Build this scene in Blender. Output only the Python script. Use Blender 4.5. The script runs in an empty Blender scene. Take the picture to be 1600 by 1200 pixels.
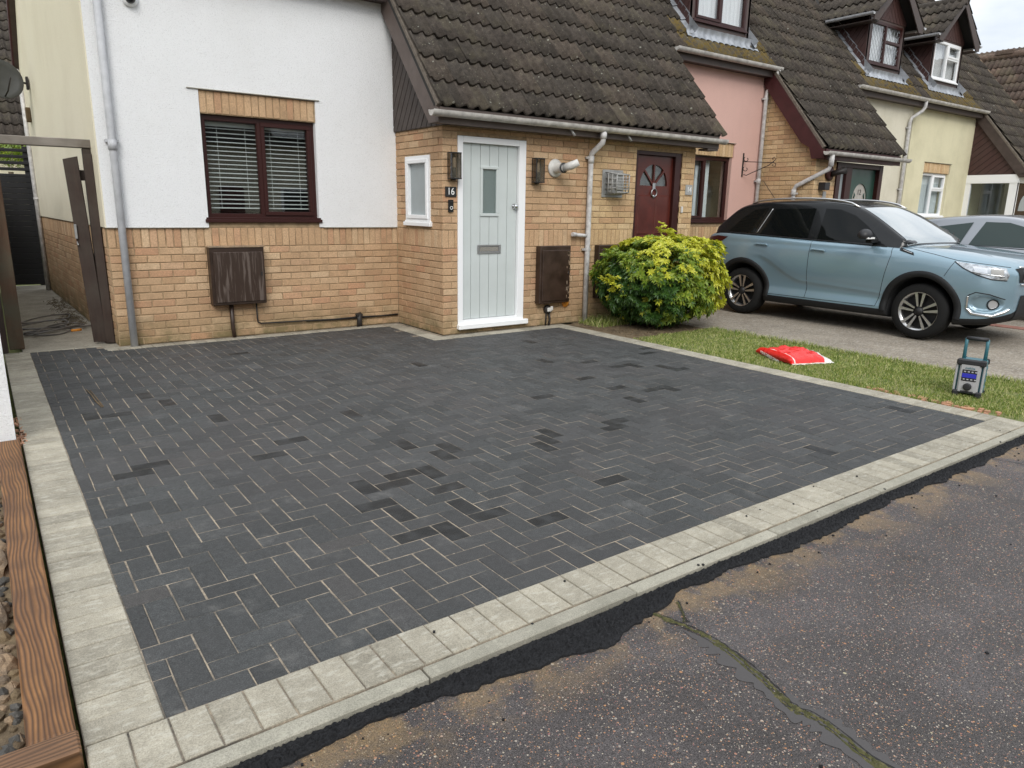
import bpy, bmesh, math, random
from mathutils import Vector, Matrix, noise
from mathutils.bvhtree import BVHTree
from bpy_extras.object_utils import world_to_camera_view

# ------------------------------------------------------------------ camera, sky, sun, exposure
SC = bpy.context.scene
COL = SC.collection
R = math.radians
random.seed(7)

CAM_POS = Vector((-4.156, -7.016, 1.43))
YAW, PITCH, ROLL = 0.632044, 0.2402978, 0.0169115
cam_data = bpy.data.cameras.new('camera')
cam_data.sensor_width = 36.0
cam_data.lens = 36.0 * 1124.1 / 1600.0
cam_data.clip_start = 0.05
cam_data.clip_end = 2000.0
cam = bpy.data.objects.new('camera', cam_data)
COL.objects.link(cam)
_f0 = Vector((math.sin(YAW), math.cos(YAW), 0)); _r0 = Vector((math.cos(YAW), -math.sin(YAW), 0)); _z = Vector((0, 0, 1))
_f = _f0 * math.cos(PITCH) - _z * math.sin(PITCH); _u = _z * math.cos(PITCH) + _f0 * math.sin(PITCH)
_rr = _r0 * math.cos(ROLL) + _u * math.sin(ROLL); _uu = _u * math.cos(ROLL) - _r0 * math.sin(ROLL)
cam.matrix_world = Matrix((( _rr.x, _uu.x, -_f.x, CAM_POS.x), (_rr.y, _uu.y, -_f.y, CAM_POS.y), (_rr.z, _uu.z, -_f.z, CAM_POS.z), (0, 0, 0, 1)))
SC.camera = cam
SC.render.resolution_x, SC.render.resolution_y = 1024, 768

SUN_ELEV, SUN_AZ = R(40), R(212)      # azimuth clockwise from +Y (the sun stands behind the camera, to its left)
world = bpy.data.worlds.new('World'); SC.world = world
world.use_nodes = True
wn, wl = world.node_tree.nodes, world.node_tree.links
wn.clear()
w_out = wn.new('ShaderNodeOutputWorld'); w_bg = wn.new('ShaderNodeBackground')
w_sky = wn.new('ShaderNodeTexSky'); w_sky.sky_type = 'NISHITA'; w_sky.sun_disc = False
w_sky.sun_elevation = SUN_ELEV; w_sky.sun_rotation = SUN_AZ; w_sky.dust_density = 2.0; w_sky.air_density = 1.0
w_bg.inputs['Strength'].default_value = 0.12
# overcast: thin even cloud over the whole dome, slightly uneven
w_tc = wn.new('ShaderNodeTexCoord'); w_map = wn.new('ShaderNodeMapping'); w_map.inputs['Scale'].default_value = (1.0, 1.0, 2.6)
w_noi = wn.new('ShaderNodeTexNoise'); w_noi.inputs['Scale'].default_value = 4.2; w_noi.inputs['Detail'].default_value = 6; w_noi.inputs['Roughness'].default_value = .55
w_rmp = wn.new('ShaderNodeValToRGB')
w_rmp.color_ramp.elements[0].position = .34; w_rmp.color_ramp.elements[0].color = (6.3, 6.8, 7.4, 1)
w_rmp.color_ramp.elements[1].position = .62; w_rmp.color_ramp.elements[1].color = (9.0, 9.2, 9.4, 1)
w_mix = wn.new('ShaderNodeMix'); w_mix.data_type = 'RGBA'; w_mix.inputs['Factor'].default_value = .88
wl.new(w_tc.outputs['Generated'], w_map.inputs['Vector']); wl.new(w_map.outputs['Vector'], w_noi.inputs['Vector'])
wl.new(w_noi.outputs['Fac'], w_rmp.inputs['Fac'])
wl.new(w_sky.outputs['Color'], w_mix.inputs['A']); wl.new(w_rmp.outputs['Color'], w_mix.inputs['B'])
w_sep = wn.new('ShaderNodeSeparateXYZ'); wl.new(w_tc.outputs['Generated'], w_sep.inputs[0])
w_el = wn.new('ShaderNodeMath'); w_el.operation = 'MULTIPLY_ADD'; w_el.use_clamp = False   # overcast dome: brighter overhead
w_cl = wn.new('ShaderNodeMath'); w_cl.operation = 'MAXIMUM'; w_cl.inputs[1].default_value = 0; wl.new(w_sep.outputs['Z'], w_cl.inputs[0])
wl.new(w_cl.outputs[0], w_el.inputs[0]); w_el.inputs[1].default_value = .50; w_el.inputs[2].default_value = .82
w_sc = wn.new('ShaderNodeVectorMath'); w_sc.operation = 'SCALE'; wl.new(w_mix.outputs['Result'], w_sc.inputs[0]); wl.new(w_el.outputs[0], w_sc.inputs['Scale'])
wl.new(w_sc.outputs[0], w_bg.inputs['Color']); wl.new(w_bg.outputs['Background'], w_out.inputs['Surface'])

sun_data = bpy.data.lights.new('sun', 'SUN'); sun_data.energy = 1.5; sun_data.angle = R(28); sun_data.color = (1.0, .97, .92)
sun = bpy.data.objects.new('sun', sun_data); COL.objects.link(sun)
sun.location = (0, -10, 20)
_sd = Vector((math.sin(SUN_AZ) * math.cos(SUN_ELEV), math.cos(SUN_AZ) * math.cos(SUN_ELEV), math.sin(SUN_ELEV)))
sun.rotation_euler = _sd.to_track_quat('Z', 'Y').to_euler()

SC.view_settings.view_transform = 'Standard'; SC.view_settings.look = 'None'
SC.view_settings.exposure = 0.32; SC.view_settings.gamma = 1.0; SC.view_settings.use_curve_mapping = False
SC.render.engine = 'CYCLES'
SC.cycles.max_bounces = 6; SC.cycles.diffuse_bounces = 3; SC.cycles.glossy_bounces = 3
SC.cycles.transmission_bounces = 6; SC.cycles.transparent_max_bounces = 12
SC.cycles.use_denoising = True
SC.cycles.caustics_reflective = False; SC.cycles.caustics_refractive = False

# ------------------------------------------------------------------ materials
MATS = {}
def new_mat(name):
    m = bpy.data.materials.new(name); m.use_nodes = True
    nt = m.node_tree; nt.nodes.clear()
    out = nt.nodes.new('ShaderNodeOutputMaterial'); p = nt.nodes.new('ShaderNodeBsdfPrincipled')
    nt.links.new(p.outputs[0], out.inputs[0]); MATS[name] = m
    return m, nt, p, out
def N(nt, t, **kw):
    n = nt.nodes.new('ShaderNode' + t)
    for k, v in kw.items():
        if k in n.inputs.keys(): n.inputs[k].default_value = v
        else: setattr(n, k, v)
    return n
def L(nt, a, b): nt.links.new(a, b)
def ramp(nt, fac, stops, interp='LINEAR'):
    r = nt.nodes.new('ShaderNodeValToRGB'); cr = r.color_ramp; cr.interpolation = interp
    while len(cr.elements) < len(stops): cr.elements.new(.5)
    for e, (p, c) in zip(cr.elements, stops):
        e.position = p; e.color = (c, c, c, 1) if isinstance(c, (int, float)) else (*c, 1)
    L(nt, fac, r.inputs['Fac']); return r.outputs['Color']
def math_n(nt, op, a, b=None, c=None, clamp=False):
    m = nt.nodes.new('ShaderNodeMath'); m.operation = op; m.use_clamp = clamp
    for i, v in enumerate((a, b, c)):
        if v is None: continue
        if isinstance(v, (int, float)): m.inputs[i].default_value = v
        else: L(nt, v, m.inputs[i])
    return m.outputs[0]
def mixc(nt, fac, a, b, mode='MIX'):
    m = nt.nodes.new('ShaderNodeMix'); m.data_type = 'RGBA'; m.blend_type = mode
    for k, v in (('Factor', fac), ('A', a), ('B', b)):
        i = m.inputs[k] if k == 'Factor' else [x for x in m.inputs if x.name == k and x.type == 'RGBA'][0]
        if isinstance(v, (int, float)): i.default_value = v if k == 'Factor' else (v, v, v, 1)
        elif isinstance(v, tuple): i.default_value = (*v, 1)
        else: L(nt, v, i)
    return [x for x in m.outputs if x.type == 'RGBA'][0]
def pos(nt, scale=(1, 1, 1), rot=(0, 0, 0)):
    g = nt.nodes.new('ShaderNodeNewGeometry'); mp = nt.nodes.new('ShaderNodeMapping')
    mp.inputs['Scale'].default_value = scale; mp.inputs['Rotation'].default_value = rot
    L(nt, g.outputs['Position'], mp.inputs['Vector']); return mp.outputs['Vector']
def noise_n(nt, vec, scale, detail=4, rough=.55, dist=0):
    n = N(nt, 'TexNoise'); n.inputs['Scale'].default_value = scale; n.inputs['Detail'].default_value = detail
    n.inputs['Roughness'].default_value = rough; n.inputs['Distortion'].default_value = dist
    L(nt, vec, n.inputs['Vector']); return n.outputs['Fac']
def rand_n(nt):
    oi = N(nt, 'ObjectInfo'); g = N(nt, 'NewGeometry')
    return math_n(nt, 'FRACT', math_n(nt, 'ADD', oi.outputs['Random'], g.outputs['Random Per Island']))
def bump(nt, p, h, strength=.5, dist=.01, prev=None):
    b = N(nt, 'Bump'); b.inputs['Strength'].default_value = strength; b.inputs['Distance'].default_value = dist
    L(nt, h, b.inputs['Height'])
    if prev is not None: L(nt, prev, b.inputs['Normal'])
    L(nt, b.outputs[0], p.inputs['Normal']); return b.outputs[0]
def plain(name, c, rough=.5, metal=0, spec=.5, var=.0, vscale=8, coat=0, bmp=0, bscale=200, emit=None):
    m, nt, p, o = new_mat(name)
    p.inputs['Roughness'].default_value = rough; p.inputs['Metallic'].default_value = metal
    p.inputs['Specular IOR Level'].default_value = spec; p.inputs['Coat Weight'].default_value = coat
    p.inputs['Coat Roughness'].default_value = .03
    v = pos(nt)
    if var:
        n = noise_n(nt, v, vscale, 5, .6)
        lo = tuple(x * (1 - var) for x in c); hi = tuple(min(1, x * (1 + var)) for x in c)
        L(nt, ramp(nt, n, [(.3, lo), (.7, hi)]), p.inputs['Base Color'])
        L(nt, ramp(nt, n, [(.3, max(0, rough - .08)), (.7, min(1, rough + .08))]), p.inputs['Roughness'])
    else: p.inputs['Base Color'].default_value = (*c, 1)
    if bmp: bump(nt, p, noise_n(nt, v, bscale, 3), bmp, .003)
    if emit: p.inputs['Emission Color'].default_value = (*c, 1); p.inputs['Emission Strength'].default_value = emit
    return m

def render_mat(name, c, dirt, rough_scale=55, dirt_amt=.25, streak=.35, bdist=.007):
    m, nt, p, o = new_mat(name); v = pos(nt)
    p.inputs['Roughness'].default_value = .9; p.inputs['Specular IOR Level'].default_value = .2
    n1 = noise_n(nt, v, 1.3, 5, .6); vs = pos(nt, (6, 6, .55)); n2 = noise_n(nt, vs, 1.2, 5, .65)
    f = math_n(nt, 'MULTIPLY', ramp(nt, n1, [(.42, 0), (.75, 1)]), dirt_amt)
    f2 = math_n(nt, 'MULTIPLY', ramp(nt, n2, [(.48, 0), (.8, 1)]), dirt_amt * streak)
    col = mixc(nt, math_n(nt, 'ADD', f, f2, clamp=True), c, dirt)
    fine = noise_n(nt, v, rough_scale * 1.6, 3)
    col = mixc(nt, 1.0, col, ramp(nt, fine, [(.30, .80), (.40, .98), (.6, 1.0)]), 'MULTIPLY')
    L(nt, col, p.inputs['Base Color'])
    a = noise_n(nt, v, rough_scale, 4, .6); b = noise_n(nt, v, rough_scale * 2.6, 3, .6)
    h = math_n(nt, 'ADD', a, math_n(nt, 'MULTIPLY', b, .8))
    bump(nt, p, h, .9, bdist)
    return m
render_mat('white_roughcast', (.88, .89, .90), (.70, .70, .68), 70, .20, bdist=.008)
render_mat('cream_render', (.84, .78, .61), (.70, .63, .47), 75, .40, .12)
render_mat('pink_render', (.68, .44, .38), (.52, .33, .29), 80, .35, .3)
render_mat('pale_cream_render', (.70, .66, .54), (.50, .46, .34), 80, .5, .5)
render_mat('yellow_cream_render', (.72, .67, .47), (.46, .43, .28), 80, .55, .3)

def brick_mat(name, stops, grime=(.16, .12, .07)):
    m, nt, p, o = new_mat(name); v = pos(nt)
    r = rand_n(nt); base = ramp(nt, r, stops)
    n = noise_n(nt, v, 60, 5, .7); n2 = noise_n(nt, v, 220, 3, .6); n3 = noise_n(nt, v, 1.6, 5, .6)
    col = mixc(nt, 1.0, base, ramp(nt, n, [(.3, .70), (.7, 1.18)]), 'MULTIPLY')
    col = mixc(nt, ramp(nt, n2, [(.57, 0), (.70, .5)]), col, grime)
    col = mixc(nt, ramp(nt, n3, [(.44, 0), (.68, .50)]), col, (.40, .265, .155))
    col = mixc(nt, ramp(nt, noise_n(nt, v, 7, 5, .65), [(.50, 0), (.74, .40)]), col, (.24, .17, .105))
    # damp, mossy foot of the wall
    g = N(nt, 'NewGeometry'); sx = N(nt, 'SeparateXYZ'); L(nt, g.outputs['Position'], sx.inputs[0])
    foot = math_n(nt, 'SUBTRACT', 1.0, math_n(nt, 'MULTIPLY', sx.outputs['Z'], 3.0), clamp=True)
    foot = math_n(nt, 'MULTIPLY', foot, ramp(nt, noise_n(nt, v, 4, 5, .7), [(.30, 0), (.58, .95)]))
    col = mixc(nt, foot, col, (.16, .135, .065))
    L(nt, col, p.inputs['Base Color']); p.inputs['Roughness'].default_value = .92; p.inputs['Specular IOR Level'].default_value = .2
    bump(nt, p, math_n(nt, 'ADD', n, n2), .5, .003); return m
brick_mat('buff_brick', [(0, (.52, .335, .195)), (.25, (.62, .42, .255)), (.5, (.56, .365, .215)), (.72, (.66, .475, .30)), (.88, (.56, .32, .19)), (1, (.46, .30, .18))])
brick_mat('yellow_brick', [(0, (.54, .37, .20)), (.3, (.65, .47, .265)), (.55, (.60, .415, .23)), (.75, (.70, .53, .32)), (.9, (.57, .36, .205)), (1, (.49, .325, .18))])
plain('mortar', (.37, .27, .165), .95, var=.35, vscale=14, spec=.1, bmp=.4, bscale=150)
def tile_mat(name, base_stops, lichen=.62, moss=None):
    m, nt, p, o = new_mat(name); v = pos(nt)
    base = ramp(nt, rand_n(nt), base_stops)
    n = noise_n(nt, v, 14, 6, .7); n2 = noise_n(nt, v, 90, 4, .7)
    col = mixc(nt, 1.0, base, ramp(nt, n, [(.30, .55), (.70, 1.45)]), 'MULTIPLY')
    col = mixc(nt, 1.0, col, ramp(nt, n2, [(.34, .62), (.66, 1.35)]), 'MULTIPLY')
    # pale lichen discs of assorted size
    vo = N(nt, 'TexVoronoi'); vo.inputs['Scale'].default_value = 13; vo.inputs['Randomness'].default_value = 1
    L(nt, v, vo.inputs['Vector'])
    sp = N(nt, 'SeparateColor'); L(nt, vo.outputs['Color'], sp.inputs[0])
    rad = math_n(nt, 'MULTIPLY', ramp(nt, sp.outputs[0], [(.72, 0), (1, 1)]), .26)
    f = math_n(nt, 'LESS_THAN', math_n(nt, 'ADD', vo.outputs['Distance'], math_n(nt, 'MULTIPLY', n2, .12)), rad)
    col = mixc(nt, math_n(nt, 'MULTIPLY', f, .7), col, (.33, .33, .28))
    vo2 = N(nt, 'TexVoronoi'); vo2.inputs['Scale'].default_value = 40; L(nt, v, vo2.inputs['Vector'])
    sp2 = N(nt, 'SeparateColor'); L(nt, vo2.outputs['Color'], sp2.inputs[0])
    f2 = math_n(nt, 'LESS_THAN', vo2.outputs['Distance'], math_n(nt, 'MULTIPLY', ramp(nt, sp2.outputs[1], [(.75, 0), (1, 1)]), .35))
    col = mixc(nt, math_n(nt, 'MULTIPLY', f2, .5), col, (.22, .21, .15))
    n3 = noise_n(nt, v, 2.2, 6, .7)
    col = mixc(nt, ramp(nt, n3, [(lichen - .1, 0), (lichen + .12, .62)]), col, (.145, .128, .085))
    if moss:
        n4 = noise_n(nt, v, 16, 4, .7); col = mixc(nt, ramp(nt, n4, [(.42, 0), (.56, .85)]), col, moss)
    L(nt, col, p.inputs['Base Color']); p.inputs['Roughness'].default_value = .88; p.inputs['Specular IOR Level'].default_value = .25
    bump(nt, p, math_n(nt, 'ADD', n2, n), .5, .004); return m
TS = [(0, (.046, .039, .032)), (.3, (.066, .055, .046)), (.6, (.056, .048, .040)), (.85, (.080, .064, .051)), (1, (.052, .043, .036))]
tile_mat('roof_tile', TS, .62)
tile_mat('roof_tile_far', [(0, (.075, .055, .047)), (.5, (.10, .074, .06)), (1, (.13, .09, .07))], .58)
tile_mat('roof_tile_mossy', TS, .5, (.15, .105, .028))

def wood_mat(name, a, b, axis='Z', sc=14, rough=.75, weather=None, bmp=.4, ringy=False):
    m, nt, p, o = new_mat(name)
    s = {'X': (.10, 1, 1), 'Y': (1, .10, 1), 'Z': (1, 1, .10)}[axis]; v = pos(nt, s)
    n = noise_n(nt, v, sc * 2, 6, .65, .6)
    col = ramp(nt, n, [(.3, a), (.7, b)]); h = n
    if ringy:
        w = noise_n(nt, pos(nt, {'X': (.15, 1, 1), 'Y': (1, .15, 1), 'Z': (1, 1, .15)}[axis]), 5.0, 3, .5, .1)
        gg = N(nt, 'NewGeometry'); ss = N(nt, 'SeparateXYZ'); L(nt, gg.outputs['Position'], ss.inputs[0])
        fr = math_n(nt, 'FRACT', math_n(nt, 'ADD', math_n(nt, 'MULTIPLY', ss.outputs['X' if axis == 'Y' else 'Y'], 85), math_n(nt, 'MULTIPLY', w, 11)))
        tri = math_n(nt, 'ABSOLUTE', math_n(nt, 'SUBTRACT', math_n(nt, 'MULTIPLY', fr, 2), 1))
        col = mixc(nt, ramp(nt, tri, [(.20, .0), (.90, .85)]), col, tuple(x * .30 for x in a))
        col = mixc(nt, ramp(nt, noise_n(nt, pos(nt), 5, 4, .6), [(.4, 0), (.7, .55)]), col, tuple(x * .5 for x in a))
        kn = N(nt, 'TexVoronoi'); kn.inputs['Scale'].default_value = 2.1; L(nt, pos(nt, (1.4, .8, 1)), kn.inputs['Vector'])
        col = mixc(nt, ramp(nt, kn.outputs['Distance'], [(.04, .9), (.075, 0)]), col, (.07, .025, .015))
        h = math_n(nt, 'ADD', tri, n)
    if weather:
        col = mixc(nt, ramp(nt, noise_n(nt, pos(nt), 3, 5, .6), [(.4, 0), (.65, .75)]), col, weather)
    L(nt, col, p.inputs['Base Color']); p.inputs['Roughness'].default_value = rough
    bump(nt, p, h, bmp, .004); return m
wood_mat('sleeper_wood', (.15, .064, .022), (.30, .140, .045), 'Y', 11, .6, ringy=True)
wood_mat('sleeper_wood_cross', (.17, .082, .036), (.26, .135, .060), 'X', 11, .6, ringy=True)
wood_mat('gate_wood', (.026, .015, .011), (.048, .028, .020), 'Z', 14, .8, (.055, .043, .033))
wood_mat('post_wood', (.075, .040, .022), (.12, .066, .038), 'Z', 12, .85, (.09, .085, .055))
wood_mat('grey_timber', (.20, .18, .155), (.28, .25, .215), 'X', 14, .85, (.13, .11, .09))
wood_mat('cladding_brown', (.040, .029, .025), (.060, .044, .037), 'Z', 9, .6, (.075, .06, .052), .25)
wood_mat('cladding_maroon', (.045, .018, .016), (.065, .027, .023), 'Z', 9, .6, (.06, .03, .026), .25)
wood_mat('fascia_brown', (.105, .080, .070), (.135, .105, .092), 'X', 6, .55, (.085, .062, .053), .15)
plain('fascia_dark', (.060, .042, .036), .55, var=.3)
plain('barge_maroon', (.055, .014, .015), .5, var=.2)
plain('window_maroon', (.036, .0095, .008), .38, spec=.35)
plain('dormer_frame', (.075, .048, .042), .5, var=.2)
plain('white_upvc', (.87, .88, .89), .30)
plain('door_grey', (.56, .605, .595), .45, var=.04, vscale=3)
plain('door_groove', (.26, .30, .30), .5)
plain('door_red', (.085, .016, .010), .38, var=.3, vscale=5)
plain('door_green', (.022, .060, .045), .35, var=.1)
plain('black_gloss', (.012, .013, .014), .25)
plain('black_satin', (.016, .016, .017), .45)
plain('black_fence', (.010, .010, .012), .55, var=.3)
plain('pipe_grey', (.46, .47, .49), .62, var=.14, vscale=9)
plain('pipe_dirty', (.52, .51, .50), .45, var=.30, vscale=16)
plain('gutter_light', (.50, .48, .45), .5, var=.30, vscale=10)
plain('chrome', (.72, .73, .74), .16, 1)
plain('brushed_metal', (.45, .46, .47), .35, .9)
plain('galvanised', (.38, .38, .37), .5, .6, var=.2)
plain('lead_flashing', (.36, .38, .41), .5, .4, var=.3, vscale=6)
plain('meter_brown', (.036, .020, .013), .42, var=.35, vscale=6)
plain('blind_slat', (.80, .80, .78), .5)
plain('interior_cream', (.42, .38, .28), .9, var=.2, vscale=2)
plain('curtain', (.84, .85, .86), .9)
plain('interior', (.018, .016, .015), .9)
plain('interior_pale', (.16, .155, .14), .9, var=.4, vscale=1.2)
plain('dark_void', (.012, .011, .010), .95)
plain('cable_black', (.02, .017, .015), .6, var=.3)
plain('hose_grey', (.16, .15, .14), .5, var=.3)
plain('iron_black', (.020, .016, .015), .6)
plain('orange_paint', (.75, .26, .03), .6, var=.5, vscale=40)
plain('felt', (.03, .028, .026), .95)
plain('number_white', (.85, .85, .83), .5)
plain('frosted', (.33, .37, .38), .35, var=.05)
plain('twig', (.13, .10, .06), .9)
plain('leaf_litter', (.16, .11, .06), .95, var=.5)

def paver_mat(name, c, wet=False):
    m, nt, p, o = new_mat(name); v = pos(nt); r = rand_n(nt)
    base = ramp(nt, r, [(0, tuple(x * .80 for x in c)), (.5, c), (.9, tuple(x * 1.20 for x in c)), (1, (c[0] * 1.22, c[1] * 1.10, c[2] * 1.05))])
    n = noise_n(nt, v, 210, 4, .8); n2 = noise_n(nt, v, 5, 6, .65); n3 = noise_n(nt, v, .9, 4, .6); n4 = noise_n(nt, v, 26, 5, .75)
    col = mixc(nt, 1.0, base, ramp(nt, n, [(.36, .50), (.5, .92), (.66, 1.75)]), 'MULTIPLY')
    col = mixc(nt, 1.0, col, ramp(nt, noise_n(nt, v, 38, 4, .7), [(.32, .80), (.68, 1.22)]), 'MULTIPLY')
    if wet: col = mixc(nt, ramp(nt, noise_n(nt, v, 11, 3, .5), [(.44, 0), (.66, .75)]), col, (.045, .047, .048))
    if not wet:
        col = mixc(nt, ramp(nt, n3, [(.42, 0), (.62, .45)]), col, (.066, .062, .062))
        f = math_n(nt, 'MULTIPLY', ramp(nt, n2, [(.54, 0), (.72, .5)]), ramp(nt, n4, [(.42, .2), (.6, 1)]))
        col = mixc(nt, f, col, (.19, .185, .175))                       # dusty bloom of jointing sand
        L(nt, ramp(nt, n2, [(.3, .52), (.7, .78)]), p.inputs['Roughness'])
    else: L(nt, ramp(nt, n2, [(.3, .42), (.7, .62)]), p.inputs['Roughness'])
    L(nt, col, p.inputs['Base Color']); p.inputs['Specular IOR Level'].default_value = .34
    bump(nt, p, math_n(nt, 'ADD', n, n4), .8, .0035); return m
paver_mat('charcoal_paver', (.055, .0575, .0575))
paver_mat('charcoal_paver_damp', (.017, .0175, .0175), True)
def concrete_mat(name, c, c2, sc=5, rough=.85, speck=None, rv=.14, streak=False):
    m, nt, p, o = new_mat(name); v = pos(nt); r = rand_n(nt)
    n = noise_n(nt, v, sc, 6, .65); n2 = noise_n(nt, v, 240, 3, .7); n3 = noise_n(nt, v, 38, 5, .7)
    col = mixc(nt, ramp(nt, n, [(.35, 0), (.68, 1)]), c, c2)
    col = mixc(nt, 1.0, col, ramp(nt, r, [(0, 1 - rv * 1.1), (.5, 1.0), (1, 1 + rv)]), 'MULTIPLY')
    col = mixc(nt, 1.0, col, ramp(nt, n2, [(.34, .70), (.5, .98), (.68, 1.28)]), 'MULTIPLY')
    col = mixc(nt, ramp(nt, n3, [(.54, 0), (.68, .55)]), col, tuple(min(1, x * 1.55) for x in c))
    if streak: col = mixc(nt, ramp(nt, noise_n(nt, pos(nt, (.35, 1, 1)), 42, 5, .7), [(.52, 0), (.66, .55)]), col, (.50, .48, .41))
    if speck:
        vo = N(nt, 'TexVoronoi'); vo.inputs['Scale'].default_value = speck; L(nt, v, vo.inputs['Vector'])
        sp = N(nt, 'SeparateColor'); L(nt, vo.outputs['Color'], sp.inputs[0])
        col = mixc(nt, math_n(nt, 'MULTIPLY', ramp(nt, sp.outputs[0], [(.0, 0), (.45, 0), (.5, 1)]), .55), col, ramp(nt, sp.outputs[1], [(0, (.10, .085, .07)), (.5, (.32, .27, .2)), (1, (.42, .4, .37))]))
    L(nt, col, p.inputs['Base Color']); p.inputs['Roughness'].default_value = rough; p.inputs['Specular IOR Level'].default_value = .3
    bump(nt, p, math_n(nt, 'ADD', n2, n3), .5, .003); return m
concrete_mat('edging_concrete', (.27, .247, .195), (.385, .355, .285), 7, rv=.17, streak=True)
concrete_mat('kerb_concrete', (.27, .258, .208), (.36, .34, .28), 4)
concrete_mat('path_concrete', (.36, .33, .27), (.22, .20, .16), 3)
concrete_mat('old_drive', (.27, .235, .19), (.165, .142, .115), 2.4, .92, speck=75, streak=True)
concrete_mat('joint_sand', (.36, .30, .225), (.050, .048, .046), 4.5, .95)
concrete_mat('garden_soil', (.20, .15, .09), (.10, .075, .05), 6, .95)
concrete_mat('rock_tan', (.34, .24, .15), (.13, .11, .09), 7, .9)
concrete_mat('rock_dark', (.11, .105, .095), (.06, .058, .055), 7, .9)

# worn street surface: dark binder with pale, pink and orange stone chips, sandy stains, damp patches
m, nt, p, o = new_mat('old_asphalt'); v = pos(nt)
n1 = noise_n(nt, v, 2.2, 6, .6); n2 = noise_n(nt, v, 240, 3, .75); n3 = noise_n(nt, v, 30, 4, .7)
col = ramp(nt, n1, [(.3, (.052, .045, .042)), (.5, (.072, .063, .061)), (.7, (.102, .091, .090))])
col = mixc(nt, 1.0, col, ramp(nt, n2, [(.36, .35), (.5, .95), (.64, 1.85)]), 'MULTIPLY')
col = mixc(nt, 1.0, col, ramp(nt, noise_n(nt, v, 95, 4, .8), [(.34, .60), (.66, 1.40)]), 'MULTIPLY')
CH = [(0, (.60, .52, .40)), (.25, (.46, .40, .34)), (.45, (.46, .20, .13)), (.68, (.58, .30, .11)), (.86, (.32, .13, .13)), (1, (.56, .50, .32))]
for sc_, thr, sz in ((50, .87, .25), (74, .81, .28), (115, .70, .33), (170, .68, .35)):
    vo = N(nt, 'TexVoronoi'); vo.inputs['Scale'].default_value = sc_; L(nt, v, vo.inputs['Vector'])
    sp = N(nt, 'SeparateColor'); L(nt, vo.outputs['Color'], sp.inputs[0])
    rr = math_n(nt, 'MULTIPLY', ramp(nt, sp.outputs[0], [(thr, 0), (thr + .02, .42), (1, 1.1)]), sz)
    f = math_n(nt, 'LESS_THAN', vo.outputs['Distance'], rr)
    f = math_n(nt, 'MULTIPLY', f, ramp(nt, n1, [(.3, .95), (.7, .65)]))
    col = mixc(nt, f, col, ramp(nt, sp.outputs[1], CH))
g = N(nt, 'NewGeometry'); sx = N(nt, 'SeparateXYZ'); L(nt, g.outputs['Position'], sx.inputs[0])
near = math_n(nt, 'SUBTRACT', 1.0, math_n(nt, 'MULTIPLY', math_n(nt, 'SUBTRACT', -5.33, sx.outputs['Y']), 3.4), clamp=True)
st = ramp(nt, noise_n(nt, v, 4.6, 7, .68), [(.45, 0), (.54, 1)])
st = math_n(nt, 'MULTIPLY', math_n(nt, 'MULTIPLY', near, st), ramp(nt, n3, [(.3, .55), (.6, 1)]))
col = mixc(nt, math_n(nt, 'MULTIPLY', math_n(nt, 'MULTIPLY', st, ramp(nt, n2, [(.35, .35), (.6, 1)])), .85), col, (.36, .24, .11))
L(nt, col, p.inputs['Base Color'])
L(nt, ramp(nt, n1, [(.32, .36), (.60, .68)]), p.inputs['Roughness']); p.inputs['Specular IOR Level'].default_value = .5
bump(nt, p, math_n(nt, 'ADD', n2, math_n(nt, 'MULTIPLY', n3, .8)), .9, .006)

m, nt, p, o = new_mat('fresh_tarmac'); v = pos(nt)
n = noise_n(nt, v, 150, 4, .7)
L(nt, ramp(nt, n, [(.3, (.005, .005, .006)), (.7, (.026, .027, .030))]), p.inputs['Base Color'])
p.inputs['Roughness'].default_value = .7; p.inputs['Specular IOR Level'].default_value = .3; bump(nt, p, n, 1.0, .010)
m, nt, p, o = new_mat('moss'); v = pos(nt); n = noise_n(nt, v, 34, 5, .7)
L(nt, ramp(nt, n, [(.3, (.018, .019, .010)), (.5, (.060, .060, .018)), (.7, (.15, .125, .055))]), p.inputs['Base Color'])
p.inputs['Roughness'].default_value = .95; bump(nt, p, n, 1, .006)
m, nt, p, o = new_mat('wet_film')
p.inputs['Base Color'].default_value = (.048, .042, .040, 1); p.inputs['Roughness'].default_value = .30; p.inputs['Specular IOR Level'].default_value = .5
plain('crack_dark', (.012, .011, .010), .8)

def leaf_mat(name, stops, rough=.42, trans=.25):
    m, nt, p, o = new_mat(name); r = rand_n(nt); v = pos(nt)
    n = noise_n(nt, v, 9, 3, .6); c = ramp(nt, math_n(nt, 'ADD', math_n(nt, 'MULTIPLY', r, .65), math_n(nt, 'MULTIPLY', n, .35)), stops)
    L(nt, c, p.inputs['Base Color']); p.inputs['Roughness'].default_value = rough
    tr = N(nt, 'BsdfTranslucent'); L(nt, c, tr.inputs['Color']); mx = N(nt, 'MixShader'); mx.inputs[0].default_value = trans
    L(nt, p.outputs[0], mx.inputs[1]); L(nt, tr.outputs[0], mx.inputs[2]); L(nt, mx.outputs[0], o.inputs[0]); return m
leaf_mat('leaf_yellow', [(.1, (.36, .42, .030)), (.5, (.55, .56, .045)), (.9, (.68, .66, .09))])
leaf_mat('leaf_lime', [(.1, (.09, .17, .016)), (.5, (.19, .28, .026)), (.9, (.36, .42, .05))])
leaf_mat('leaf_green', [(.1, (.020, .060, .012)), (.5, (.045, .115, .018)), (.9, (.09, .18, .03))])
leaf_mat('grass_blade', [(.15, (.060, .125, .018)), (.38, (.17, .25, .036)), (.58, (.34, .38, .09)), (.8, (.58, .54, .28))], .6)
leaf_mat('palm_leaf', [(.1, (.05, .08, .02)), (.9, (.16, .18, .07))])
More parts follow.
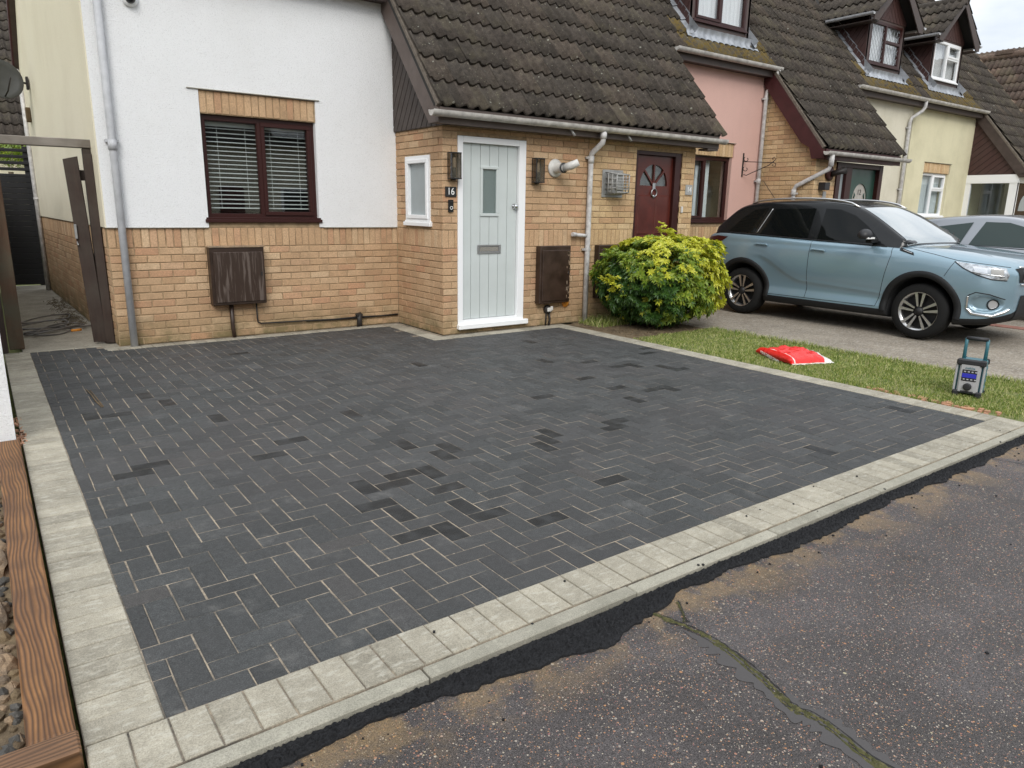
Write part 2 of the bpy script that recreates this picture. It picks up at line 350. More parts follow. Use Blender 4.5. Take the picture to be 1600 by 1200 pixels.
m, nt, p, o = new_mat('grass_soil'); v = pos(nt); n = noise_n(nt, v, 22, 5, .7)
L(nt, ramp(nt, n, [(.3, (.07, .085, .025)), (.55, (.15, .17, .05)), (.75, (.27, .21, .11))]), p.inputs['Base Color']); p.inputs['Roughness'].default_value = .95

def glass_mat(name, tint=(.9, .93, .93), refl=1.0, rough=.0, ior=1.5, base=.0):
    m = bpy.data.materials.new(name); m.use_nodes = True; nt = m.node_tree; nt.nodes.clear(); MATS[name] = m
    o = N(nt, 'OutputMaterial'); t = N(nt, 'BsdfTransparent'); gl = N(nt, 'BsdfGlossy'); mx = N(nt, 'MixShader')
    ge = N(nt, 'NewGeometry'); dt = N(nt, 'VectorMath'); dt.operation = 'DOT_PRODUCT'; L(nt, ge.outputs['Incoming'], dt.inputs[0]); L(nt, ge.outputs['Normal'], dt.inputs[1])
    cs = math_n(nt, 'SUBTRACT', 1.0, math_n(nt, 'ABSOLUTE', dt.outputs['Value'])); fres = math_n(nt, 'MULTIPLY_ADD', math_n(nt, 'POWER', cs, 5.0), .96, .04)
    t.inputs['Color'].default_value = (*tint, 1); gl.inputs['Roughness'].default_value = rough; gl.inputs['Color'].default_value = (.95, .97, 1, 1)
    f = math_n(nt, 'ADD', math_n(nt, 'MULTIPLY', fres, refl), base, clamp=True)
    L(nt, f, mx.inputs[0]); L(nt, t.outputs[0], mx.inputs[1]); L(nt, gl.outputs[0], mx.inputs[2]); L(nt, mx.outputs[0], o.inputs[0]); return m
glass_mat('window_glass', (.88, .91, .91), 1.0, base=.015)
glass_mat('dormer_glass', (.94, .95, .95), 1.1, base=.06)
plain('fan_panel', (.42, .39, .35), .4, var=.15, vscale=30)
glass_mat('clear_glass', (.92, .94, .94), 1.2, base=.02)
glass_mat('smoked_glass', (.72, .69, .66), 1.3, base=.05)
glass_mat('car_glass', (.14, .17, .17), 1.5, base=.04)
glass_mat('screen_glass', (.72, .80, .80), 2.2, .04, base=.22)
glass_mat('lamp_lens', (.88, .91, .93), 1.5, .03, base=.18)
def paint(name, c, flake=.15):
    m, nt, p, o = new_mat(name)
    p.inputs['Base Color'].default_value = (*c, 1); p.inputs['Metallic'].default_value = .35; p.inputs['Roughness'].default_value = .34
    p.inputs['Coat Weight'].default_value = 1.0; p.inputs['Coat Roughness'].default_value = .04
    n = noise_n(nt, pos(nt), 3, 4, .6)
    L(nt, mixc(nt, ramp(nt, n, [(.4, 0), (.8, .16)]), c, tuple(x * .8 + .03 for x in c)), p.inputs['Base Color']); return m
paint('car_blue', (.225, .335, .405)); paint('car_silver', (.27, .29, .32))
plain('car_black', (.010, .011, .012), .16, coat=.25, spec=.3); plain('car_plastic', (.013, .0135, .0145), .6, spec=.3)
plain('tyre_rubber', (.011, .011, .011), .85, spec=.25, bmp=.4, bscale=90); plain('alloy', (.60, .60, .60), .28, .9); plain('alloy_dark', (.010, .010, .011), .55, 0)
plain('tail_red', (.045, .004, .005), .15, coat=.5); plain('plate_white', (.80, .80, .78), .4); plain('seat_dark', (.05, .05, .052), .9)
plain('seat_pale', (.30, .32, .33), .9)
plain('bag_red', (.72, .022, .018), .30, var=.12, vscale=20); plain('bag_white', (.72, .70, .66), .35, var=.15, vscale=20)
plain('radio_teal', (.040, .150, .185), .42); plain('radio_grey', (.46, .46, .47), .40, .3); plain('radio_black', (.018, .018, .020), .5)
plain('radio_screen', (.035, .04, .42), .2); plain('flue_white', (.62, .61, .58), .45, var=.15); plain('flue_cap', (.34, .34, .33), .45)
plain('bulb', (.75, .66, .50), .2)
plain('screed_red', (.42, .22, .13), .9, var=.4, vscale=12)
plain('red_block', (.26, .12, .09), .9, var=.3)
plain('dish_grey', (.050, .052, .050), .55, var=.2)
M = MATS

# ------------------------------------------------------------------ mesh helpers
class MB:
    """collects faces; build() links them as one mesh object"""
    def __init__(s): s.v = []; s.f = []; s.m = []; s.sm = []
    def add(s, vs, fs, mat=0, smooth=False):
        b = len(s.v); s.v += [tuple(x) for x in vs]
        for f in fs: s.f.append([b + i for i in f]); s.m.append(mat); s.sm.append(smooth)
        return s
    def box(s, a, b, mat=0, M4=None):
        x0, y0, z0 = a; x1, y1, z1 = b
        vs = [(x0, y0, z0), (x1, y0, z0), (x1, y1, z0), (x0, y1, z0), (x0, y0, z1), (x1, y0, z1), (x1, y1, z1), (x0, y1, z1)]
        if M4 is not None: vs = [M4 @ Vector(p) for p in vs]
        return s.add(vs, [(0, 3, 2, 1), (4, 5, 6, 7), (0, 1, 5, 4), (1, 2, 6, 5), (2, 3, 7, 6), (3, 0, 4, 7)], mat)
    def cbox(s, a, b, ch=.004, mat=0, M4=None):
        """box with chamfered edges"""
        bm = bmesh.new(); bmesh.ops.create_cube(bm, size=1)
        for v in bm.verts: v.co = Vector([(a[i] + b[i]) / 2 + v.co[i] * (b[i] - a[i]) for i in range(3)])
        bmesh.ops.bevel(bm, geom=bm.edges[:], offset=ch, segments=1, affect='EDGES')
        bm.verts.ensure_lookup_table(); vs = [v.co.copy() for v in bm.verts]
        if M4 is not None: vs = [M4 @ p for p in vs]
        s.add(vs, [[v.index for v in f.verts] for f in bm.faces], mat); bm.free(); return s
    def tube(s, pts, r, n=8, mat=0, caps=True, smooth=True):
        pts = [Vector(p) for p in pts]; rs = r if isinstance(r, (list, tuple)) else [r] * len(pts)
        rings = []; up = None
        for i, p in enumerate(pts):
            d = (pts[min(i + 1, len(pts) - 1)] - pts[max(i - 1, 0)]).normalized()
            if up is None: up = Vector((0, 0, 1)) if abs(d.z) < .9 else Vector((1, 0, 0))
            u = (up - d * up.dot(d)); u = u.normalized() if u.length > 1e-5 else Vector((0, 1, 0)); up = u; w = d.cross(u)
            rings.append([p + (u * math.cos(2 * math.pi * k / n) + w * math.sin(2 * math.pi * k / n)) * rs[i] for k in range(n)])
        vs = [q for ring in rings for q in ring]; fs = []
        for i in range(len(pts) - 1):
            for k in range(n): fs.append((i * n + k, i * n + (k + 1) % n, (i + 1) * n + (k + 1) % n, (i + 1) * n + k))
        b = len(s.v); s.add(vs, fs, mat, smooth)
        if caps:
            s.f.append([b + k for k in range(n)][::-1]); s.m.append(mat); s.sm.append(False)
            s.f.append([b + (len(pts) - 1) * n + k for k in range(n)]); s.m.append(mat); s.sm.append(False)
        return s
    def lathe(s, prof, M4, n=24, mat=0, smooth=True, closed=False):
        """prof: (radius, along axis) list; the axis is local X of M4"""
        vs = []
        for r, a in prof:
            for k in range(n):
                t = 2 * math.pi * k / n; vs.append(M4 @ Vector((a, r * math.cos(t), r * math.sin(t))))
        fs = []; P = len(prof)
        for i in range(P if closed else P - 1):
            j = (i + 1) % P
            for k in range(n): fs.append((i * n + k, i * n + (k + 1) % n, j * n + (k + 1) % n, j * n + k))
        return s.add(vs, fs, mat, smooth)
    def prism(s, poly, fr, c0, c1, mat=0, ch=0):
        """extrude 2-D polygon (a,b) in frame fr from depth c0 to c1; ch: chamfer of the front edge"""
        n = len(poly)
        back = [fr(a, b, c0) for a, b in poly]
        if ch:
            cx = sum(p[0] for p in poly) / n; cy = sum(p[1] for p in poly) / n
            mid = [fr(a, b, c1 - ch) for a, b in poly]
            fro = [fr(a - math.copysign(min(ch, abs(a - cx) * .4), a - cx), b - math.copysign(min(ch, abs(b - cy) * .4), b - cy), c1) for a, b in poly]
            vs = back + mid + fro
            fs = [list(range(n))[::-1], [2 * n + k for k in range(n)]]
            for k in range(n):
                j = (k + 1) % n; fs.append((k, j, n + j, n + k)); fs.append((n + k, n + j, 2 * n + j, 2 * n + k))
        else:
            vs = back + [fr(a, b, c1) for a, b in poly]
            fs = [list(range(n))[::-1], [n + k for k in range(n)]] + [(k, (k + 1) % n, n + (k + 1) % n, n + k) for k in range(n)]
        return s.add(vs, fs, mat)
    def grid(s, pts, mat=0, smooth=True, flip=False):
        h = len(pts); w = len(pts[0]); vs = [p for row in pts for p in row]; fs = []
        for i in range(h - 1):
            for j in range(w - 1):
                q = (i * w + j, i * w + j + 1, (i + 1) * w + j + 1, (i + 1) * w + j); fs.append(q[::-1] if flip else q)
        return s.add(vs, fs, mat, smooth)
    def mesh(s, name, mats):
        me = bpy.data.meshes.new(name); me.from_pydata(s.v, [], s.f)
        for mm in (mats if isinstance(mats, (list, tuple)) else [mats]): me.materials.append(M[mm])
        me.polygons.foreach_set('material_index', s.m); me.polygons.foreach_set('use_smooth', s.sm); me.update(); return me
    def build(s, name, mats, parent=None, fix=False):
        me = s.mesh(name, mats)
        if fix:
            bm = bmesh.new(); bm.from_mesh(me); bmesh.ops.recalc_face_normals(bm, faces=bm.faces[:]); bm.to_mesh(me); bm.free()
        return link(name, me, parent)
def link(name, data, parent=None, loc=None, mw=None):
    o = bpy.data.objects.new(name, data); COL.objects.link(o)
    if parent is not None: o.parent = parent
    if mw is not None: o.matrix_basis = mw
    elif loc is not None: o.location = loc
    return o
def tag(o, label=None, cat=None, group=None, kind=None):
    if label: o['label'] = label
    if cat: o['category'] = cat
    if group: o['group'] = group
    if kind: o['kind'] = kind
    return o
def empty(name, label, cat, loc=(0, 0, 0), group=None, rz=0, keep=True):
    """an Empty at a thing's base; children given in world coordinates are shifted by unworld()"""
    o = link(name, None, None, loc); o.rotation_euler = (0, 0, rz); o.empty_display_size = .1
    return tag(o, label, cat, group)
def shift(e):
    """make every direct and indirect child mesh built in world coordinates stay put under the moved Empty"""
    inv = (Matrix.Translation(e.location) @ Matrix.Rotation(e.rotation_euler.z, 4, 'Z')).inverted()
    for c in kids(e): c.matrix_basis = inv @ c.matrix_basis
KIDS = {}
def kids(e): return [o for o in bpy.data.objects if o.parent == e]
def frame(o, u, v, n):
    o, u, v, n = Vector(o), Vector(u).normalized(), Vector(v).normalized(), Vector(n).normalized()
    f = lambda a, b, c=0: o + u * a + v * b + n * c
    f.mat = Matrix((( u.x, v.x, n.x, o.x), (u.y, v.y, n.y, o.y), (u.z, v.z, n.z, o.z), (0, 0, 0, 1))); f.n = n
    return f
def clip_half(poly, a, b, c):
    """keep a*x+b*y<=c"""
    out = []
    for i, p in enumerate(poly):
        q = poly[(i + 1) % len(poly)]; dp = a * p[0] + b * p[1] - c; dq = a * q[0] + b * q[1] - c
        if dp <= 0: out.append(p)
        if dp * dq < 0:
            t = dp / (dp - dq); out.append((p[0] + (q[0] - p[0]) * t, p[1] + (q[1] - p[1]) * t))
    return out
def clip_poly(poly, conv):
    """clip by a convex counter-clockwise polygon"""
    for i, p in enumerate(conv):
        q = conv[(i + 1) % len(conv)]; a, b = q[1] - p[1], -(q[0] - p[0])
        poly = clip_half(poly, a, b, a * p[0] + b * p[1])
        if len(poly) < 3: return []
    return poly
def area(poly): return abs(sum(p[0] * q[1] - q[0] * p[1] for p, q in zip(poly, poly[1:] + poly[:1]))) / 2
_rot = cam.matrix_world.to_3x3().transposed()
def project(p):
    d = _rot @ (Vector(p) - CAM_POS)
    if d.z > -.05: return None
    return 800 - 1124.1 * d.x / d.z, 600 + 1124.1 * d.y / d.z, -d.z
def seen(p, m=10):
    q = project(p); return q is not None and -m <= q[0] <= 1600 + m and -m <= q[1] <= 1200 + m
def boards_in(name, parent, fr, poly, ang, w, c0, c1, mat, gap=.006, ch=.004):
    """parallel boards at angle ang clipped to a convex polygon, each an object"""
    ca, sa = math.cos(ang), math.sin(ang); ds = [-sa * a + ca * b for a, b in poly]; d = math.floor(min(ds) / w) * w
    while d < max(ds):
        q = clip_half(poly, -sa, ca, d + w - gap / 2); q = clip_half(q, sa, -ca, -(d + gap / 2))
        if len(q) > 2 and area(q) > 2e-4:
            b = MB(); b.prism(q, fr, c0, c1 + random.uniform(-.001, .001), 0, ch); b.build(name, mat, parent, fix=True)
        d += w

# ------------------------------------------------------------------ bricks
_brick_cache = {}
def brick_mesh(w, h, d, mat, var):
    k = (round(w, 3), round(h, 3), d, mat, var)
    if k not in _brick_cache:
        b = MB(); rr = random.Random(hash(k) & 0xffff)
        fr = frame((0, 0, 0), (1, 0, 0), (0, 1, 0), (0, 0, 1)); j = lambda: rr.uniform(-.0018, .0018)
        b.prism([(-w / 2 + j(), -h / 2 + j()), (w / 2 + j(), -h / 2 + j()), (w / 2 + j(), h / 2 + j()), (-w / 2 + j(), h / 2 + j())], fr, -d, 0, 0, .0035)
        _brick_cache[k] = b.mesh('brick', mat)
    return _brick_cache[k]
class Bricks:
    """gathers brick rectangles of one house, then builds the largest in view as objects, the rest as one mesh"""
    def __init__(s, mat): s.items = []; s.mat = mat
    def wall(s, fr, w, h, holes=(), poly=None, z0=0, x0=0, course=.075, stretch=.225, joint=.010, soldier=(), off=0, keep=None, headers=False):
        """running bond over a 0..w by z0..h area; soldier: (za,zb) bands of upright bricks"""
        z = z0; row = 0
        while z < h - .02:
            band = next((b for b in soldier if b[0] - .01 <= z < b[1] - .02), None)
            if band: hh, step, st = band[1] - band[0], .075, 0
            else: hh, step, st = course, stretch, -(stretch / 2 if (row + off) % 2 else 0)
            x = x0 + st
            if headers and not band: step = stretch / 2; x = x0 - (stretch / 4 if row % 2 else 0)
            zt = min(z + hh, h)
            while x < w:
                segs = [(max(x, x0), min(x + step, w))]
                for (a, b, c, d) in holes:
                    if z + hh * .5 > c and z + hh * .5 < d:
                        ns = []
                        for p, q in segs:
                            if b <= p or a >= q: ns.append((p, q))
                            else:
                                if a > p: ns.append((p, a + joint / 2))
                                if b < q: ns.append((b - joint / 2, q))
                        segs = ns
                for p, q in segs:
                    if q - p < .03: continue
                    rect = [(p + joint / 2, z + joint / 2), (q - joint / 2, z + joint / 2), (q - joint / 2, zt - joint / 2), (p + joint / 2, zt - joint / 2)]
                    if poly:
                        c = clip_poly(rect, poly)
                        if len(c) < 3 or area(c) < .0008: continue
                        if len(c) != 4 or abs(area(c) - area(rect)) > 1e-5: s.items.append((fr, c, False)); continue
                    s.items.append((fr, rect, True))
                x += step
            z = zt; row += 1
    def build(s, parent, limit=300):
        sc = []
        for i, (fr, poly, isrect) in enumerate(s.items):
            P = [project(fr(a, b)) for a, b in poly]
            if any(p is None for p in P): sc.append((0, i)); continue
            vis = any(-5 < p[0] < 1605 and -5 < p[1] < 1205 for p in P)
            sc.append((area([(p[0], p[1]) for p in P]) if vis else 0, i))
        sc.sort(reverse=True); big = {i for a, i in sc[:limit] if a > 25}
        rest = MB()
        for i, (fr, poly, isrect) in enumerate(s.items):
            c = random.uniform(-.0015, .0020); d = .03
            if i in big:
                if isrect:
                    x0, z0 = poly[0]; x1, z1 = poly[2]
                    me = brick_mesh(x1 - x0, z1 - z0, d, s.mat, random.randrange(4))
                    o = link('brick', me, parent); o.matrix_basis = fr.mat @ Matrix.Translation(((x0 + x1) / 2, (z0 + z1) / 2, c)) @ Matrix.Rotation(random.uniform(-.006, .006), 4, 'Z')
                else:
                    b = MB(); b.prism(poly, fr, -d + c, c, 0, .0025); b.build('brick', s.mat, parent, fix=True)
            else: rest.prism(poly, fr, -d + c, c, 0, .003)
        if rest.f:
            o = rest.build('brickwork', s.mat, parent, fix=True); o['kind'] = 'stuff'

# ------------------------------------------------------------------ roof tiles
TILE_W, TILE_G, SLOPE = .2975, .345, 1.2
def tile_mesh_data(b, fr, w=TILE_W, length=.42, rolls=2, n=7, hh=.046, th=.022, x0=0, y0=0, lift=.032, mat=0):
    """interlocking concrete tile with rounded rolls; local a across, b up the slope, c out"""
    seg = int(round(n * rolls)); prof = []
    for i in range(seg + 1):
        u = i / n; c = .5 + .5 * math.cos(2 * math.pi * (u - .12)); prof.append((w * i / seg, hh * c ** 1.9))
    sag = random.uniform(-.002, .002)
    top0 = [fr(x0 + a, y0, h + lift + sag) for a, h in prof]; top1 = [fr(x0 + a, y0 + length, h) for a, h in prof]
    bot0 = [fr(x0 + a, y0, h + lift + sag - th) for a, h in prof]
    k = seg + 1; vs = top0 + top1 + bot0; fs = []
    for i in range(seg): fs.append((i, i + 1, k + i + 1, k + i))
    bb = len(b.v); b.add(vs, fs, mat, True)
    for i in range(seg): b.f.append([bb + 2 * k + i, bb + 2 * k + i + 1, bb + i + 1, bb + i]); b.m.append(mat); b.sm.append(False)
    for a0, a1 in ((0, k), (seg, k + seg)):
        pass
    return b
_tile_cache = {}
def tile_mesh(mat, var, rolls=2):
    k = (mat, var, rolls)
    if k not in _tile_cache:
        b = MB(); fr = frame((0, 0, 0), (1, 0, 0), (0, 1, 0), (0, 0, 1))
        tile_mesh_data(b, fr, TILE_W * rolls / 2, .42, rolls); 
        # side edges give the tile its thickness
        s0 = MB(); _tile_cache[k] = b.mesh('roof_tile', mat)
    return _tile_cache[k]
class Tiles:
    def __init__(s): s.items = []      # (frame, a, b, material, rolls)
    def area(s, fr, a0, a1, b0, b1, mat, keep=None, g=TILE_G, moss=None):
        b = b0; row = 0
        while b < b1 - .02:
            a = a0
            while a < a1 - .04:
                rolls = 2 if a1 - a > TILE_W - .02 else 1
                if keep is None or keep(a + .15, b + .17): s.items.append((fr, a, b, moss(a, b) if moss else mat, rolls))
                a += TILE_W
            b += g; row += 1
    def build(s, parent, limit=300):
        sc = []
        for i, (fr, a, b, mt, rl) in enumerate(s.items):
            P = [project(fr(a + x, b + y)) for x, y in ((0, 0), (.3, 0), (.3, .345), (0, .345))]
            if any(p is None for p in P): sc.append((0, i)); continue
            vis = any(-5 < p[0] < 1605 and -5 < p[1] < 1205 for p in P)
            sc.append((area([(p[0], p[1]) for p in P]) if vis else 0, i))
        sc.sort(reverse=True); big = {i for a, i in sc[:limit] if a > 40}
        rest = MB(); mats = []
        for i, (fr, a, b, mt, rl) in enumerate(s.items):
            if i in big:
                o = link('roof_tile', tile_mesh(mt, random.randrange(3), rl), parent)
                o.matrix_basis = fr.mat @ Matrix.Translation((a, b, random.uniform(-.003, .003))) @ Matrix.Rotation(random.uniform(-.004, .004), 4, 'Z') @ Matrix.Rotation(random.uniform(-.004, .004), 4, 'X')
            else:
                if mt not in mats: mats.append(mt)
                tile_mesh_data(rest, fr, TILE_W * rl / 2, .42, rl, n=5, x0=a, y0=b, mat=mats.index(mt))
        if rest.f:
            o = rest.build('roof_tiling', mats, parent); o['kind'] = 'stuff'

# ------------------------------------------------------------------ windows
def window(parent, fr, w, h, layout, fmat, glass='window_glass', recess=.05, fw=.05, sash=True, sill=True, blind=None, interior='interior', lead=False, name='window', sillmat=None, curtain=False, room=1.2, sillh=.035, rm=.3):
    """fr: origin lower left of the opening on the wall face (a right, b up, c out).
       layout: rows of (x0,x1,y0,y1) lights, as fractions of the opening; opening lights marked True get their own sash"""
    b = MB(); c0, c1 = -recess - .055, -recess
    b.box((0, 0, c0), (w, fw, c1), 0, fr.mat); b.box((0, h - fw, c0), (w, h, c1), 0, fr.mat)
    b.box((0, fw, c0), (fw, h - fw, c1), 0, fr.mat); b.box((w - fw, fw, c0), (w, h - fw, c1), 0, fr.mat)
    win = b.build(name, fmat, parent)
    for (x0, x1, y0, y1, op) in layout:
        X0, X1, Y0, Y1 = x0 * w, x1 * w, y0 * h, y1 * h
        s = .042 if op else .018; cc = c1 + (.014 if op else -.006)
        X0i, X1i, Y0i, Y1i = X0 + (fw * .8 if x0 == 0 else .012), X1 - (fw * .8 if x1 == 1 else .012), Y0 + (fw * .8 if y0 == 0 else .012), Y1 - (fw * .8 if y1 == 1 else .012)
        b = MB(); q = fr.mat
        for (p0, p1) in (((X0i, Y0i), (X1i, Y0i + s)), ((X0i, Y1i - s), (X1i, Y1i)), ((X0i, Y0i + s), (X0i + s, Y1i - s)), ((X1i - s, Y0i + s), (X1i, Y1i - s))):
            b.cbox((p0[0], p0[1], c0 + .008), (p1[0], p1[1], cc), .004, 0, q)
        b.build('sash' if op else 'glazing_bead', fmat, win)
        g = MB(); g.box((X0i + s - .004, Y0i + s - .004, c0 + .02), (X1i - s + .004, Y1i - s + .004, c0 + .026), 0, q); g.build('pane', glass, win)
        if lead:
            g = MB(); W, H = X1i - X0i - 2 * s, Y1i - Y0i - 2 * s; st = .11; k = -int(W / st) - 2
            f2 = lambda a, bb, c=0: fr(X0i + s + a, Y0i + s + bb, c0 + .028 + c)
            for sg in (1, -1):
                for k in range(-24, 60):
                    # lines  y = 1.5*x*sg + k*st*1.5
                    pts = []
                    for xx in (0, W):
                        yy = 1.5 * xx * sg + k * st * 1.5
                        pts.append((xx, yy))
                    (xa, ya), (xb, yb) = pts; t0, t1 = 0, 1
                    dy = yb - ya
                    lo, hi = sorted(((0 - ya) / dy, (H - ya) / dy)); t0, t1 = max(0, lo), min(1, hi)
                    if t1 - t0 < .02: continue
                    A = (xa + (xb - xa) * t0, ya + dy * t0); B = (xa + (xb - xa) * t1, ya + dy * t1)
                    g.tube([f2(A[0], A[1]), f2(B[0], B[1])], .0035, 4, caps=False)
            if g.f: g.build('leading', 'lead_flashing', win)
    # mullions between neighbouring lights
    xs = sorted({l[1] for l in layout if l[1] < 1}); ys = {(l[0], l[1], l[3]) for l in layout if l[3] < 1}
    b = MB()
    for x in xs:
        ysp = [l for l in layout if l[1] == x]; y0 = min(l[2] for l in ysp); y1 = max(l[3] for l in ysp)
        b.box((x * w - .024, max(fw, y0 * h), c0), (x * w + .024, min(h - fw, y1 * h), c1 + .003), 0, fr.mat)
    for (xa, xb, y) in ys: b.box((xa * w + .025, y * h - .022, c0), (xb * w - .025, y * h + .022, c1 + .002), 0, fr.mat)
    if b.f: b.build('mullion', fmat, win)
    if sill:
        b = MB(); b.cbox((-.03, -sillh, -recess - .05), (w + .03, 0.0, .035), .005, 0, fr.mat); b.cbox((-.02, 0, -recess - .02), (w + .02, .018, .018), .003, 0, fr.mat)
        b.build('sill', sillmat or fmat, win)
    if blind:
        n, y0, y1, gap = blind; q = fr.mat
        sl = MB(); sl.box((fw, -.0115, -.0010), (w - fw, .0115, .0010)); me = None
        for k in range(n):
            z = y0 + (y1 - y0) * k / (n - 1)
            if me is None: me = sl.mesh('slat', 'blind_slat')
            o = link('slat', me, win); o.matrix_basis = q @ Matrix.Translation((0, z, c0 - .05)) @ Matrix.Rotation(math.radians(-66 + random.uniform(-2, 2)), 4, 'X')
        b = MB()
        for fx in (.16, .40, .62, .88): b.box((fx * w - .0015, y0 - .01, c0 - .052), (fx * w + .0015, y1 + .02, c0 - .049), 0, q)
        b.box((fw, y1 + .02, c0 - .07), (w - fw, y1 + .06, c0 - .035), 0, q); b.build('blind_cord', 'blind_slat', win)
    if curtain:
        rows = []; n = int(w / .02)
        for zz in (fw * .5, h - fw * .5):
            rows.append([fr(fw * .5 + (w - fw) * i / n, zz, c0 - .07 + .018 * math.sin(i * 1.3) + .006 * math.sin(i * 3.1)) for i in range(n + 1)])
        b = MB(); b.grid(rows); b.build('net_curtain', 'curtain', win)
    b = MB(); dd = c0 - room; q = fr.mat
    b.add([q @ Vector(p) for p in ((0, 0, c0), (w, 0, c0), (w, h, c0), (0, h, c0), (-rm, -rm, dd), (w + rm, -rm, dd), (w + rm, h + rm, dd), (-rm, h + rm, dd))],
          [(4, 5, 6, 7), (0, 1, 5, 4), (1, 2, 6, 5), (2, 3, 7, 6), (3, 0, 4, 7)], 0)
    b.build('room', interior, win)
    return win
def text(parent, body, size, mw, mat, name='lettering', ext=.001, align='CENTER', sx=1.0):
    c = bpy.data.curves.new(name, 'FONT'); c.body = body; c.size = size; c.extrude = ext; c.align_x = align; c.align_y = 'CENTER'
    c.materials.append(M[mat]); t = bpy.data.objects.new('tmp', c); COL.objects.link(t)
    dg = bpy.context.evaluated_depsgraph_get(); me = bpy.data.meshes.new_from_object(t.evaluated_get(dg)); bpy.data.objects.remove(t)
    if not me.materials: me.materials.append(M[mat])
    return link(name, me, parent, mw=mw @ Matrix.Diagonal((sx, 1, 1, 1)))
def downpipe(name, parent, pts, r=.034, clips=(), mat='pipe_grey', label=None):
    b = MB(); b.tube(pts, r, 12); o = b.build(name, mat, parent)
    for (p, n) in clips:
        c = MB(); p = Vector(p); n = Vector(n); t = Vector((0, 0, 1)).cross(n).normalized()
        f = frame(p, t, (0, 0, 1), n); c.lathe([(r + .006, -.016), (r + .006, .016)], Matrix.Translation(p) @ Matrix.Rotation(-math.pi / 2, 4, 'Y'), 14)
        c.box((-.058, -.012, -.045), (.058, .012, -.035), 0, f.mat); c.box((-.058, -.014, -.045), (-.040, .014, .0), 0, f.mat); c.box((.040, -.014, -.045), (.058, .014, .0), 0, f.mat)
        c.build('pipe_clip', mat, o)
    if label: o['label'] = label
    return o
def gutter(parent, x0, x1, y, z, r=.056, joints=(), mat='gutter_light', capl=True, capr=True, axis='X', wob=0.0):
    n = 10; b = MB(); rows = []; seg = max(2, int((x1 - x0) / .5))
    def P(t, yy, zz):
        return (t, yy, zz) if axis == 'X' else (yy, t, zz)
    for i in range(seg + 1):
        x = x0 + (x1 - x0) * i / seg; dz = wob * math.sin(x * 1.7)
        rows.append([P(x, y + (-r * math.cos(math.pi * k / n)) if axis == 'X' else y - r * math.cos(math.pi * k / n), z - r * math.sin(math.pi * k / n) + dz) for k in range(n + 1)])
    b.grid(rows); b2 = MB()
    inner = [[Vector(p) + (Vector((0, 0, .006)) if 1 else 0) for p in row] for row in rows]
    b.grid(inner, flip=True)
    for row, on in ((rows[0], capl), (rows[-1], capr)):
        if on: b.add(row, [tuple(range(n + 1))])
    g = b.build('gutter', mat, parent)
    for jx in joints:
        c = MB(); c.grid([[P(jx + d, y - (r + .005) * math.cos(math.pi * k / n), z - (r + .005) * math.sin(math.pi * k / n) + .002) for k in range(n + 1)] for d in (-.022, .022)])
        c.build('gutter_joint', mat, g)
    return g

# ================================================================== GROUND
def sheet(name, x0, x1, y0, y1, z, mat, kind='structure', th=.05):
    b = MB(); b.box((x0, y0, z - th), (x1, y1, z), 0); return tag(b.build(name, mat), kind=kind)
b = MB(); b.box((-400, -400, -.4), (400, 600, -.10)); tag(b.build('ground', 'grass_soil'), kind='structure')
sheet('road', -40, 60, -13.5, -5.30, -.034, 'old_asphalt')
sheet('concrete_driveway', 3.10, 6.72, -5.35, 1.06, -.012, 'old_drive')
sheet('neighbour_driveway', 6.98, 14.8, -5.35, 1.06, -.016, 'old_drive')
sheet('alley_path', -3.95, -3.12, 1.24, 7.9, -.006, 'path_concrete')
b = MB(); b.cbox((-3.29, 1.02, -.1), (-3.0, 1.235, -.001), .004); tag(b.build('concrete_pad', 'path_concrete'), kind='structure')
sheet('garden_bed', 1.72, 3.10, -1.35, .0, -.006, 'garden_soil')
sheet('lawn_soil', 1.72, 3.14, -5.35, -1.3, -.010, 'grass_soil')
sheet('left_bed', -6.5, -4.21, -5.1, -1.9, -.07, 'garden_soil')
b = MB()
for k in range(17): b.cbox((6.74, -5.3 + k * .37, -.05), (6.96, -4.94 + k * .37, -.004), .004)
tag(b.build('red_block_strip', 'red_block'), kind='structure')

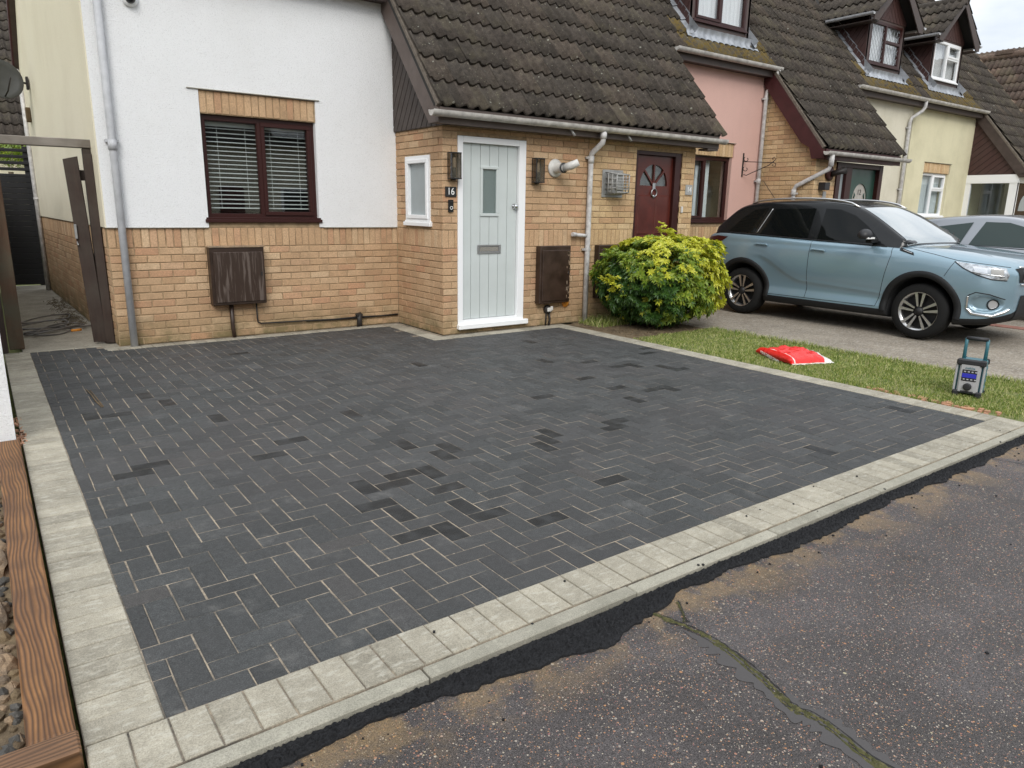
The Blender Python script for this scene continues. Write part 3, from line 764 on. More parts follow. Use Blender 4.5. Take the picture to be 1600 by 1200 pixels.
# ---- herringbone driveway
bed = MB(); zb = -.0030
bed.box((-4.10, -5.224, -.2), (1.74, -.0, zb)); bed.box((-4.10, 0.001, -.2), (-.01, 1.10, zb)); bed.box((-4.10, 1.101, -.2), (-3.28, 1.24, zb))
drive = tag(bed.build('driveway', 'joint_sand'), kind='structure')
WET = [(-.73, -3.39), (-.79, -3.52), (-.85, -3.62), (-.91, -3.72), (-.98, -3.86), (-2.04, -3.33), (-2.21, -3.36), (-2.12, -3.55), (-2.32, -3.68), (-2.57, -3.79), (-2.32, -3.96),
       (-1.54, -3.90), (-1.41, -3.81), (-1.81, -4.13), (-1.57, -4.37), (-2.56, -4.10), (-2.44, -4.27), (-2.75, -4.33), (-2.59, -4.39), (-2.51, -4.49), (-2.18, -4.5), (-2.15, -4.60), (-1.51, -3.75),
       (1.30, -1.9), (.95, -1.6), (.38, -2.72), (.18, -2.95), (.14, -3.02), (.54, -2.23), (1.04, -2.5), (.48, -3.83), (-1.3, -2.66), (-1.92, .22), (-1.45, -.45), (-2.14, .56), (.0, -2.4), (-.2, -2.2), (.3, -2.0), (-1.9, -3.1), (-2.05, -3.75), (-1.95, -3.45), (-2.42, -3.62), (-2.65, -3.98), (-1.65, -4.0), (-1.35, -3.6), (-1.9, -4.3), (-2.3, -4.4), (-2.65, -4.2), (-1.0, -3.95), (-.6, -3.3), (.0, -2.9), (.25, -3.1), (.75, -2.3), (.9, -2.55), (.45, -2.0), (.1, -1.7), (1.1, -2.1), (-.1, -2.05), (-1.1, -2.2), (-2.9, -3.0)]
_pc = {}
def paver_mesh(w, h, mat, var):
    k = (round(w, 3), round(h, 3), mat, var)
    if k not in _pc:
        b = MB(); fr = frame((0, 0, 0), (1, 0, 0), (0, 1, 0), (0, 0, 1)); rr = random.Random(var * 31 + int(w * 1000)); j = lambda: rr.uniform(-.0009, .0009)
        b.prism([(-w / 2 + j(), -h / 2 + j()), (w / 2 + j(), -h / 2 + j()), (w / 2 + j(), h / 2 + j()), (-w / 2 + j(), h / 2 + j())], fr, -.045, 0, 0, .0040)
        _pc[k] = b.mesh('paver', mat)
    return _pc[k]
pav = []
U = .1; GX, GY = .0038, .0032
for i in range(-12, 60):
    for j in range(-6, 70):
        t = (i - j) % 4
        if t == 0: w, h = 2, 1
        elif t == 3: w, h = 1, 2
        else: continue
        x0, y0 = -3.54 + i * U, -5.12 + j * U; x1, y1 = x0 + w * U, y0 + h * U; cx = (x0 + x1) / 2
        X0, X1, Y0 = -3.90, 1.52, -5.02
        Y1 = 1.18 if cx < -3.28 else (.90 if cx < -.25 else -.23)
        if (y0 + y1) / 2 > -.23 and cx < -.25: X1 = -.25
        if (y0 + y1) / 2 > .90 and cx < -3.28: X1 = -3.28
        a0, a1, c0, c1 = max(x0, X0), min(x1, X1), max(y0, Y0), min(y1, Y1)
        if a1 - a0 < .018 or c1 - c0 < .018: continue
        pav.append((a0 + GX / 2, a1 - GX / 2, c0 + GY / 2, c1 - GY / 2))
pav.sort(key=lambda q: (q[0] - CAM_POS.x) ** 2 + (q[2] - CAM_POS.y) ** 2 + (0 if seen(((q[0] + q[1]) / 2, (q[2] + q[3]) / 2, 0), 0) else 900))
rest = MB(); nearp = 0
rw = random.Random(3)
for (a0, a1, c0, c1) in pav:
    cx, cy = (a0 + a1) / 2, (c0 + c1) / 2; dz = rw.uniform(-.0012, .0014)
    dw = min((cx - a) ** 2 + (cy - b_) ** 2 for a, b_ in WET); wet = dw < .056 ** 2 or (dw < .16 ** 2 and rw.random() < .06) or rw.random() < .015
    if nearp < 300:
        o = link('paver', paver_mesh(a1 - a0, c1 - c0, 'charcoal_paver_damp' if wet else 'charcoal_paver', rw.randrange(3)), drive)
        o.matrix_basis = Matrix.Translation((cx, cy, dz)) @ Matrix.Rotation(rw.uniform(-.004, .004), 4, 'X') @ Matrix.Rotation(rw.uniform(-.004, .004), 4, 'Y') @ Matrix.Rotation(rw.uniform(-.003, .003), 4, 'Z'); nearp += 1
    else:
        tx, ty = rw.uniform(-.004, .004), rw.uniform(-.004, .004)
        f = lambda a, b_, c=0: Vector((a, b_, c + dz + (a - cx) * tx + (b_ - cy) * ty))
        rest.prism([(a0, c0), (a1, c0), (a1, c1), (a0, c1)], f, -.04, 0, 1 if wet else 0, .0040)
o = rest.build('block_paving', ['charcoal_paver', 'charcoal_paver_damp'], drive, fix=True); o['kind'] = 'stuff'
def edging(a0, a1, c0, c1, th=.06):
    me_k = ('e', round(a1 - a0, 3), round(c1 - c0, 3), rw.randrange(3))
    if me_k not in _pc:
        b = MB(); w, h = a1 - a0, c1 - c0; b.prism([(-w / 2, -h / 2), (w / 2, -h / 2), (w / 2, h / 2), (-w / 2, h / 2)], frame((0, 0, 0), (1, 0, 0), (0, 1, 0), (0, 0, 1)), -th, 0, 0, .003)
        _pc[me_k] = b.mesh('edging_block', 'edging_concrete')
    o = link('edging_block', _pc[me_k], drive)
    o.matrix_basis = Matrix.Translation(((a0 + a1) / 2, (c0 + c1) / 2, .003 + rw.uniform(-.0012, .0012))) @ Matrix.Rotation(rw.uniform(-.004, .004), 4, 'X') @ Matrix.Rotation(rw.uniform(-.004, .004), 4, 'Z')
g = .0055
for k in range(60):                                  # left border, laid across
    y = -5.02 + k * .1035
    if y < 1.16: edging(-4.10, -3.902, y + g / 2, min(y + .1035, 1.18) - g / 2)
for k in range(57):                                  # front border
    x = -4.10 + k * .1035
    if x < 1.70: edging(x + g / 2, min(x + .1035, 1.72) - g / 2, -5.222, -5.024)
for k in range(47):                                  # right border
    y = -5.02 + k * .1035
    if y < -.25: edging(1.524, 1.72, y + g / 2, min(y + .1035, -.235) - g / 2)
for k in range(29):                                  # strip under the front wall
    x = -3.276 + k * .1035
    if x < -.28: edging(x + g / 2, min(x + .1035, -.255) - g / 2, .904, 1.02)
for k in range(8):                                   # long kerbs beside the porch
    x = -.248 + k * .25
    if x < 1.52: edging(x + g / 2, min(x + .25, 1.72) - g / 2, -.226, -.075)
for k in range(5):
    y = -.07 + k * .25; edging(-.248, -.075, y, min(y + .246, 1.02))
for k in range(7): edging(-4.10 + k * .115, -4.10 + k * .115 + .112, 1.185, 1.238)
b = MB(); b.box((-.072, -.072, -.1), (1.9, -.002, -.006)); b.box((-.072, -.0015, -.1), (-.002, 1.09, -.006)); b.box((-3.0, 1.021, -.1), (-.073, 1.098, -.006))
tag(b.build('mortar_haunch', 'path_concrete', drive), kind=None)
# pin kerb and the fresh tarmac patch along it
k = 0; x = -4.10
while x < 1.75:
    b = MB(); x2 = min(x + .915, 1.76); b.cbox((x + .003, -5.284, -.12), (x2 - .003, -5.2235, -.006 + rw.uniform(-.0015, .0015)), .004); b.build('kerb_stone', 'kerb_concrete', drive); x = x2
NX, NY = 1100, 34; rows = []
for j in range(NY + 1):
    row = []
    for i in range(NX + 1):
        x = -4.4 + 6.25 * i / NX
        wdt = .085 + .045 * noise.noise((x * 1.3, 3, 0)) + .030 * noise.noise((x * 6, 0, 0)) + .012 * noise.noise((x * 30, 9, 0)) + (.06 * max(0, 1 - abs(x + 2.55) / .5))
        y = -5.284 - wdt * j / NY; e = 1 - abs(j / NY * 2 - 1) ** 6
        z = -.030 + .013 * e + .014 * noise.noise((x * 110, y * 110, 0)) * e + .004 * noise.noise((x * 30, y * 30, 4))
        if j == NY: z = -.045
        row.append((x, y, z))
    rows.append(row)
b = MB(); b.grid(rows, smooth=False, flip=True); tag(b.build('tarmac_strip', 'fresh_tarmac'), kind='structure')
# loose crumbs of tarmac
b = MB()
for _ in range(90):
    x = random.uniform(-4.2, 1.6); y = random.choice([random.gauss(-5.40, .05), random.gauss(-5.40, .06), random.gauss(-5.38, .05), random.uniform(-5.29, -5.05)]) if random.random() < .8 else random.uniform(-6.3, -5.3)
    r = random.uniform(.0015, .0045); z = .004 if y > -5.225 else (-.008 if y > -5.286 else -.034)
    b.box((x - r, y - r, z), (x + r, y + r, z + r * 1.4), 0, Matrix.Translation((x, y, 0)) @ Matrix.Rotation(random.random() * 3, 4, 'Z') @ Matrix.Translation((-x, -y, 0)))
tag(b.build('tarmac_crumbs', 'fresh_tarmac'), kind='stuff')

# crack filled with moss, and the damp film beside it
CR = [(-2.30, -5.37), (-2.285, -5.45), (-2.26, -5.53), (-2.25, -5.63), (-2.255, -5.72), (-2.285, -5.86), (-2.31, -5.94), (-2.33, -6.0), (-2.315, -6.06), (-2.318, -6.13), (-2.345, -6.27), (-2.33, -6.45), (-2.40, -6.7)]
def spline(path, n):
    P = [Vector((*p, 0)) for p in path]; P = [P[0] * 2 - P[1]] + P + [P[-1] * 2 - P[-2]]; out = []
    for i in range(1, len(P) - 2):
        for k in range(n):
            t = k / n; a, b_, c, d = P[i - 1:i + 3]
            out.append(.5 * ((2 * b_) + (c - a) * t + (2 * a - 5 * b_ + 4 * c - d) * t * t + (3 * b_ - a - 3 * c + d) * t ** 3))
    return out
def ribbon(name, path, w0, mat, z, seed, n=26, lump=.0, kind='stuff', off=0.0, rag=1.0):
    pts = spline(path, n); rows = []
    for i, p in enumerate(pts):
        d = (pts[min(i + 1, len(pts) - 1)] - pts[max(i - 1, 0)]).normalized(); nrm = Vector((d.y, -d.x, 0)); t = i / len(pts)
        wob = .006 * noise.noise((t * 30, seed, 0)); w = w0 * (.35 + 1.5 * abs(noise.noise((t * 16, seed, 5)))) * min(1, t * 12 + .15)
        l = w * (.5 + rag * .45 * noise.noise((t * 70, 1, seed)) + rag * .3 * noise.noise((t * 190, 1, seed))); r = w * (.5 + rag * .45 * noise.noise((t * 70, 9, seed)) + rag * .3 * noise.noise((t * 190, 9, seed))); row = []
        for s in range(7):
            q = p + nrm * (-l + (l + r) * s / 6 + wob + off)
            row.append((q.x, q.y, z + lump * (1 - (s / 3 - 1) ** 2) * (.5 + .9 * noise.noise((q.x * 120, q.y * 120, seed)))))
        rows.append(row)
    b = MB(); b.grid(rows, smooth=False); return tag(b.build(name, mat, fix=False), kind=kind)
ribbon('damp_patch', CR[2:], .085, 'wet_film', -.0322, 2, off=.030, rag=0)
ribbon('damp_patch', CR[6:], .055, 'wet_film', -.0320, 8, off=-.022, rag=0)
ribbon('road_crack', CR, .010, 'crack_dark', -.0317, 5, off=-.013)
ribbon('road_crack', CR[1:], .008, 'crack_dark', -.0316, 25, off=.014)
ribbon('road_crack', [(-2.15, -5.385), (-2.18, -5.43), (-2.215, -5.47), (-2.235, -5.51)], .012, 'crack_dark', -.0312, 11)
ribbon('moss_line', CR, .030, 'moss', -.0325, 4, lump=.006)
ribbon('moss_line', CR[3:], .014, 'moss', -.0323, 44, lump=.004, off=.016)
ribbon('moss_line', [(-2.16, -5.39), (-2.18, -5.42), (-2.215, -5.47), (-2.25, -5.50)], .012, 'moss', -.0318, 14, lump=.004)
ribbon('road_crack', [(.75, -5.36), (.77, -5.42), (.80, -5.52), (.83, -5.7), (.9, -6.0)], .010, 'crack_dark', -.0315, 21)

# ---- lawn blades
def blades(name, n, region, hmin, hmax, mat, zf=0, dens=None, kind='stuff', w=.0022, seed=5):
    rr = random.Random(seed); b_v = []; b_f = []
    while n > 0:
        x, y = region(rr)
        if dens and rr.random() > dens(x, y): continue
        n -= 1; h = rr.uniform(hmin, hmax) * (.7 + .6 * abs(noise.noise((x * 2.5, y * 2.5, seed)))); a = rr.uniform(0, 6.28); ww = w * rr.uniform(.8, 1.8)
        dx, dy = math.cos(a), math.sin(a); lean = rr.uniform(.2, 1.1) * h; la = rr.uniform(0, 6.28); lx, ly = math.cos(la) * lean, math.sin(la) * lean; k = len(b_v)
        b_v += [(x - dx * ww, y - dy * ww, zf - .01), (x + dx * ww, y + dy * ww, zf - .01), (x + lx * .4 + dx * ww * .7, y + ly * .4 + dy * ww * .7, zf + h * .6), (x + lx * .4 - dx * ww * .7, y + ly * .4 - dy * ww * .7, zf + h * .6), (x + lx, y + ly, zf + h)]
        b_f += [(k, k + 1, k + 2, k + 3), (k + 3, k + 2, k + 4)]
    me = bpy.data.meshes.new(name); me.from_pydata(b_v, [], b_f); me.materials.append(M[mat]); me.update()
    return tag(link(name, me), kind=kind)
def lawn_region(rr):
    y = -5.22 + 3.95 * rr.random() ** 1.0
    l = 1.74 + .05 * noise.noise((y * 3, 1, 0)) + (.06 if y < -4.6 else 0); r = 3.14 + .07 * noise.noise((y * 2.4, 7, 0)) + (-.05 if y > -2 else 0)
    x = rr.uniform(l, r)
    # verge in front of the lawn peters out toward the street
    return x, y
def lawn_density(x, y):
    d = .55 + .8 * noise.noise((x * 3.2, y * 3.2, 0))
    if noise.noise((x * 1.7 + 5, y * 1.7, 3)) > .22: d *= .35
    if x < 1.86: d *= .55
    if y > -1.9: d *= .75
    return max(.12, d)
blades('grass', 62000, lawn_region, .014, .040, 'grass_blade', -.01, lawn_density)
blades('grass', 2600, lambda rr: (rr.gauss(3.12, .035), rr.uniform(-5.2, -1.3)), .03, .075, 'grass_blade', -.01, None, seed=9)
blades('weeds', 900, lambda rr: (rr.uniform(1.95, 2.6), rr.uniform(-.5, -.06)), .04, .16, 'grass_blade', -.01, None, seed=12)
b = MB()
for _ in range(900):
    x, y = random.uniform(1.78, 3.1), random.uniform(-1.35, -.1); r = random.uniform(.006, .02); a = random.uniform(0, 6.28)
    p = Vector((x, y, -.004)); u = Vector((math.cos(a), math.sin(a), random.uniform(-.3, .5))) * r; v_ = Vector((-math.sin(a), math.cos(a), random.uniform(-.3, .5))) * r * .5
    b.add([p - u, p + v_, p + u, p - v_ + Vector((0, 0, .004))], [(0, 1, 2, 3)])
tag(b.build('leaf_litter', 'leaf_litter'), kind='stuff')
b = MB()
for _ in range(60):
    x = random.uniform(1.74, 1.86); y = random.uniform(-5.0, -4.0); r = random.uniform(.004, .02)
    b.box((x - r, y - r, -.02), (x + r, y + r * .8, .001 + r * .2), 0)
tag(b.build('spilt_mortar', 'screed_red'), kind='stuff')
sheet('grass_verge', 1.77, 3.1, -5.34, -5.2, -.02, 'garden_soil')

# ---- bush
def bush():
    e = empty('bush', 'rounded garden bush with bright yellow green leaves beside the red front door', 'bush', (2.72, -.78, 0))
    cx, cy, rx, ry, H = 2.73, -.78, .80, .72, 1.20; rr = random.Random(21)
    mb = {k: MB() for k in ('leaf_yellow', 'leaf_lime', 'leaf_green')}
    def rosette(p, n, size, mk, k=7):
        n = n.normalized(); t = n.orthogonal().normalized(); bt = n.cross(t); a0 = rr.uniform(0, 6.28); b = mb[mk]
        for i in range(k):
            a = a0 + 2 * math.pi * i / k + rr.uniform(-.2, .2); ln = size * rr.uniform(.75, 1.15); el = rr.uniform(.05, .65)
            d = (t * math.cos(a) + bt * math.sin(a)) * math.cos(el) + n * math.sin(el); s = d.cross(n).normalized() * ln * .22
            drop = Vector((0, 0, -ln * .18)); m1 = p + d * ln * .5 + n * .006; tip = p + d * ln + drop
            b.add([p, m1 - s, tip, m1 + s], [(0, 1, 2), (0, 2, 3)])
        
    for i in range(7600):
        u = rr.uniform(-1, 1); th = rr.uniform(0, 6.28); s = math.sqrt(1 - u * u); d = Vector((s * math.cos(th), s * math.sin(th), u))
        lump = 1 + .15 * noise.noise(d * 2.1 + Vector((3, 1, 7))) + .10 * noise.noise(d * 5.5)
        rad = (1 - .42 * rr.random() ** 2.4) * lump / (abs(d.x) ** 2.7 + abs(d.y) ** 2.7 + abs(d.z) ** 2.7) ** (1 / 2.7) * .95
        zc = .60; p = Vector((cx + d.x * rx * rad, cy + d.y * ry * rad, zc + d.z * (.52 if d.z > 0 else .56) * rad))
        if d.z < 0: p.x = cx + (p.x - cx) * (1 - .22 * d.z * d.z); p.y = cy + (p.y - cy) * (1 - .22 * d.z * d.z)
        if p.z < .04 or p.y > -.03: continue
        # a few hollows where the inside shows
        if noise.noise(d * 3.3 + Vector((9, 2, 4))) < -.22 and rad > .72: continue
        new_growth = d.z * .62 + .62 * d.x - .10 * d.y + .55 * noise.noise(d * 2.6 + Vector((1, 8, 3))) + (rad / lump - .95) * 1.4  # yellow new growth on top, right and outside; mature green low and inside
        mk = 'leaf_yellow' if new_growth > .16 else ('leaf_lime' if new_growth > -.35 else 'leaf_green')
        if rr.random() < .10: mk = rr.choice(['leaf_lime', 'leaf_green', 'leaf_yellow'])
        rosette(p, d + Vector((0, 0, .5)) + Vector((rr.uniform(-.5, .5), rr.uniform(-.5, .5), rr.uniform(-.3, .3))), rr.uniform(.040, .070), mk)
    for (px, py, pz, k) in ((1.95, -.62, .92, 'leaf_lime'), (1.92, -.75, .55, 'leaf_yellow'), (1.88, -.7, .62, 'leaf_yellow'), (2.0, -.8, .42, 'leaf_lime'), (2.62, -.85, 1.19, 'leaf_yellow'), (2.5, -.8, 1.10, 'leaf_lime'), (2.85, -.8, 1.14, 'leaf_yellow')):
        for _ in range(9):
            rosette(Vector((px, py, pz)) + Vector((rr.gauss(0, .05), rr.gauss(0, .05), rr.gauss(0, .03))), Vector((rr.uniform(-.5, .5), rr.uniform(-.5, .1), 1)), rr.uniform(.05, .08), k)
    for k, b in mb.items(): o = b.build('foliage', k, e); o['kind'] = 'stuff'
    for i in range(16):
        a = rr.uniform(0, 6.28); b = MB(); x, y = cx + .16 * math.cos(a), cy + .14 * math.sin(a); q = Vector((x, y, -.02)); pts = [q]
        for k in range(5): q = q + Vector((math.cos(a) * .10 + rr.uniform(-.03, .03), math.sin(a) * .08 + rr.uniform(-.03, .03), .17)); pts.append(q.copy())
        b.tube(pts, [.013, .011, .009, .007, .005, .003], 6); b.build('stem', 'twig', e)
    shift(e)
bush()

# ---- left border: sleeper edging, stones, end of a rendered wall
e = empty('timber_sleeper', 'long stained softwood sleeper with knots edging the left bed along the pale blocks', 'sleeper', (-4.165, -3.4, 0))
b = MB(); b.cbox((-4.225, -4.985, -.12), (-4.112, -1.99, .042), .006); b.build('beam', 'sleeper_wood', e); shift(e)
e = empty('timber_sleeper', 'short cross cut sleeper at the near end of the left timber edging', 'sleeper', (-4.5, -5.05, 0))
b = MB(); b.cbox((-5.3, -5.085, -.14), (-4.108, -4.990, .046), .006); b.build('beam', 'sleeper_wood_cross', e); shift(e)
def rock(x, y, z, r, mat, label, seed):
    bm = bmesh.new(); bmesh.ops.create_icosphere(bm, subdivisions=4, radius=1)
    for v in bm.verts:
        d = v.co.normalized(); k = 1 + .35 * noise.noise(d * 1.3 + Vector((seed, 0, 0))) + .12 * noise.noise(d * 4 + Vector((0, seed, 0))) + .05 * noise.noise(d * 11)
        v.co = Vector((d.x * r[0], d.y * r[1], d.z * r[2])) * k
    me = bpy.data.meshes.new('rock'); bm.to_mesh(me); bm.free(); me.materials.append(M[mat])
    return tag(link('rock', me, None, (x, y, z)), label, 'rock', 'stones behind the timber edging')
rock(-4.31, -3.55, -.07, (.085, .22, .10), 'rock_tan', 'tan sandstone rock furthest back behind the long sleeper', 1)
rock(-4.31, -4.02, -.10, (.085, .15, .08), 'rock_tan', 'tan rock with a dark hollow below it behind the long sleeper', 5)
rock(-4.31, -4.34, -.10, (.08, .14, .085), 'rock_tan', 'tan layered rock beside the large knot of the long sleeper', 9)
rock(-4.36, -4.62, -.16, (.10, .13, .08), 'rock_dark', 'dark pitted rock low behind the long sleeper', 14)
rock(-4.32, -4.86, -.12, (.09, .12, .08), 'rock_dark', 'rough dark grey stone in the near corner of the timber edging', 17)
rock(-4.42, -4.2, -.08, (.09, .2, .1), 'rock_tan', 'broad tan stone second row back from the long sleeper', 23)
b = MB(); rr_ = random.Random(31)
for _ in range(420):
    x, y = -4.24 - abs(rr_.gauss(0, .10)), rr_.uniform(-4.98, -1.95); r = rr_.uniform(.006, .026)
    bm = bmesh.new(); bmesh.ops.create_icosphere(bm, subdivisions=1, radius=r)
    b.add([v_.co * rr_.uniform(.7, 1.25) + Vector((x, y, -.068)) for v_ in bm.verts], [[v_.index for v_ in f_.verts] for f_ in bm.faces], rr_.randrange(3)); bm.free()
tag(b.build('rubble', ['rock_dark', 'garden_soil', 'rock_tan']), kind='stuff')
e = empty('garden_wall', 'end of a pale roughcast garden wall at the left edge', 'wall', (-4.45, .3, 0))
b = MB(); b.box((-4.75, -1.95, -.1), (-4.128, 1.30, .95)); b.build('wall', 'white_roughcast', e)
b = MB(); b.cbox((-4.78, -1.98, .95), (-4.11, 1.3, 1.0), .008); b.build('coping', 'kerb_concrete', e); shift(e)
b = MB()
for _ in range(50):
    x = random.uniform(-4.125, -4.08); y = random.uniform(-2.0, -1.3); r = random.uniform(.006, .02); b.box((x - r * .6, y - r, -.01), (x + r * .6, y + r, .004), 0)
tag(b.build('spilt_mortar', 'screed_red'), kind='stuff')
b = MB(); b.tube([(-3.632, -.70, .004), (-3.62, -.90, .008), (-3.615, -1.12, .006), (-3.60, -1.32, .004)], .0045, 5); b.tube([(-3.61, -.74, .004), (-3.60, -1.0, .006), (-3.59, -1.31, .004)], .0035, 5)
tag(b.build('dry_stalk', 'leaf_litter'), 'dry straw coloured stalk lying on the dark block paving', 'stalk')

# ================================================================== HOUSES
def solid(mb, fr, w, z0, h, holes, c0, c1, mat=0, x0=0):
    """wall panel with rectangular holes, as butted boxes"""
    xs = sorted({x0, w} | {min(max(v, x0), w) for q in holes for v in q[:2]}); zs = sorted({z0, h} | {min(max(v, z0), h) for q in holes for v in q[2:]})
    for i in range(len(xs) - 1):
        for j in range(len(zs) - 1):
            cx, cz = (xs[i] + xs[i + 1]) / 2, (zs[j] + zs[j + 1]) / 2
            if any(q[0] < cx < q[1] and q[2] < cz < q[3] for q in holes): continue
            mb.box((xs[i], zs[j], c0), (xs[i + 1], zs[j + 1], c1), mat, fr.mat)
def rz(y): return 2.70 + SLOPE * y                 # roof surface height over y
NV = Vector((0, 1, SLOPE)).normalized()
EY = -.185                                          # tile edge at the porch eaves
def roof_frame(x0): 
    f = frame((x0, EY, rz(EY) - .045), (1, 0, 0), (0, 1, SLOPE), (0, -SLOPE, 1)); return f
STEP_Y = TILE_G / math.sqrt(1 + SLOPE ** 2)
WALL_Y = 1.10
RIDGE_Y = 3.9
def front_frame(x0, y): return frame((x0, y, 0), (1, 0, 0), (0, 0, 1), (0, -1, 0))
def side_frame(x): return frame((x, WALL_Y, 0), (0, -1, 0), (0, 0, 1), (-1, 0, 0))
DORMERS = [(5.13, 6.60), (10.24, 11.62), (12.86, 14.24)]
def in_dormer(x, y): return any(a - .02 < x < b + .02 and 1.24 < y < 2.6 for a, b in DORMERS)
def moss_pick(x0):
    def f(a, b):
        x = x0 + a; y = EY + b / TILE_G * STEP_Y
        if .85 < y < 1.22 and any(p - .45 < x < q + .35 for p, q in DORMERS): return 'roof_tile_mossy'
        return 'roof_tile'
    return f
def ROLL(n): return -.155 + n * TILE_W / 2
def main_roof(parent, x0, x1, porch, limit=300):
    """tiled slope between x0 and x1; porch=(xa,xb) where it runs down over the entrance"""
    b = MB(); n = Vector((0, -SLOPE, 1)).normalized(); th = .035
    def slab(xa, xb, ya, yb):
        p = [Vector((xa, ya, rz(ya))) - n * .055, Vector((xb, ya, rz(ya))) - n * .055, Vector((xb, yb, rz(yb))) - n * .055, Vector((xa, yb, rz(yb))) - n * .055]
        b.add(p + [q - n * th for q in p], [(0, 1, 2, 3), (7, 6, 5, 4), (0, 4, 5, 1), (1, 5, 6, 2), (2, 6, 7, 3), (3, 7, 4, 0)])
    slab(x0, x1, .90, RIDGE_Y)
    if porch: slab(porch[0], porch[1], EY + .02, .899)
    ry = RIDGE_Y; zt = rz(ry) - .08
    b.add([(x0, ry + .01, zt), (x1, ry + .01, zt), (x1, 7.35, 3.40), (x0, 7.35, 3.40), (x0, ry + .01, zt - .1), (x1, ry + .01, zt - .1), (x1, 7.35, 3.30), (x0, 7.35, 3.30)],
          [(0, 1, 2, 3), (7, 6, 5, 4), (0, 4, 5, 1), (1, 5, 6, 2), (2, 6, 7, 3), (3, 7, 4, 0)], 1)
    rf = b.build('roof', ['felt', 'roof_tile'], parent)
    T = Tiles(); k0 = 5
    if porch:
        f = roof_frame(porch[0]); T.area(f, 0, porch[1] - porch[0], 0, k0 * TILE_G, 'roof_tile', moss=moss_pick(porch[0]))
    f = roof_frame(x0); top = (RIDGE_Y - EY) / STEP_Y * TILE_G
    T.area(f, 0, x1 - x0, k0 * TILE_G, top, 'roof_tile', keep=lambda a, c: not in_dormer(x0 + a, EY + c / TILE_G * STEP_Y), moss=moss_pick(x0))
    T.build(rf, limit)
    b = MB()
    x = x0
    while x < x1 - .05:
        xe = min(x + .44, x1); b.lathe([(.12, 0), (.12, xe - x - .01)], Matrix.Translation((x, RIDGE_Y, rz(RIDGE_Y) - .04)), 10); x = xe
    b.build('ridge_tiles', 'roof_tile', rf)
    return rf
def fascia(parent, x0, x1, y, z0, z1, mat, soff=None, name='fascia'):
    b = MB(); b.box((x0, y, z0), (x1, y + .022, z1)); o = b.build(name, mat, parent)
    if soff:
        b = MB(); b.box((x0, y + .0225, z0 + .008), (x1, soff, z0 + .018)); b.build('soffit', mat, o)
    return o
def verge(parent, x, side, y0, y1, mat, mortar='kerb_concrete', depth=.20, drop=.30, curve=False):
    """barge board under the tile edge on plane x, and the bedding mortar; side=-1 faces left"""
    n = Vector((0, -SLOPE, 1)).normalized(); xa, xb = sorted((x, x + .022)); K = 1.562
    f = frame((xa, 0, 0), (0, 1, 0), (0, 0, 1), (1, 0, 0))
    zl = 2.285
    top = lambda y: rz(y) - .062 * K; low = lambda y: rz(y) - drop * K
    yb = (zl - 2.70 + drop * K) / SLOPE
    if curve: poly_pts = [(y0, zl), (y0, top(y0)), (y1, top(y1)), (y1, low(y1)), (yb + .22, low(yb + .22) + .0), (yb + .06, zl + .18), (yb, zl)]
    else: poly_pts = [(y0, zl), (y0, top(y0)), (y1, top(y1)), (y1, low(y1)), (yb, zl)]
    b = MB(); b.prism(poly_pts[::-1], f, 0, .022)
    o = b.build('barge_board', mat, parent, fix=True)
    b = MB(); p = [];
    for yy in (y0 - .01, y1):
        c = Vector((xa - .004, yy, rz(yy))); p += [c - n * .062, c - n * .022, c - n * .012 + Vector((.055, 0, 0)), c - n * .062 + Vector((.055, 0, 0))]
    b.add(p, [(0, 1, 5, 4), (1, 2, 6, 5), (2, 3, 7, 6), (3, 0, 4, 7), (0, 3, 2, 1), (4, 5, 6, 7)]); b.build('verge_mortar', mortar, o, fix=True)
    return o
concrete_mat('verge_bedding', (.20, .17, .14), (.12, .10, .08), 18)
def house(name_label, loc):
    return empty('terraced_house', name_label, 'house', loc, 'terraced houses in the row')

# ---------------------------------------------------------------- number 16: white roughcast over buff brick
H16 = house('white roughcast terraced house with brown framed window and pale grey front door', (-3.14, 1.1, 0))
BR = Bricks('buff_brick')
F = front_frame(-3.14, WALL_Y); X = lambda x: x + 3.14
win16 = (X(-2.19), X(-.985), 1.262, 2.31)
lint16 = (X(-2.19), X(-.975), 2.31, 2.535)
MORT = MB()
solid(MORT, F, X(.006), 0.0, 1.178, [], -.22, -.007); solid(MORT, F, X(-.97), 2.31, 2.53, [], -.10, -.007, x0=X(-2.2))
BR.wall(F, X(.004), 1.175, soldier=[(.975, 1.175)], holes=[])
lf = frame((-2.19, WALL_Y, 2.312), (1, 0, 0), (0, 0, 1), (0, -1, 0)); BR.wall(lf, 1.215, .22, soldier=[(0, .22)])
# flank wall (narrow view down the alley)
FK = frame((-3.31, 7.25, 0), (.17, -6.15, 0), (0, 0, 1), (-1, -.0276, 0)); LK = 6.152
solid(MORT, FK, LK - .005, 0, 1.178, [], -.2, -.007); BR.wall(FK, LK - .11, 1.175, soldier=[(.975, 1.175)]); BR.wall(FK, LK - .002, .975, x0=LK - .108, stretch=.12)
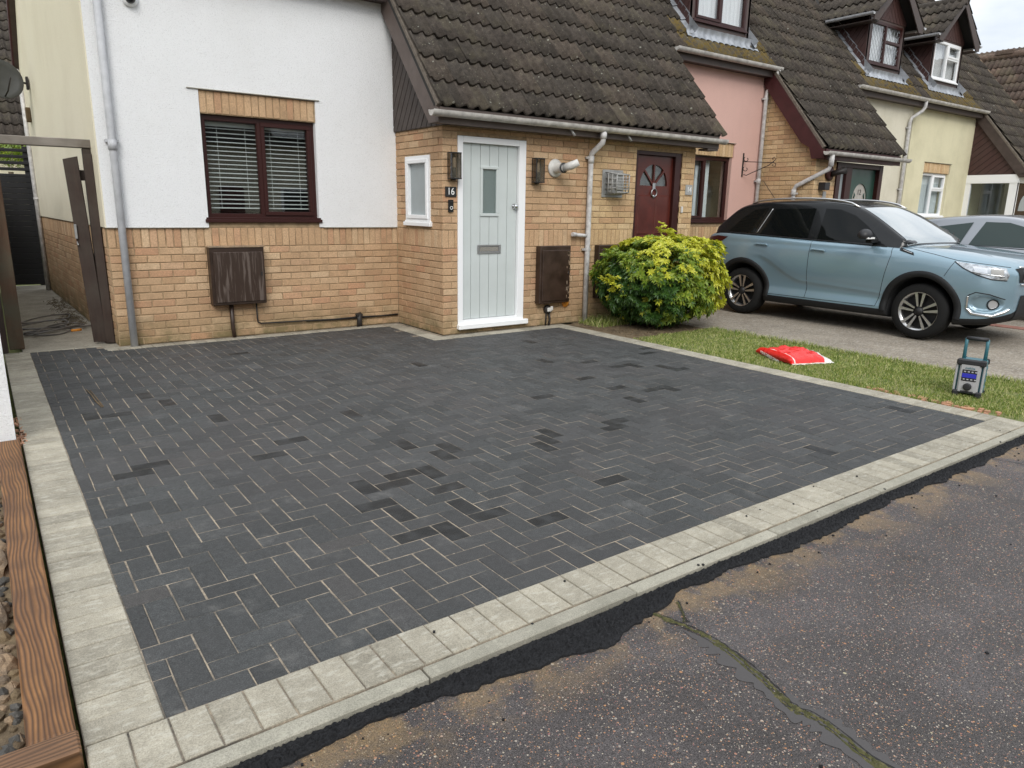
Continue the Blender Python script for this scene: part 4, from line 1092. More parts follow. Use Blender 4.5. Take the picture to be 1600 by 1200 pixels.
# porch flank and front
FS = side_frame(0.0); win_s = (.262, .835, 1.25, 1.985)
solid(MORT, FS, 1.0925, 0, 2.44, [win_s], -.12, -.007); BR.wall(FS, 1.10, 2.27, holes=[(win_s[0], win_s[1], 1.18, win_s[3])], soldier=[(.975, 1.175)], off=1)
FP = front_frame(0, 0); door16 = (.19, 1.13, .075, 2.19)
solid(MORT, FP, 2.10, 0, 2.44, [door16], -.12, -.007, x0=.0072); BR.wall(FP, 2.10, 2.27, holes=[door16], soldier=[(.975, 1.175)])
MORT.box((X(-2.19), 1.1785, -.2), (X(-.985), 1.2265, -.003), 0, F.mat)
bw = MORT.build('brick_wall', 'mortar', H16); BR.build(bw, 300)
RN = MB(); solid(RN, F, X(.0068), 1.178, 3.80, [(win16[0], win16[1], 1.0, 2.31), (lint16[0], lint16[1], 2.30, 2.535)], -.20, .014); RN.build('render_wall', 'white_roughcast', H16)
RN = MB(); solid(RN, FK, LK + .012, 1.178, 3.7, [], -.2, .014)
gable = [(0, 3.7), (LK + .012, 3.7), (LK + .0, 3.75), (3.2, 7.0)]; RN.prism(gable, FK, -.2, .014); RN.build('render_wall', 'cream_render', H16)
b = MB(); b.box((X(-2.30), 2.536, .0), (X(-.93), 2.542, .030), 0, F.mat); b.box((X(-3.15), 1.172, .0), (X(-2.20), 1.178, .022), 0, F.mat); b.box((X(-.94), 1.172, .0), (X(-.02), 1.178, .022), 0, F.mat)
b.build('render_bead', 'kerb_concrete', H16)
wf = frame((-2.19, WALL_Y, 1.262), (1, 0, 0), (0, 0, 1), (0, -1, 0))
window(H16, wf, 1.205, 1.045, [(0, .5, 0, 1, False), (.5, 1, 0, 1, True)], 'window_maroon', blind=(19, .115, .925, 0), room=.5)
# porch side window, white with obscured glass
ws = frame((0.0, WALL_Y - win_s[0], 1.25), (0, -1, 0), (0, 0, 1), (-1, 0, 0)); ws2 = FS(win_s[0], 1.25)
wsf = frame(ws2, (0, -1, 0), (0, 0, 1), (-1, 0, 0))
wn_ = window(H16, wsf, win_s[1] - win_s[0], win_s[3] - win_s[2], [(0, 1, 0, 1, True)], 'white_upvc', glass='frosted', recess=-.012, fw=.05, sillh=.045, room=.02, rm=-.01)
# front door
def door_frame(parent, fr, w, h, t, mat, c0=-.07, c1=.012, tr=None, sillz=.0, name='door_frame'):
    b = MB(); tr = tr or t
    b.cbox((0, 0, c0), (t, h, c1), .004, 0, fr.mat); b.cbox((w - tr, 0, c0), (w, h, c1), .004, 0, fr.mat); b.cbox((t, h - t, c0), (w - tr, h, c1), .004, 0, fr.mat)
    return b.build(name, mat, parent)
fd = frame((.19, 0, .07), (1, 0, 0), (0, 0, 1), (0, -1, 0))
df = door_frame(H16, fd, .935, 2.115, .068, 'white_upvc', tr=.098)
b = MB(); b.cbox((-.0, 0.012, -.07), (.835 + .10, .085, .004), .003, 0, fd.mat); b.build('threshold', 'white_upvc', df)
b = MB(); b.cbox((-.01, -.018, -.05), (.985, .040, .055), .006, 0, fd.mat); b.build('door_sill', 'white_upvc', df)
D = tag(link('front_door', None, H16), None)
b = MB(); b.box((.07, .087, -.065), (.836, 2.045, -.040), 0, fd.mat); b.build('door_core', 'door_groove', D)
xs = [.072, .197, .322, .447, .572, .697, .834]; gl = (.331, .558, 1.27, 1.80)      # planks and glazed slot
for i in range(6):
    xa, xb = xs[i] + .0028, xs[i + 1] - .0028
    segs = [(.09, 2.043)]
    if xb > gl[0] and xa < gl[1]:
        segs = [(.09, gl[2]), (gl[3], 2.043)]
        for (p, q) in ((xa, min(xb, gl[0])), (max(xa, gl[1]), xb)):
            if q - p > .01: 
                bb = MB(); bb.cbox((p, gl[2], -.041), (q, gl[3], -.030), .002, 0, fd.mat); bb.build('door_plank', 'door_grey', D)
    for (p, q) in segs: bb = MB(); bb.cbox((xa, p, -.041), (xb, q, -.030), .002, 0, fd.mat); bb.build('door_plank', 'door_grey', D)
b = MB()
for (p, q) in (((gl[0] - .012, gl[2] - .012), (gl[1] + .012, gl[2] + .022)), ((gl[0] - .012, gl[3] - .022), (gl[1] + .012, gl[3] + .012)), ((gl[0] - .012, gl[2] + .022), (gl[0] + .022, gl[3] - .022)), ((gl[1] - .022, gl[2] + .022), (gl[1] + .012, gl[3] - .022))):
    b.cbox((p[0], p[1], -.045), (q[0], q[1], -.016), .005, 0, fd.mat)
b.build('glazing_frame', 'door_grey', D)
b = MB(); b.box((gl[0] + .02, gl[2] + .02, -.036), (gl[1] - .02, gl[3] - .02, -.032), 0, fd.mat); b.build('pane', 'window_glass', D)
b = MB(); b.box((gl[0] + .0, gl[2] + .0, -.10), (gl[1] - .0, gl[3] - .0, -.066), 0, fd.mat); b.build('hall', 'interior_pale', D)
b = MB(); lz0, lz1 = .835, .938
for (p, q) in (((.283, lz0), (.612, lz0 + .022)), ((.283, lz1 - .022), (.612, lz1)), ((.283, lz0 + .022), (.315, lz1 - .022)), ((.580, lz0 + .022), (.612, lz1 - .022))): b.cbox((p[0], p[1], -.034), (q[0], q[1], -.018), .004, 0, fd.mat)
b.build('letterbox', 'brushed_metal', D); b = MB(); b.cbox((.316, lz0 + .023, -.034), (.579, lz1 - .023, -.024), .003, 0, fd.mat); b.build('letterbox_flap', 'chrome', D)
b = MB(); b.lathe([(.0, .0), (.030, .0), (.030, .012), (.012, .016), (.012, .03), (.024, .036), (.026, .05), (.018, .06), (.0, .061)], Matrix.Translation(fd(.795, 1.375, -.03)) @ Matrix.Rotation(-math.pi / 2, 4, 'Z'), 16); b.build('door_knob', 'chrome', D)

RF16 = main_roof(H16, ROLL(-21), ROLL(15), (ROLL(0), ROLL(15)))
verge(H16, -.150, -1, -.175, 1.10, 'fascia_brown', 'verge_bedding', drop=.285)
fascia(H16, -.127, 2.10, -.178, 2.272, 2.435, 'fascia_brown', -.012)
gutter(H16, -.27, 2.10, -.240, 2.385, joints=(-.20, 1.06, 2.02, ), capr=False)
fascia(H16, -3.30, -.155, .925, 3.63, 3.80, 'fascia_dark', 1.085)
gutter(H16, -3.35, -.16, .86, 3.77)
# diagonal boarding in the cheek between wall and roof
fc = frame((-.012, 0, 0), (0, -1, 0), (0, 0, 1), (-1, 0, 0))
ck = tag(link('boarded_cheek', None, H16)); tri = [(-1.098, 2.275), (.15, 2.275), (.15, rz(-.15) - .10), (-1.098, rz(1.098) - .10)]
b = MB(); b.prism([(p[0], p[1] + .002) for p in tri], fc, -.06, -.002); b.build('backing', 'felt', ck)
boards_in('board', ck, fc, tri, R(58), .098, -.004, .014, 'cladding_brown', .010, .006)
# downpipes
downpipe('downpipe', H16, [(-3.015, 1.035, 0), (-3.015, 1.035, 2.0), (-3.015, 1.035, 3.75)], .0345, [((-3.015, 1.035, 1.985), (0, -1, 0))])
b = MB(); b.tube([(-3.015, 1.035, 1.90), (-3.015, 1.035, 1.995)], .041, 12); b.build('pipe_socket', 'pipe_grey', H16)
downpipe('downpipe', H16, [(2.115, -.24, 2.36), (2.115, -.24, 2.26), (2.112, -.235, 2.215), (2.10, -.06, 2.10), (2.10, -.048, 2.05), (2.10, -.048, 1.0), (2.10, -.048, 0)], .034, [((2.10, -.048, 2.045), (0, -1, 0)), ((2.10, -.048, .93), (0, -1, 0))], 'pipe_dirty')
b = MB(); b.tube([(2.115, -.24, 2.26), (2.115, -.24, 2.33)], .042, 12); b.build('pipe_fitting', 'pipe_dirty', H16); b = MB(); b.tube([(2.10, -.048, 1.98), (2.10, -.048, 2.06)], .040, 12); b.build('pipe_fitting', 'pipe_dirty', H16); b = MB(); b.tube([(2.10, -.048, 1.098), (1.90, -.048, 1.115)], .022, 10); b.tube([(1.90, -.048, 1.115), (1.84, -.048, 1.12)], .027, 10)
b.build('pipe_fitting', 'pipe_dirty', H16)
downpipe('downpipe', H16, [(-3.34, 6.95, 0), (-3.34, 6.95, 3.25), (-3.36, 7.1, 3.35)], .034, [((-3.34, 6.95, 1.45), (-1, 0, 0)), ((-3.34, 6.95, 2.35), (-1, 0, 0))], 'pipe_dirty')
# rear verge over the flank
b = MB(); kf = frame((-3.40, 0, 0), (0, 1, 0), (0, 0, 1), (1, 0, 0)); b.prism([(RIDGE_Y, 7.10), (7.35, 3.15), (7.35, 3.40), (RIDGE_Y, 7.38)], kf, 0, .025); b.build('barge_board', 'barge_maroon', H16, fix=True)
b = MB(); b.prism([(RIDGE_Y, 7.12), (7.33, 3.17), (7.33, 3.20), (RIDGE_Y, 7.16)], kf, .026, .12); b.build('verge_soffit', 'fascia_dark', H16, fix=True)
shift(H16)

# ---------------------------------------------------------------- number 14: pink render, red door in the shared porch
H14 = house('pink rendered terraced house with dark red arched light front door', (2.10, 1.1, 0))
BR = Bricks('yellow_brick'); MORT = MB()
F2 = frame((2.10, 0, 0), (1, 0, 0), (0, 0, 1), (0, -1, 0)); door14 = (.845, 1.735, .06, 2.19)
solid(MORT, F2, 1.9925, 0, 2.44, [door14], -.12, -.007, x0=.001); BR.wall(F2, 2.0, 2.27, holes=[door14], soldier=[(.975, 1.175)], off=1)
F3 = frame((4.10, 0, 0), (0, 1, 0), (0, 0, 1), (1, 0, 0)); solid(MORT, F3, 1.1, 0, 2.44, [], -.1, -.007, x0=.0072); BR.wall(F3, 1.1, 2.27)
F4 = front_frame(4.10, WALL_Y); w14 = (.98, 2.20, 1.27, 2.305)
solid(MORT, F4, 2.99, 0, 1.178, [], -.2, -.007); BR.wall(F4, 2.99, 1.175, soldier=[(.975, 1.175)])
lf = frame((5.08, WALL_Y, 2.312), (1, 0, 0), (0, 0, 1), (0, -1, 0)); solid(MORT, lf, 1.26, 0, .22, [], -.1, -.007); BR.wall(lf, 1.26, .22, soldier=[(0, .22)])
MORT.box((.98, 1.1785, -.2), (2.20, 1.2345, -.003), 0, F4.mat)
bw = MORT.build('brick_wall', 'mortar', H14); BR.build(bw, 300)
RN = MB(); solid(RN, F4, 3.0, 1.178, 3.80, [(w14[0], w14[1], 1.0, 2.305), (.98, 2.24, 2.30, 2.535)], -.2, .012); RN.build('render_wall', 'pink_render', H14)
b = MB(); b.box((.96, 2.536, 0), (2.27, 2.542, .028), 0, F4.mat); b.build('render_bead', 'kerb_concrete', H14)
wf = frame((4.10 + w14[0], WALL_Y, w14[2]), (1, 0, 0), (0, 0, 1), (0, -1, 0))
window(H14, wf, w14[1] - w14[0], w14[3] - w14[2], [(0, .5, 0, 1, True), (.5, 1, 0, 1, False)], 'window_maroon', interior='interior_cream', room=.7)
b = MB()
for x0_, x1_ in ((4.10 + .99, 5.42), (5.60, 5.66), (5.72, 5.97)):
    rows = [[(x0_ + (x1_ - x0_) * i / 14, WALL_Y + .17 + .02 * math.sin(i * 1.5), z) for i in range(15)] for z in (1.31, 2.27)]; b.grid(rows)
b.build('curtain', 'curtain', H14)
# red door: frame, slab with fan light, panels, knocker
f14 = frame((2.945, 0, .06), (1, 0, 0), (0, 0, 1), (0, -1, 0))
df = door_frame(H14, f14, .89, 2.13, .050, 'window_maroon', c0=-.12, c1=-.015, tr=.12)
D = link('front_door', None, H14); w0, w1, cx_ = .052, .768, .41
def fan_poly(r, n=16, z0=1.69): return [(cx_ + r * math.cos(math.pi * k / n), z0 + r * 1.05 * math.sin(math.pi * k / n)) for k in range(n + 1)]
b = MB(); ro = .265; arch = fan_poly(ro)
out = [(w1, 0.02), (w1, 2.075), (w0, 2.075), (w0, .02)]
b.box((w0, .02, -.095), (w1, 1.69, -.062), 0, f14.mat)
n = len(arch)
for i in range(n - 1):                                # ring of quads around the arch up to the top edge
    a0, a1 = arch[i], arch[i + 1]
    o0 = (w1 if i < 5 else (w0 if i > n - 7 else a0[0]), a0[1] if (i < 5 or i > n - 7) else 2.075); 
for i in range(n - 1):
    a0, a1 = arch[i], arch[i + 1]; b.prism([a1, a0, (a0[0], 2.075), (a1[0], 2.075)], f14, -.095, -.062)
b.box((w0, 1.69, -.095), (cx_ - ro, 2.075, -.062), 0, f14.mat); b.box((cx_ + ro, 1.69, -.095), (w1, 2.075, -.062), 0, f14.mat)
b.build('door_leaf', 'door_red', D, fix=True)
for (xa, xb) in ((.12, .36), (.46, .70)):
    for (za, zb_) in ((1.04, 1.57), (.15, .94)):
        p = MB(); p.prism([(xa, za), (xb, za), (xb, zb_), (xa, zb_)], f14, -.064, -.050, 0, .016); p.build('door_panel', 'door_red', D)
b = MB()
for k in (1, 2, 3):
    a = math.pi * k / 4; d = Vector((math.cos(a), math.sin(a) * 1.05)); nn = Vector((-d.y, d.x)) * .012
    b.prism([(cx_ + nn.x * 1, 1.69 + nn.y), (cx_ - nn.x, 1.69 - nn.y), (cx_ + d.x * ro - nn.x, 1.69 + d.y * ro - nn.y), (cx_ + d.x * ro + nn.x, 1.69 + d.y * ro + nn.y)], f14, -.085, -.058)
b.build('glazing_bar', 'door_red', D, fix=True)
b = MB(); b.prism(fan_poly(ro + .01, z0=1.685), f14, -.082, -.078); b.build('pane', 'window_glass', D, fix=True)
b = MB(); b.prism(fan_poly(ro + .03, z0=1.67), f14, -.16, -.150); b.build('hall', 'interior_pale', D, fix=True)
b = MB(); b.lathe([(.052, -.012), (.060, 0), (.052, .012), (.044, 0)], Matrix.Translation(f14(cx_, 1.60, -.045)) @ Matrix.Rotation(-math.pi / 2, 4, 'Z'), 20, closed=True); b.cbox((cx_ - .025, 1.64, -.064), (cx_ + .025, 1.73, -.045), .006, 0, f14.mat); b.lathe([(0, .0), (.025, .0), (.018, .016), (0, .018)], Matrix.Translation(f14(cx_, 1.55, -.06)) @ Matrix.Rotation(-math.pi / 2, 4, 'Z'), 14)
b.build('door_knocker', 'brushed_metal', D)
b = MB(); b.lathe([(0, 0), (.028, 0), (.028, .01), (.02, .04), (0, .045)], Matrix.Translation(f14(.70, 1.0, -.062)) @ Matrix.Rotation(-math.pi / 2, 4, 'Z'), 14); b.build('door_knob', 'meter_brown', D)
main_roof(H14, ROLL(15), ROLL(48), (ROLL(15), ROLL(31)))
fascia(H14, 2.101, 4.36, -.178, 2.272, 2.435, 'fascia_brown', -.012)
gutter(H14, 2.101, 4.42, -.240, 2.385, joints=(2.20, 3.28, 4.38), capl=False)
b = MB(); b.cbox((4.14, -.17, 2.245), (4.36, .0, 2.271), .003); b.build('soffit_box', 'fascia_brown', H14)
fascia(H14, 4.45, 7.04, .925, 3.63, 3.80, 'fascia_dark', 1.085)
gutter(H14, 4.50, 7.10, .86, 3.775, joints=(5.1, 6.35, 7.05), capl=True)
downpipe('downpipe', H14, [(7.02, .86, 3.74), (7.02, .86, 3.60), (7.02, .90, 3.52), (7.005, 1.02, 3.42), (7.005, 1.035, 3.35), (7.005, 1.035, 0)], .034, [((7.005, 1.035, 3.3), (0, -1, 0)), ((7.005, 1.035, 1.95), (0, -1, 0))], 'pipe_dirty')
b = MB(); b.tube([(7.02, .86, 3.60), (7.02, .86, 3.74)], .043, 12); b.build('pipe_fitting', 'pipe_dirty', H14); b = MB(); b.tube([(7.005, 1.035, 1.90), (7.005, 1.035, 1.99)], .041, 12); b.build('pipe_fitting', 'pipe_dirty', H14)

def dormer(parent, x0, x1, fmat, frm, cheek, lead=False, layout=None, curtain=True, front_open=False):
    y, zb, zt = 1.20, 4.15, 5.12; mid = (x0 + x1) / 2; hw = (x1 - x0) / 2 + .25; ze, zr = 5.12, 5.12 + hw * .86; yo = .97
    D = link('dormer', None, parent); n = Vector((0, -SLOPE, 1)).normalized()
    f = frame((x0, y, zb), (1, 0, 0), (0, 0, 1), (0, -1, 0)); W = x1 - x0; Hh = zt - zb
    b = MB(); b.box((0, 0, -.08), (.10, Hh, .0), 0, f.mat); b.box((W - .10, 0, -.08), (W, Hh, .0), 0, f.mat); b.box((.10, 0, -.08), (W - .10, .16, -.004), 0, f.mat); b.box((.10, Hh - .04, -.08), (W - .10, Hh, -.004), 0, f.mat)
    b.build('dormer_frame', 'dormer_frame', D)
    wf = frame((x0 + .10, y, zb + .16), (1, 0, 0), (0, 0, 1), (0, -1, 0))
    window(D, wf, W - .20, Hh - .20, layout, fmat, recess=.0, fw=.045, lead=lead, curtain=curtain, interior='interior_pale', room=.3, sillh=.03, rm=-.02, glass='dormer_glass')
    # gable above the window and its boards
    gp = [(-.0, Hh), (W, Hh), (W + .02, Hh + .06), (W / 2, Hh + (W / 2) * .86 + .09), (-.02, Hh + .06)]
    b = MB(); b.prism(gp, f, -.06, -.006); b.build('gable_backing', 'felt', D, fix=True)
    ga = link('gable', None, D)
    g2 = link('boarded_gable', None, D); half = [(0, Hh), (W / 2, Hh), (W / 2, Hh + W / 2 * .86 + .06), (0, Hh + .06)]; half2 = [(W / 2, Hh), (W, Hh), (W, Hh + .06), (W / 2, Hh + W / 2 * .86 + .06)]
    bpy.data.objects.remove(ga)
    boards_in('board', g2, f, half, R(52), .10, -.008, .008, cheek, .008, .004); boards_in('board', g2, f, half2, R(128), .10, -.008, .008, cheek, .008, .004)
    # cheeks
    for (xx, sgn) in ((x0, -1), (x1, 1)):
        fk = frame((xx, 0, 0), (0, sgn, 0), (0, 0, 1), (sgn, 0, 0)); yt = (5.12 - 2.70) / SLOPE
        tri = [(sgn * y, rz(y) - .03), (sgn * yt, 5.12), (sgn * y, 5.12)]
        if sgn > 0: tri = [(y, rz(y) - .03), (yt, 5.12), (y, 5.12)]
        else: tri = [(-y, rz(y) - .03), (-y, 5.12), (-yt, 5.12)]
        b = MB(); b.prism(tri, fk, -.05, -.005); b.build('cheek_backing', 'felt', D, fix=True)
        if sgn < 0:
            g3 = link('boarded_cheek', None, D); boards_in('board', g3, fk, tri, R(55), .10, -.006, .010, cheek, .008, .004)
    # roof of the dormer
    yb = (zr - 2.70) / SLOPE + .1
    for sgn in (-1, 1):
        ex = mid + sgn * hw; v = Vector((-sgn * hw, 0, zr - ze)); vn = v.normalized(); L_ = v.length
        fr = frame((ex, yb if sgn < 0 else yo, ze), (0, -1 if sgn < 0 else 1, 0), v, (sgn * (zr - ze), 0, hw))
        b = MB(); b.box((0, 0, -.05), (yb - yo, L_, -.02), 0, fr.mat); b.build('roof_slope', 'felt', D)
        T = Tiles(); gq = L_ / 3.0
        fr2 = frame((ex, yb if sgn < 0 else yo, ze), (0, -1 if sgn < 0 else 1, 0), v, (sgn * (zr - ze), 0, hw))
        T.area(fr2, 0, yb - yo + .01, -.03, L_ - .03, 'roof_tile', g=gq, keep=lambda a, c, s=sgn, fr2=fr2: (lambda p: p.z > rz(p.y) - .25)(fr2(a, c)))
        b = MB()
        for (f_, a, c, mt, rl) in T.items: tile_mesh_data(b, f_, TILE_W * rl / 2, min(.42, gq + .05), rl, n=5, x0=a, y0=c)
        o = b.build('dormer_tiles', 'roof_tile', D); o['kind'] = 'stuff'
        # barge board and box end
        fb = frame((ex, yo - .005, ze), (-sgn, 0, 0), (0, 0, 1), (0, -1 if sgn < 0 else -1, 0))
        s_ = (zr - ze) / hw; q = [(0, -.13), (.16, -.13), (hw, s_ * hw - .16), (hw, s_ * hw - .005), (0, -.005)]
        b = MB(); b.prism(q, fb, -.022, .0); b.build('barge_board', frm, D, fix=True)
        b = MB(); b.box((min(ex, mid + sgn * (x1 - x0) / 2), yo + .03, ze - .14), (max(ex, mid + sgn * (x1 - x0) / 2), (5.12 - 2.7) / SLOPE, ze - .125)); b.build('soffit', frm, D)
        gutter(D, yo - .02, 1.92, ex + sgn * .05, ze - .01, r=.045, axis='Y', mat='pipe_grey')
    b = MB(); b.lathe([(.10, 0), (.10, yb - yo + .05)], Matrix.Translation((mid, yo - .03, zr - .03)) @ Matrix.Rotation(math.pi / 2, 4, 'Z'), 10); b.build('ridge_tiles', 'roof_tile', D)
    # lead: apron dressed over the rolls, stepped flashing up the near cheek
    rows = []; NA = int((W + .28) / .0125)
    for j, (yy, dn) in enumerate(((1.19, .10), (1.175, .045), (1.15, .020), (1.115, .012), (1.09, .010))):
        row = []
        for i in range(NA + 1):
            xx = x0 - .12 + (W + .28) * i / NA; c = .5 + .5 * math.cos(2 * math.pi * ((xx + .155) / (TILE_W / 2) - .12)); base = Vector((xx, yy, rz(yy)))
            sc_ = .016 * math.sin(2 * math.pi * (xx + .155) / (TILE_W / 2)) if j == 4 else 0
            row.append(base + n * (dn + .020 * c * (1 if j > 0 else .2)) + Vector((0, -sc_, -sc_ * SLOPE)))
        rows.append(row)
    b = MB(); b.grid(rows, smooth=True); b.build('lead_apron', 'lead_flashing', D)
    for (xx, sgn) in ((x0, -1), (x1, 1)):
        b = MB(); yy = 1.12; yt = 1.98
        while yy < yt:
            ye = min(yy + .20, yt); w_ = .085
            p = [Vector((xx, yy, rz(yy))) + n * .065, Vector((xx, ye, rz(ye))) + n * .045, Vector((xx + sgn * w_, ye, rz(ye))) + n * .012, Vector((xx + sgn * w_, yy, rz(yy))) + n * .030]
            b.add(p, [(0, 1, 2, 3)]); b.add([p[0], p[1], p[1] + n * .10 + Vector((sgn * .012, 0, 0)), p[0] + n * .10 + Vector((sgn * .012, 0, 0))], [(0, 1, 2, 3)]); yy += .192
        b.build('stepped_flashing', 'lead_flashing', D)
    return D
dormer(H14, 5.13, 6.60, 'window_maroon', 'fascia_dark', 'cladding_maroon', layout=[(0, .5, 0, 1, True), (.5, 1, 0, 1, False)])
shift(H14)

# ---------------------------------------------------------------- number 12: green door porch, cream render
H12 = house('pale cream rendered terraced house with dark green front door and diamond leaded dormer', (7.06, 1.1, 0))
BR = Bricks('yellow_brick'); MORT = MB(); xp = 7.06
S12 = side_frame(xp); poly = [(0, 0), (1.1, 0), (1.1, rz(0) - .12), (0, rz(1.1) - .12)]
MORT.prism([(p[0] * .995 + .002, p[1]) for p in poly], S12, -.12, -.007); BR.wall(S12, 1.10, 4.0, poly=poly)
P12 = front_frame(xp, 0); d12 = (.62, 2.12, .05, 2.27)
solid(MORT, P12, .615, 0, 2.44, [], -.12, -.007, x0=.008); BR.wall(P12, .615, 2.27)
lf = frame((12.98, WALL_Y, 2.345), (1, 0, 0), (0, 0, 1), (0, -1, 0))
bw = MORT.build('brick_wall', 'mortar', H12, fix=True); BR.build(bw, 300)
F5 = front_frame(9.2, WALL_Y); RN = MB(); solid(RN, F5, 3.02, 0, 3.80, [], -.2, .010); RN.build('render_wall', 'pale_cream_render', H12)
f12 = frame((7.69, 0, .05), (1, 0, 0), (0, 0, 1), (0, -1, 0))
b = MB(); b.cbox((0, 0, -.12), (.12, 2.22, .015), .004, 0, f12.mat); b.cbox((1.37, 0, -.12), (1.49, 2.22, .015), .004, 0, f12.mat); b.cbox((.12, 2.14, -.12), (1.37, 2.22, .010), .004, 0, f12.mat); b.cbox((.30, 0, -.12), (.48, 2.14, .010), .004, 0, f12.mat)
df = b.build('door_frame', 'window_maroon', H12); b = MB(); b.box((.12, 0, -.06), (.30, 2.14, -.05), 0, f12.mat); b.build('side_light', 'frosted', df)
b = MB(); b.box((-.0, 0, -.9), (1.49, 2.2, -.13), 0, f12.mat); b.build('porch_wall', 'interior', H12)
D = link('front_door', None, H12); cx_ = .93; ro = .24
b = MB(); b.box((.48, .02, -.10), (1.37, 1.62, -.06), 0, f12.mat); arch = fan = [(cx_ + ro * math.cos(math.pi * k / 16), 1.62 + ro * 1.15 * math.sin(math.pi * k / 16)) for k in range(17)]
for i in range(16): a0, a1 = arch[i], arch[i + 1]; b.prism([a1, a0, (a0[0], 2.14), (a1[0], 2.14)], f12, -.10, -.06)
b.box((.48, 1.62, -.10), (cx_ - ro, 2.14, -.06), 0, f12.mat); b.box((cx_ + ro, 1.62, -.10), (1.37, 2.14, -.06), 0, f12.mat); b.build('door_leaf', 'door_green', D, fix=True)
for xa, xb in ((.60, .87), (.99, 1.26)): p = MB(); p.prism([(xa, 1.0), (xb, 1.0), (xb, 1.48), (xa, 1.48)], f12, -.062, -.046, 0, .02); p.build('door_panel', 'door_green', D)
b = MB(); b.prism([(cx_ + (p[0] - cx_) * 1.03, 1.615 + (p[1] - 1.62) * 1.03) for p in arch], f12, -.085, -.08); b.build('fan_light', 'fan_panel', D, fix=True)
tm = Matrix.Translation(f12(cx_, 1.745, -.076)) @ Matrix.Rotation(math.pi / 2, 4, 'X'); text(D, '12', .13, tm, 'iron_black', 'number')
b = MB()
for sx_ in (-1, 1): b.tube([f12(cx_ + sx_ * .17, 1.64, -.074), f12(cx_ + sx_ * .15, 1.70, -.074), f12(cx_ + sx_ * .17, 1.74, -.074)], [.012, .016, .004], 6)
b.build('glass_motif', 'door_green', D)
b = MB(); b.tube([f12(cx_, 1.56, -.05), f12(cx_, 1.50, -.035), f12(cx_, 1.35, -.035)], [.012, .02, .010], 8); b.build('door_knocker', 'chrome', D)
main_roof(H12, ROLL(48), ROLL(83), (ROLL(48), ROLL(65)))
verge(H12, 6.975, -1, -.175, 1.10, 'barge_maroon', 'verge_bedding', drop=.30, curve=True)
fascia(H12, 7.02, 9.42, -.178, 2.272, 2.435, 'barge_maroon', -.012)
gutter(H12, 6.93, 9.60, -.240, 2.385, joints=(7.12, 8.2, 9.55))
downpipe('downpipe', H12, [(7.10, -.24, 2.36), (7.10, -.24, 2.20), (7.09, -.22, 2.12), (6.995, .28, 1.86), (6.99, .31, 1.80), (6.99, .31, 0)], .034, [((6.99, .31, 1.74), (-1, 0, 0))], 'pipe_dirty')
b = MB(); b.tube([(7.10, -.24, 2.16), (7.10, -.24, 2.34)], .042, 12); b.build('pipe_fitting', 'pipe_dirty', H12); b = MB(); b.tube([(6.99, .31, 1.70), (6.99, .31, 1.80)], .040, 12); b.build('pipe_fitting', 'pipe_dirty', H12)
fascia(H12, 9.54, 12.20, .925, 3.63, 3.80, 'fascia_dark', 1.085); gutter(H12, 9.56, 12.20, .86, 3.775, joints=(10.1, 11.4), capr=False)
dormer(H12, 10.24, 11.62, 'window_maroon', 'fascia_dark', 'cladding_maroon', lead=True, layout=[(0, .48, 0, 1, False), (.48, 1, 0, .58, False), (.48, 1, .58, 1, False)])
downpipe('downpipe', H12, [(12.20, .86, 3.74), (12.20, .86, 3.62), (12.18, .90, 3.54), (12.02, 1.02, 3.40), (12.0, 1.04, 3.30), (12.0, 1.04, 0)], .034, [((12.0, 1.04, 3.2), (0, -1, 0)), ((12.0, 1.04, 1.95), (0, -1, 0))], 'pipe_dirty')
shift(H12)

# ---------------------------------------------------------------- number 10: yellow cream render, white porch
H10 = house('yellowish cream terraced house with white window and white glazed porch', (12.2, 1.1, 0))
F6 = front_frame(12.201, WALL_Y); ww = (.80, 2.02, 1.40, 2.345)
RN = MB(); solid(RN, F6, 5.2, 0, 3.80, [(ww[0], ww[1], ww[2], 2.345), (.80, 2.06, 2.34, 2.565)], -.2, .010); RN.build('render_wall', 'yellow_cream_render', H10)
BR = Bricks('yellow_brick'); MORT = MB(); solid(MORT, lf, 1.26, 0, .22, [], -.1, -.007); BR.wall(lf, 1.26, .22, soldier=[(0, .22)]); bw = MORT.build('brick_lintel', 'mortar', H10); BR.build(bw)
b = MB(); b.box((.78, 2.566, 0), (2.10, 2.572, .026), 0, F6.mat); b.build('render_bead', 'kerb_concrete', H10)
wf = frame((13.0, WALL_Y, 1.40), (1, 0, 0), (0, 0, 1), (0, -1, 0))
window(H10, wf, 1.22, .945, [(0, .5, 0, 1, False), (.5, 1, 0, .62, False), (.5, 1, .62, 1, True)], 'white_upvc', curtain=True, interior='interior_pale', room=.5)
main_roof(H10, ROLL(83), ROLL(119), (ROLL(103), ROLL(119)))
verge(H10, 15.15, -1, -.175, 1.10, 'fascia_dark', 'verge_bedding', drop=.25)
fc = frame((15.21, 0, 0), (0, -1, 0), (0, 0, 1), (-1, 0, 0)); ck = link('boarded_cheek', None, H10)
tri = [(-1.098, 2.36), (.15, 2.36), (.15, rz(-.15) - .10), (-1.098, rz(1.098) - .10)]
b = MB(); b.prism([(p[0], p[1] + .002) for p in tri], fc, -.06, -.002); b.build('backing', 'felt', ck)
boards_in('board', ck, fc, tri, R(40), .12, -.004, .012, 'cladding_maroon', .010, .005)
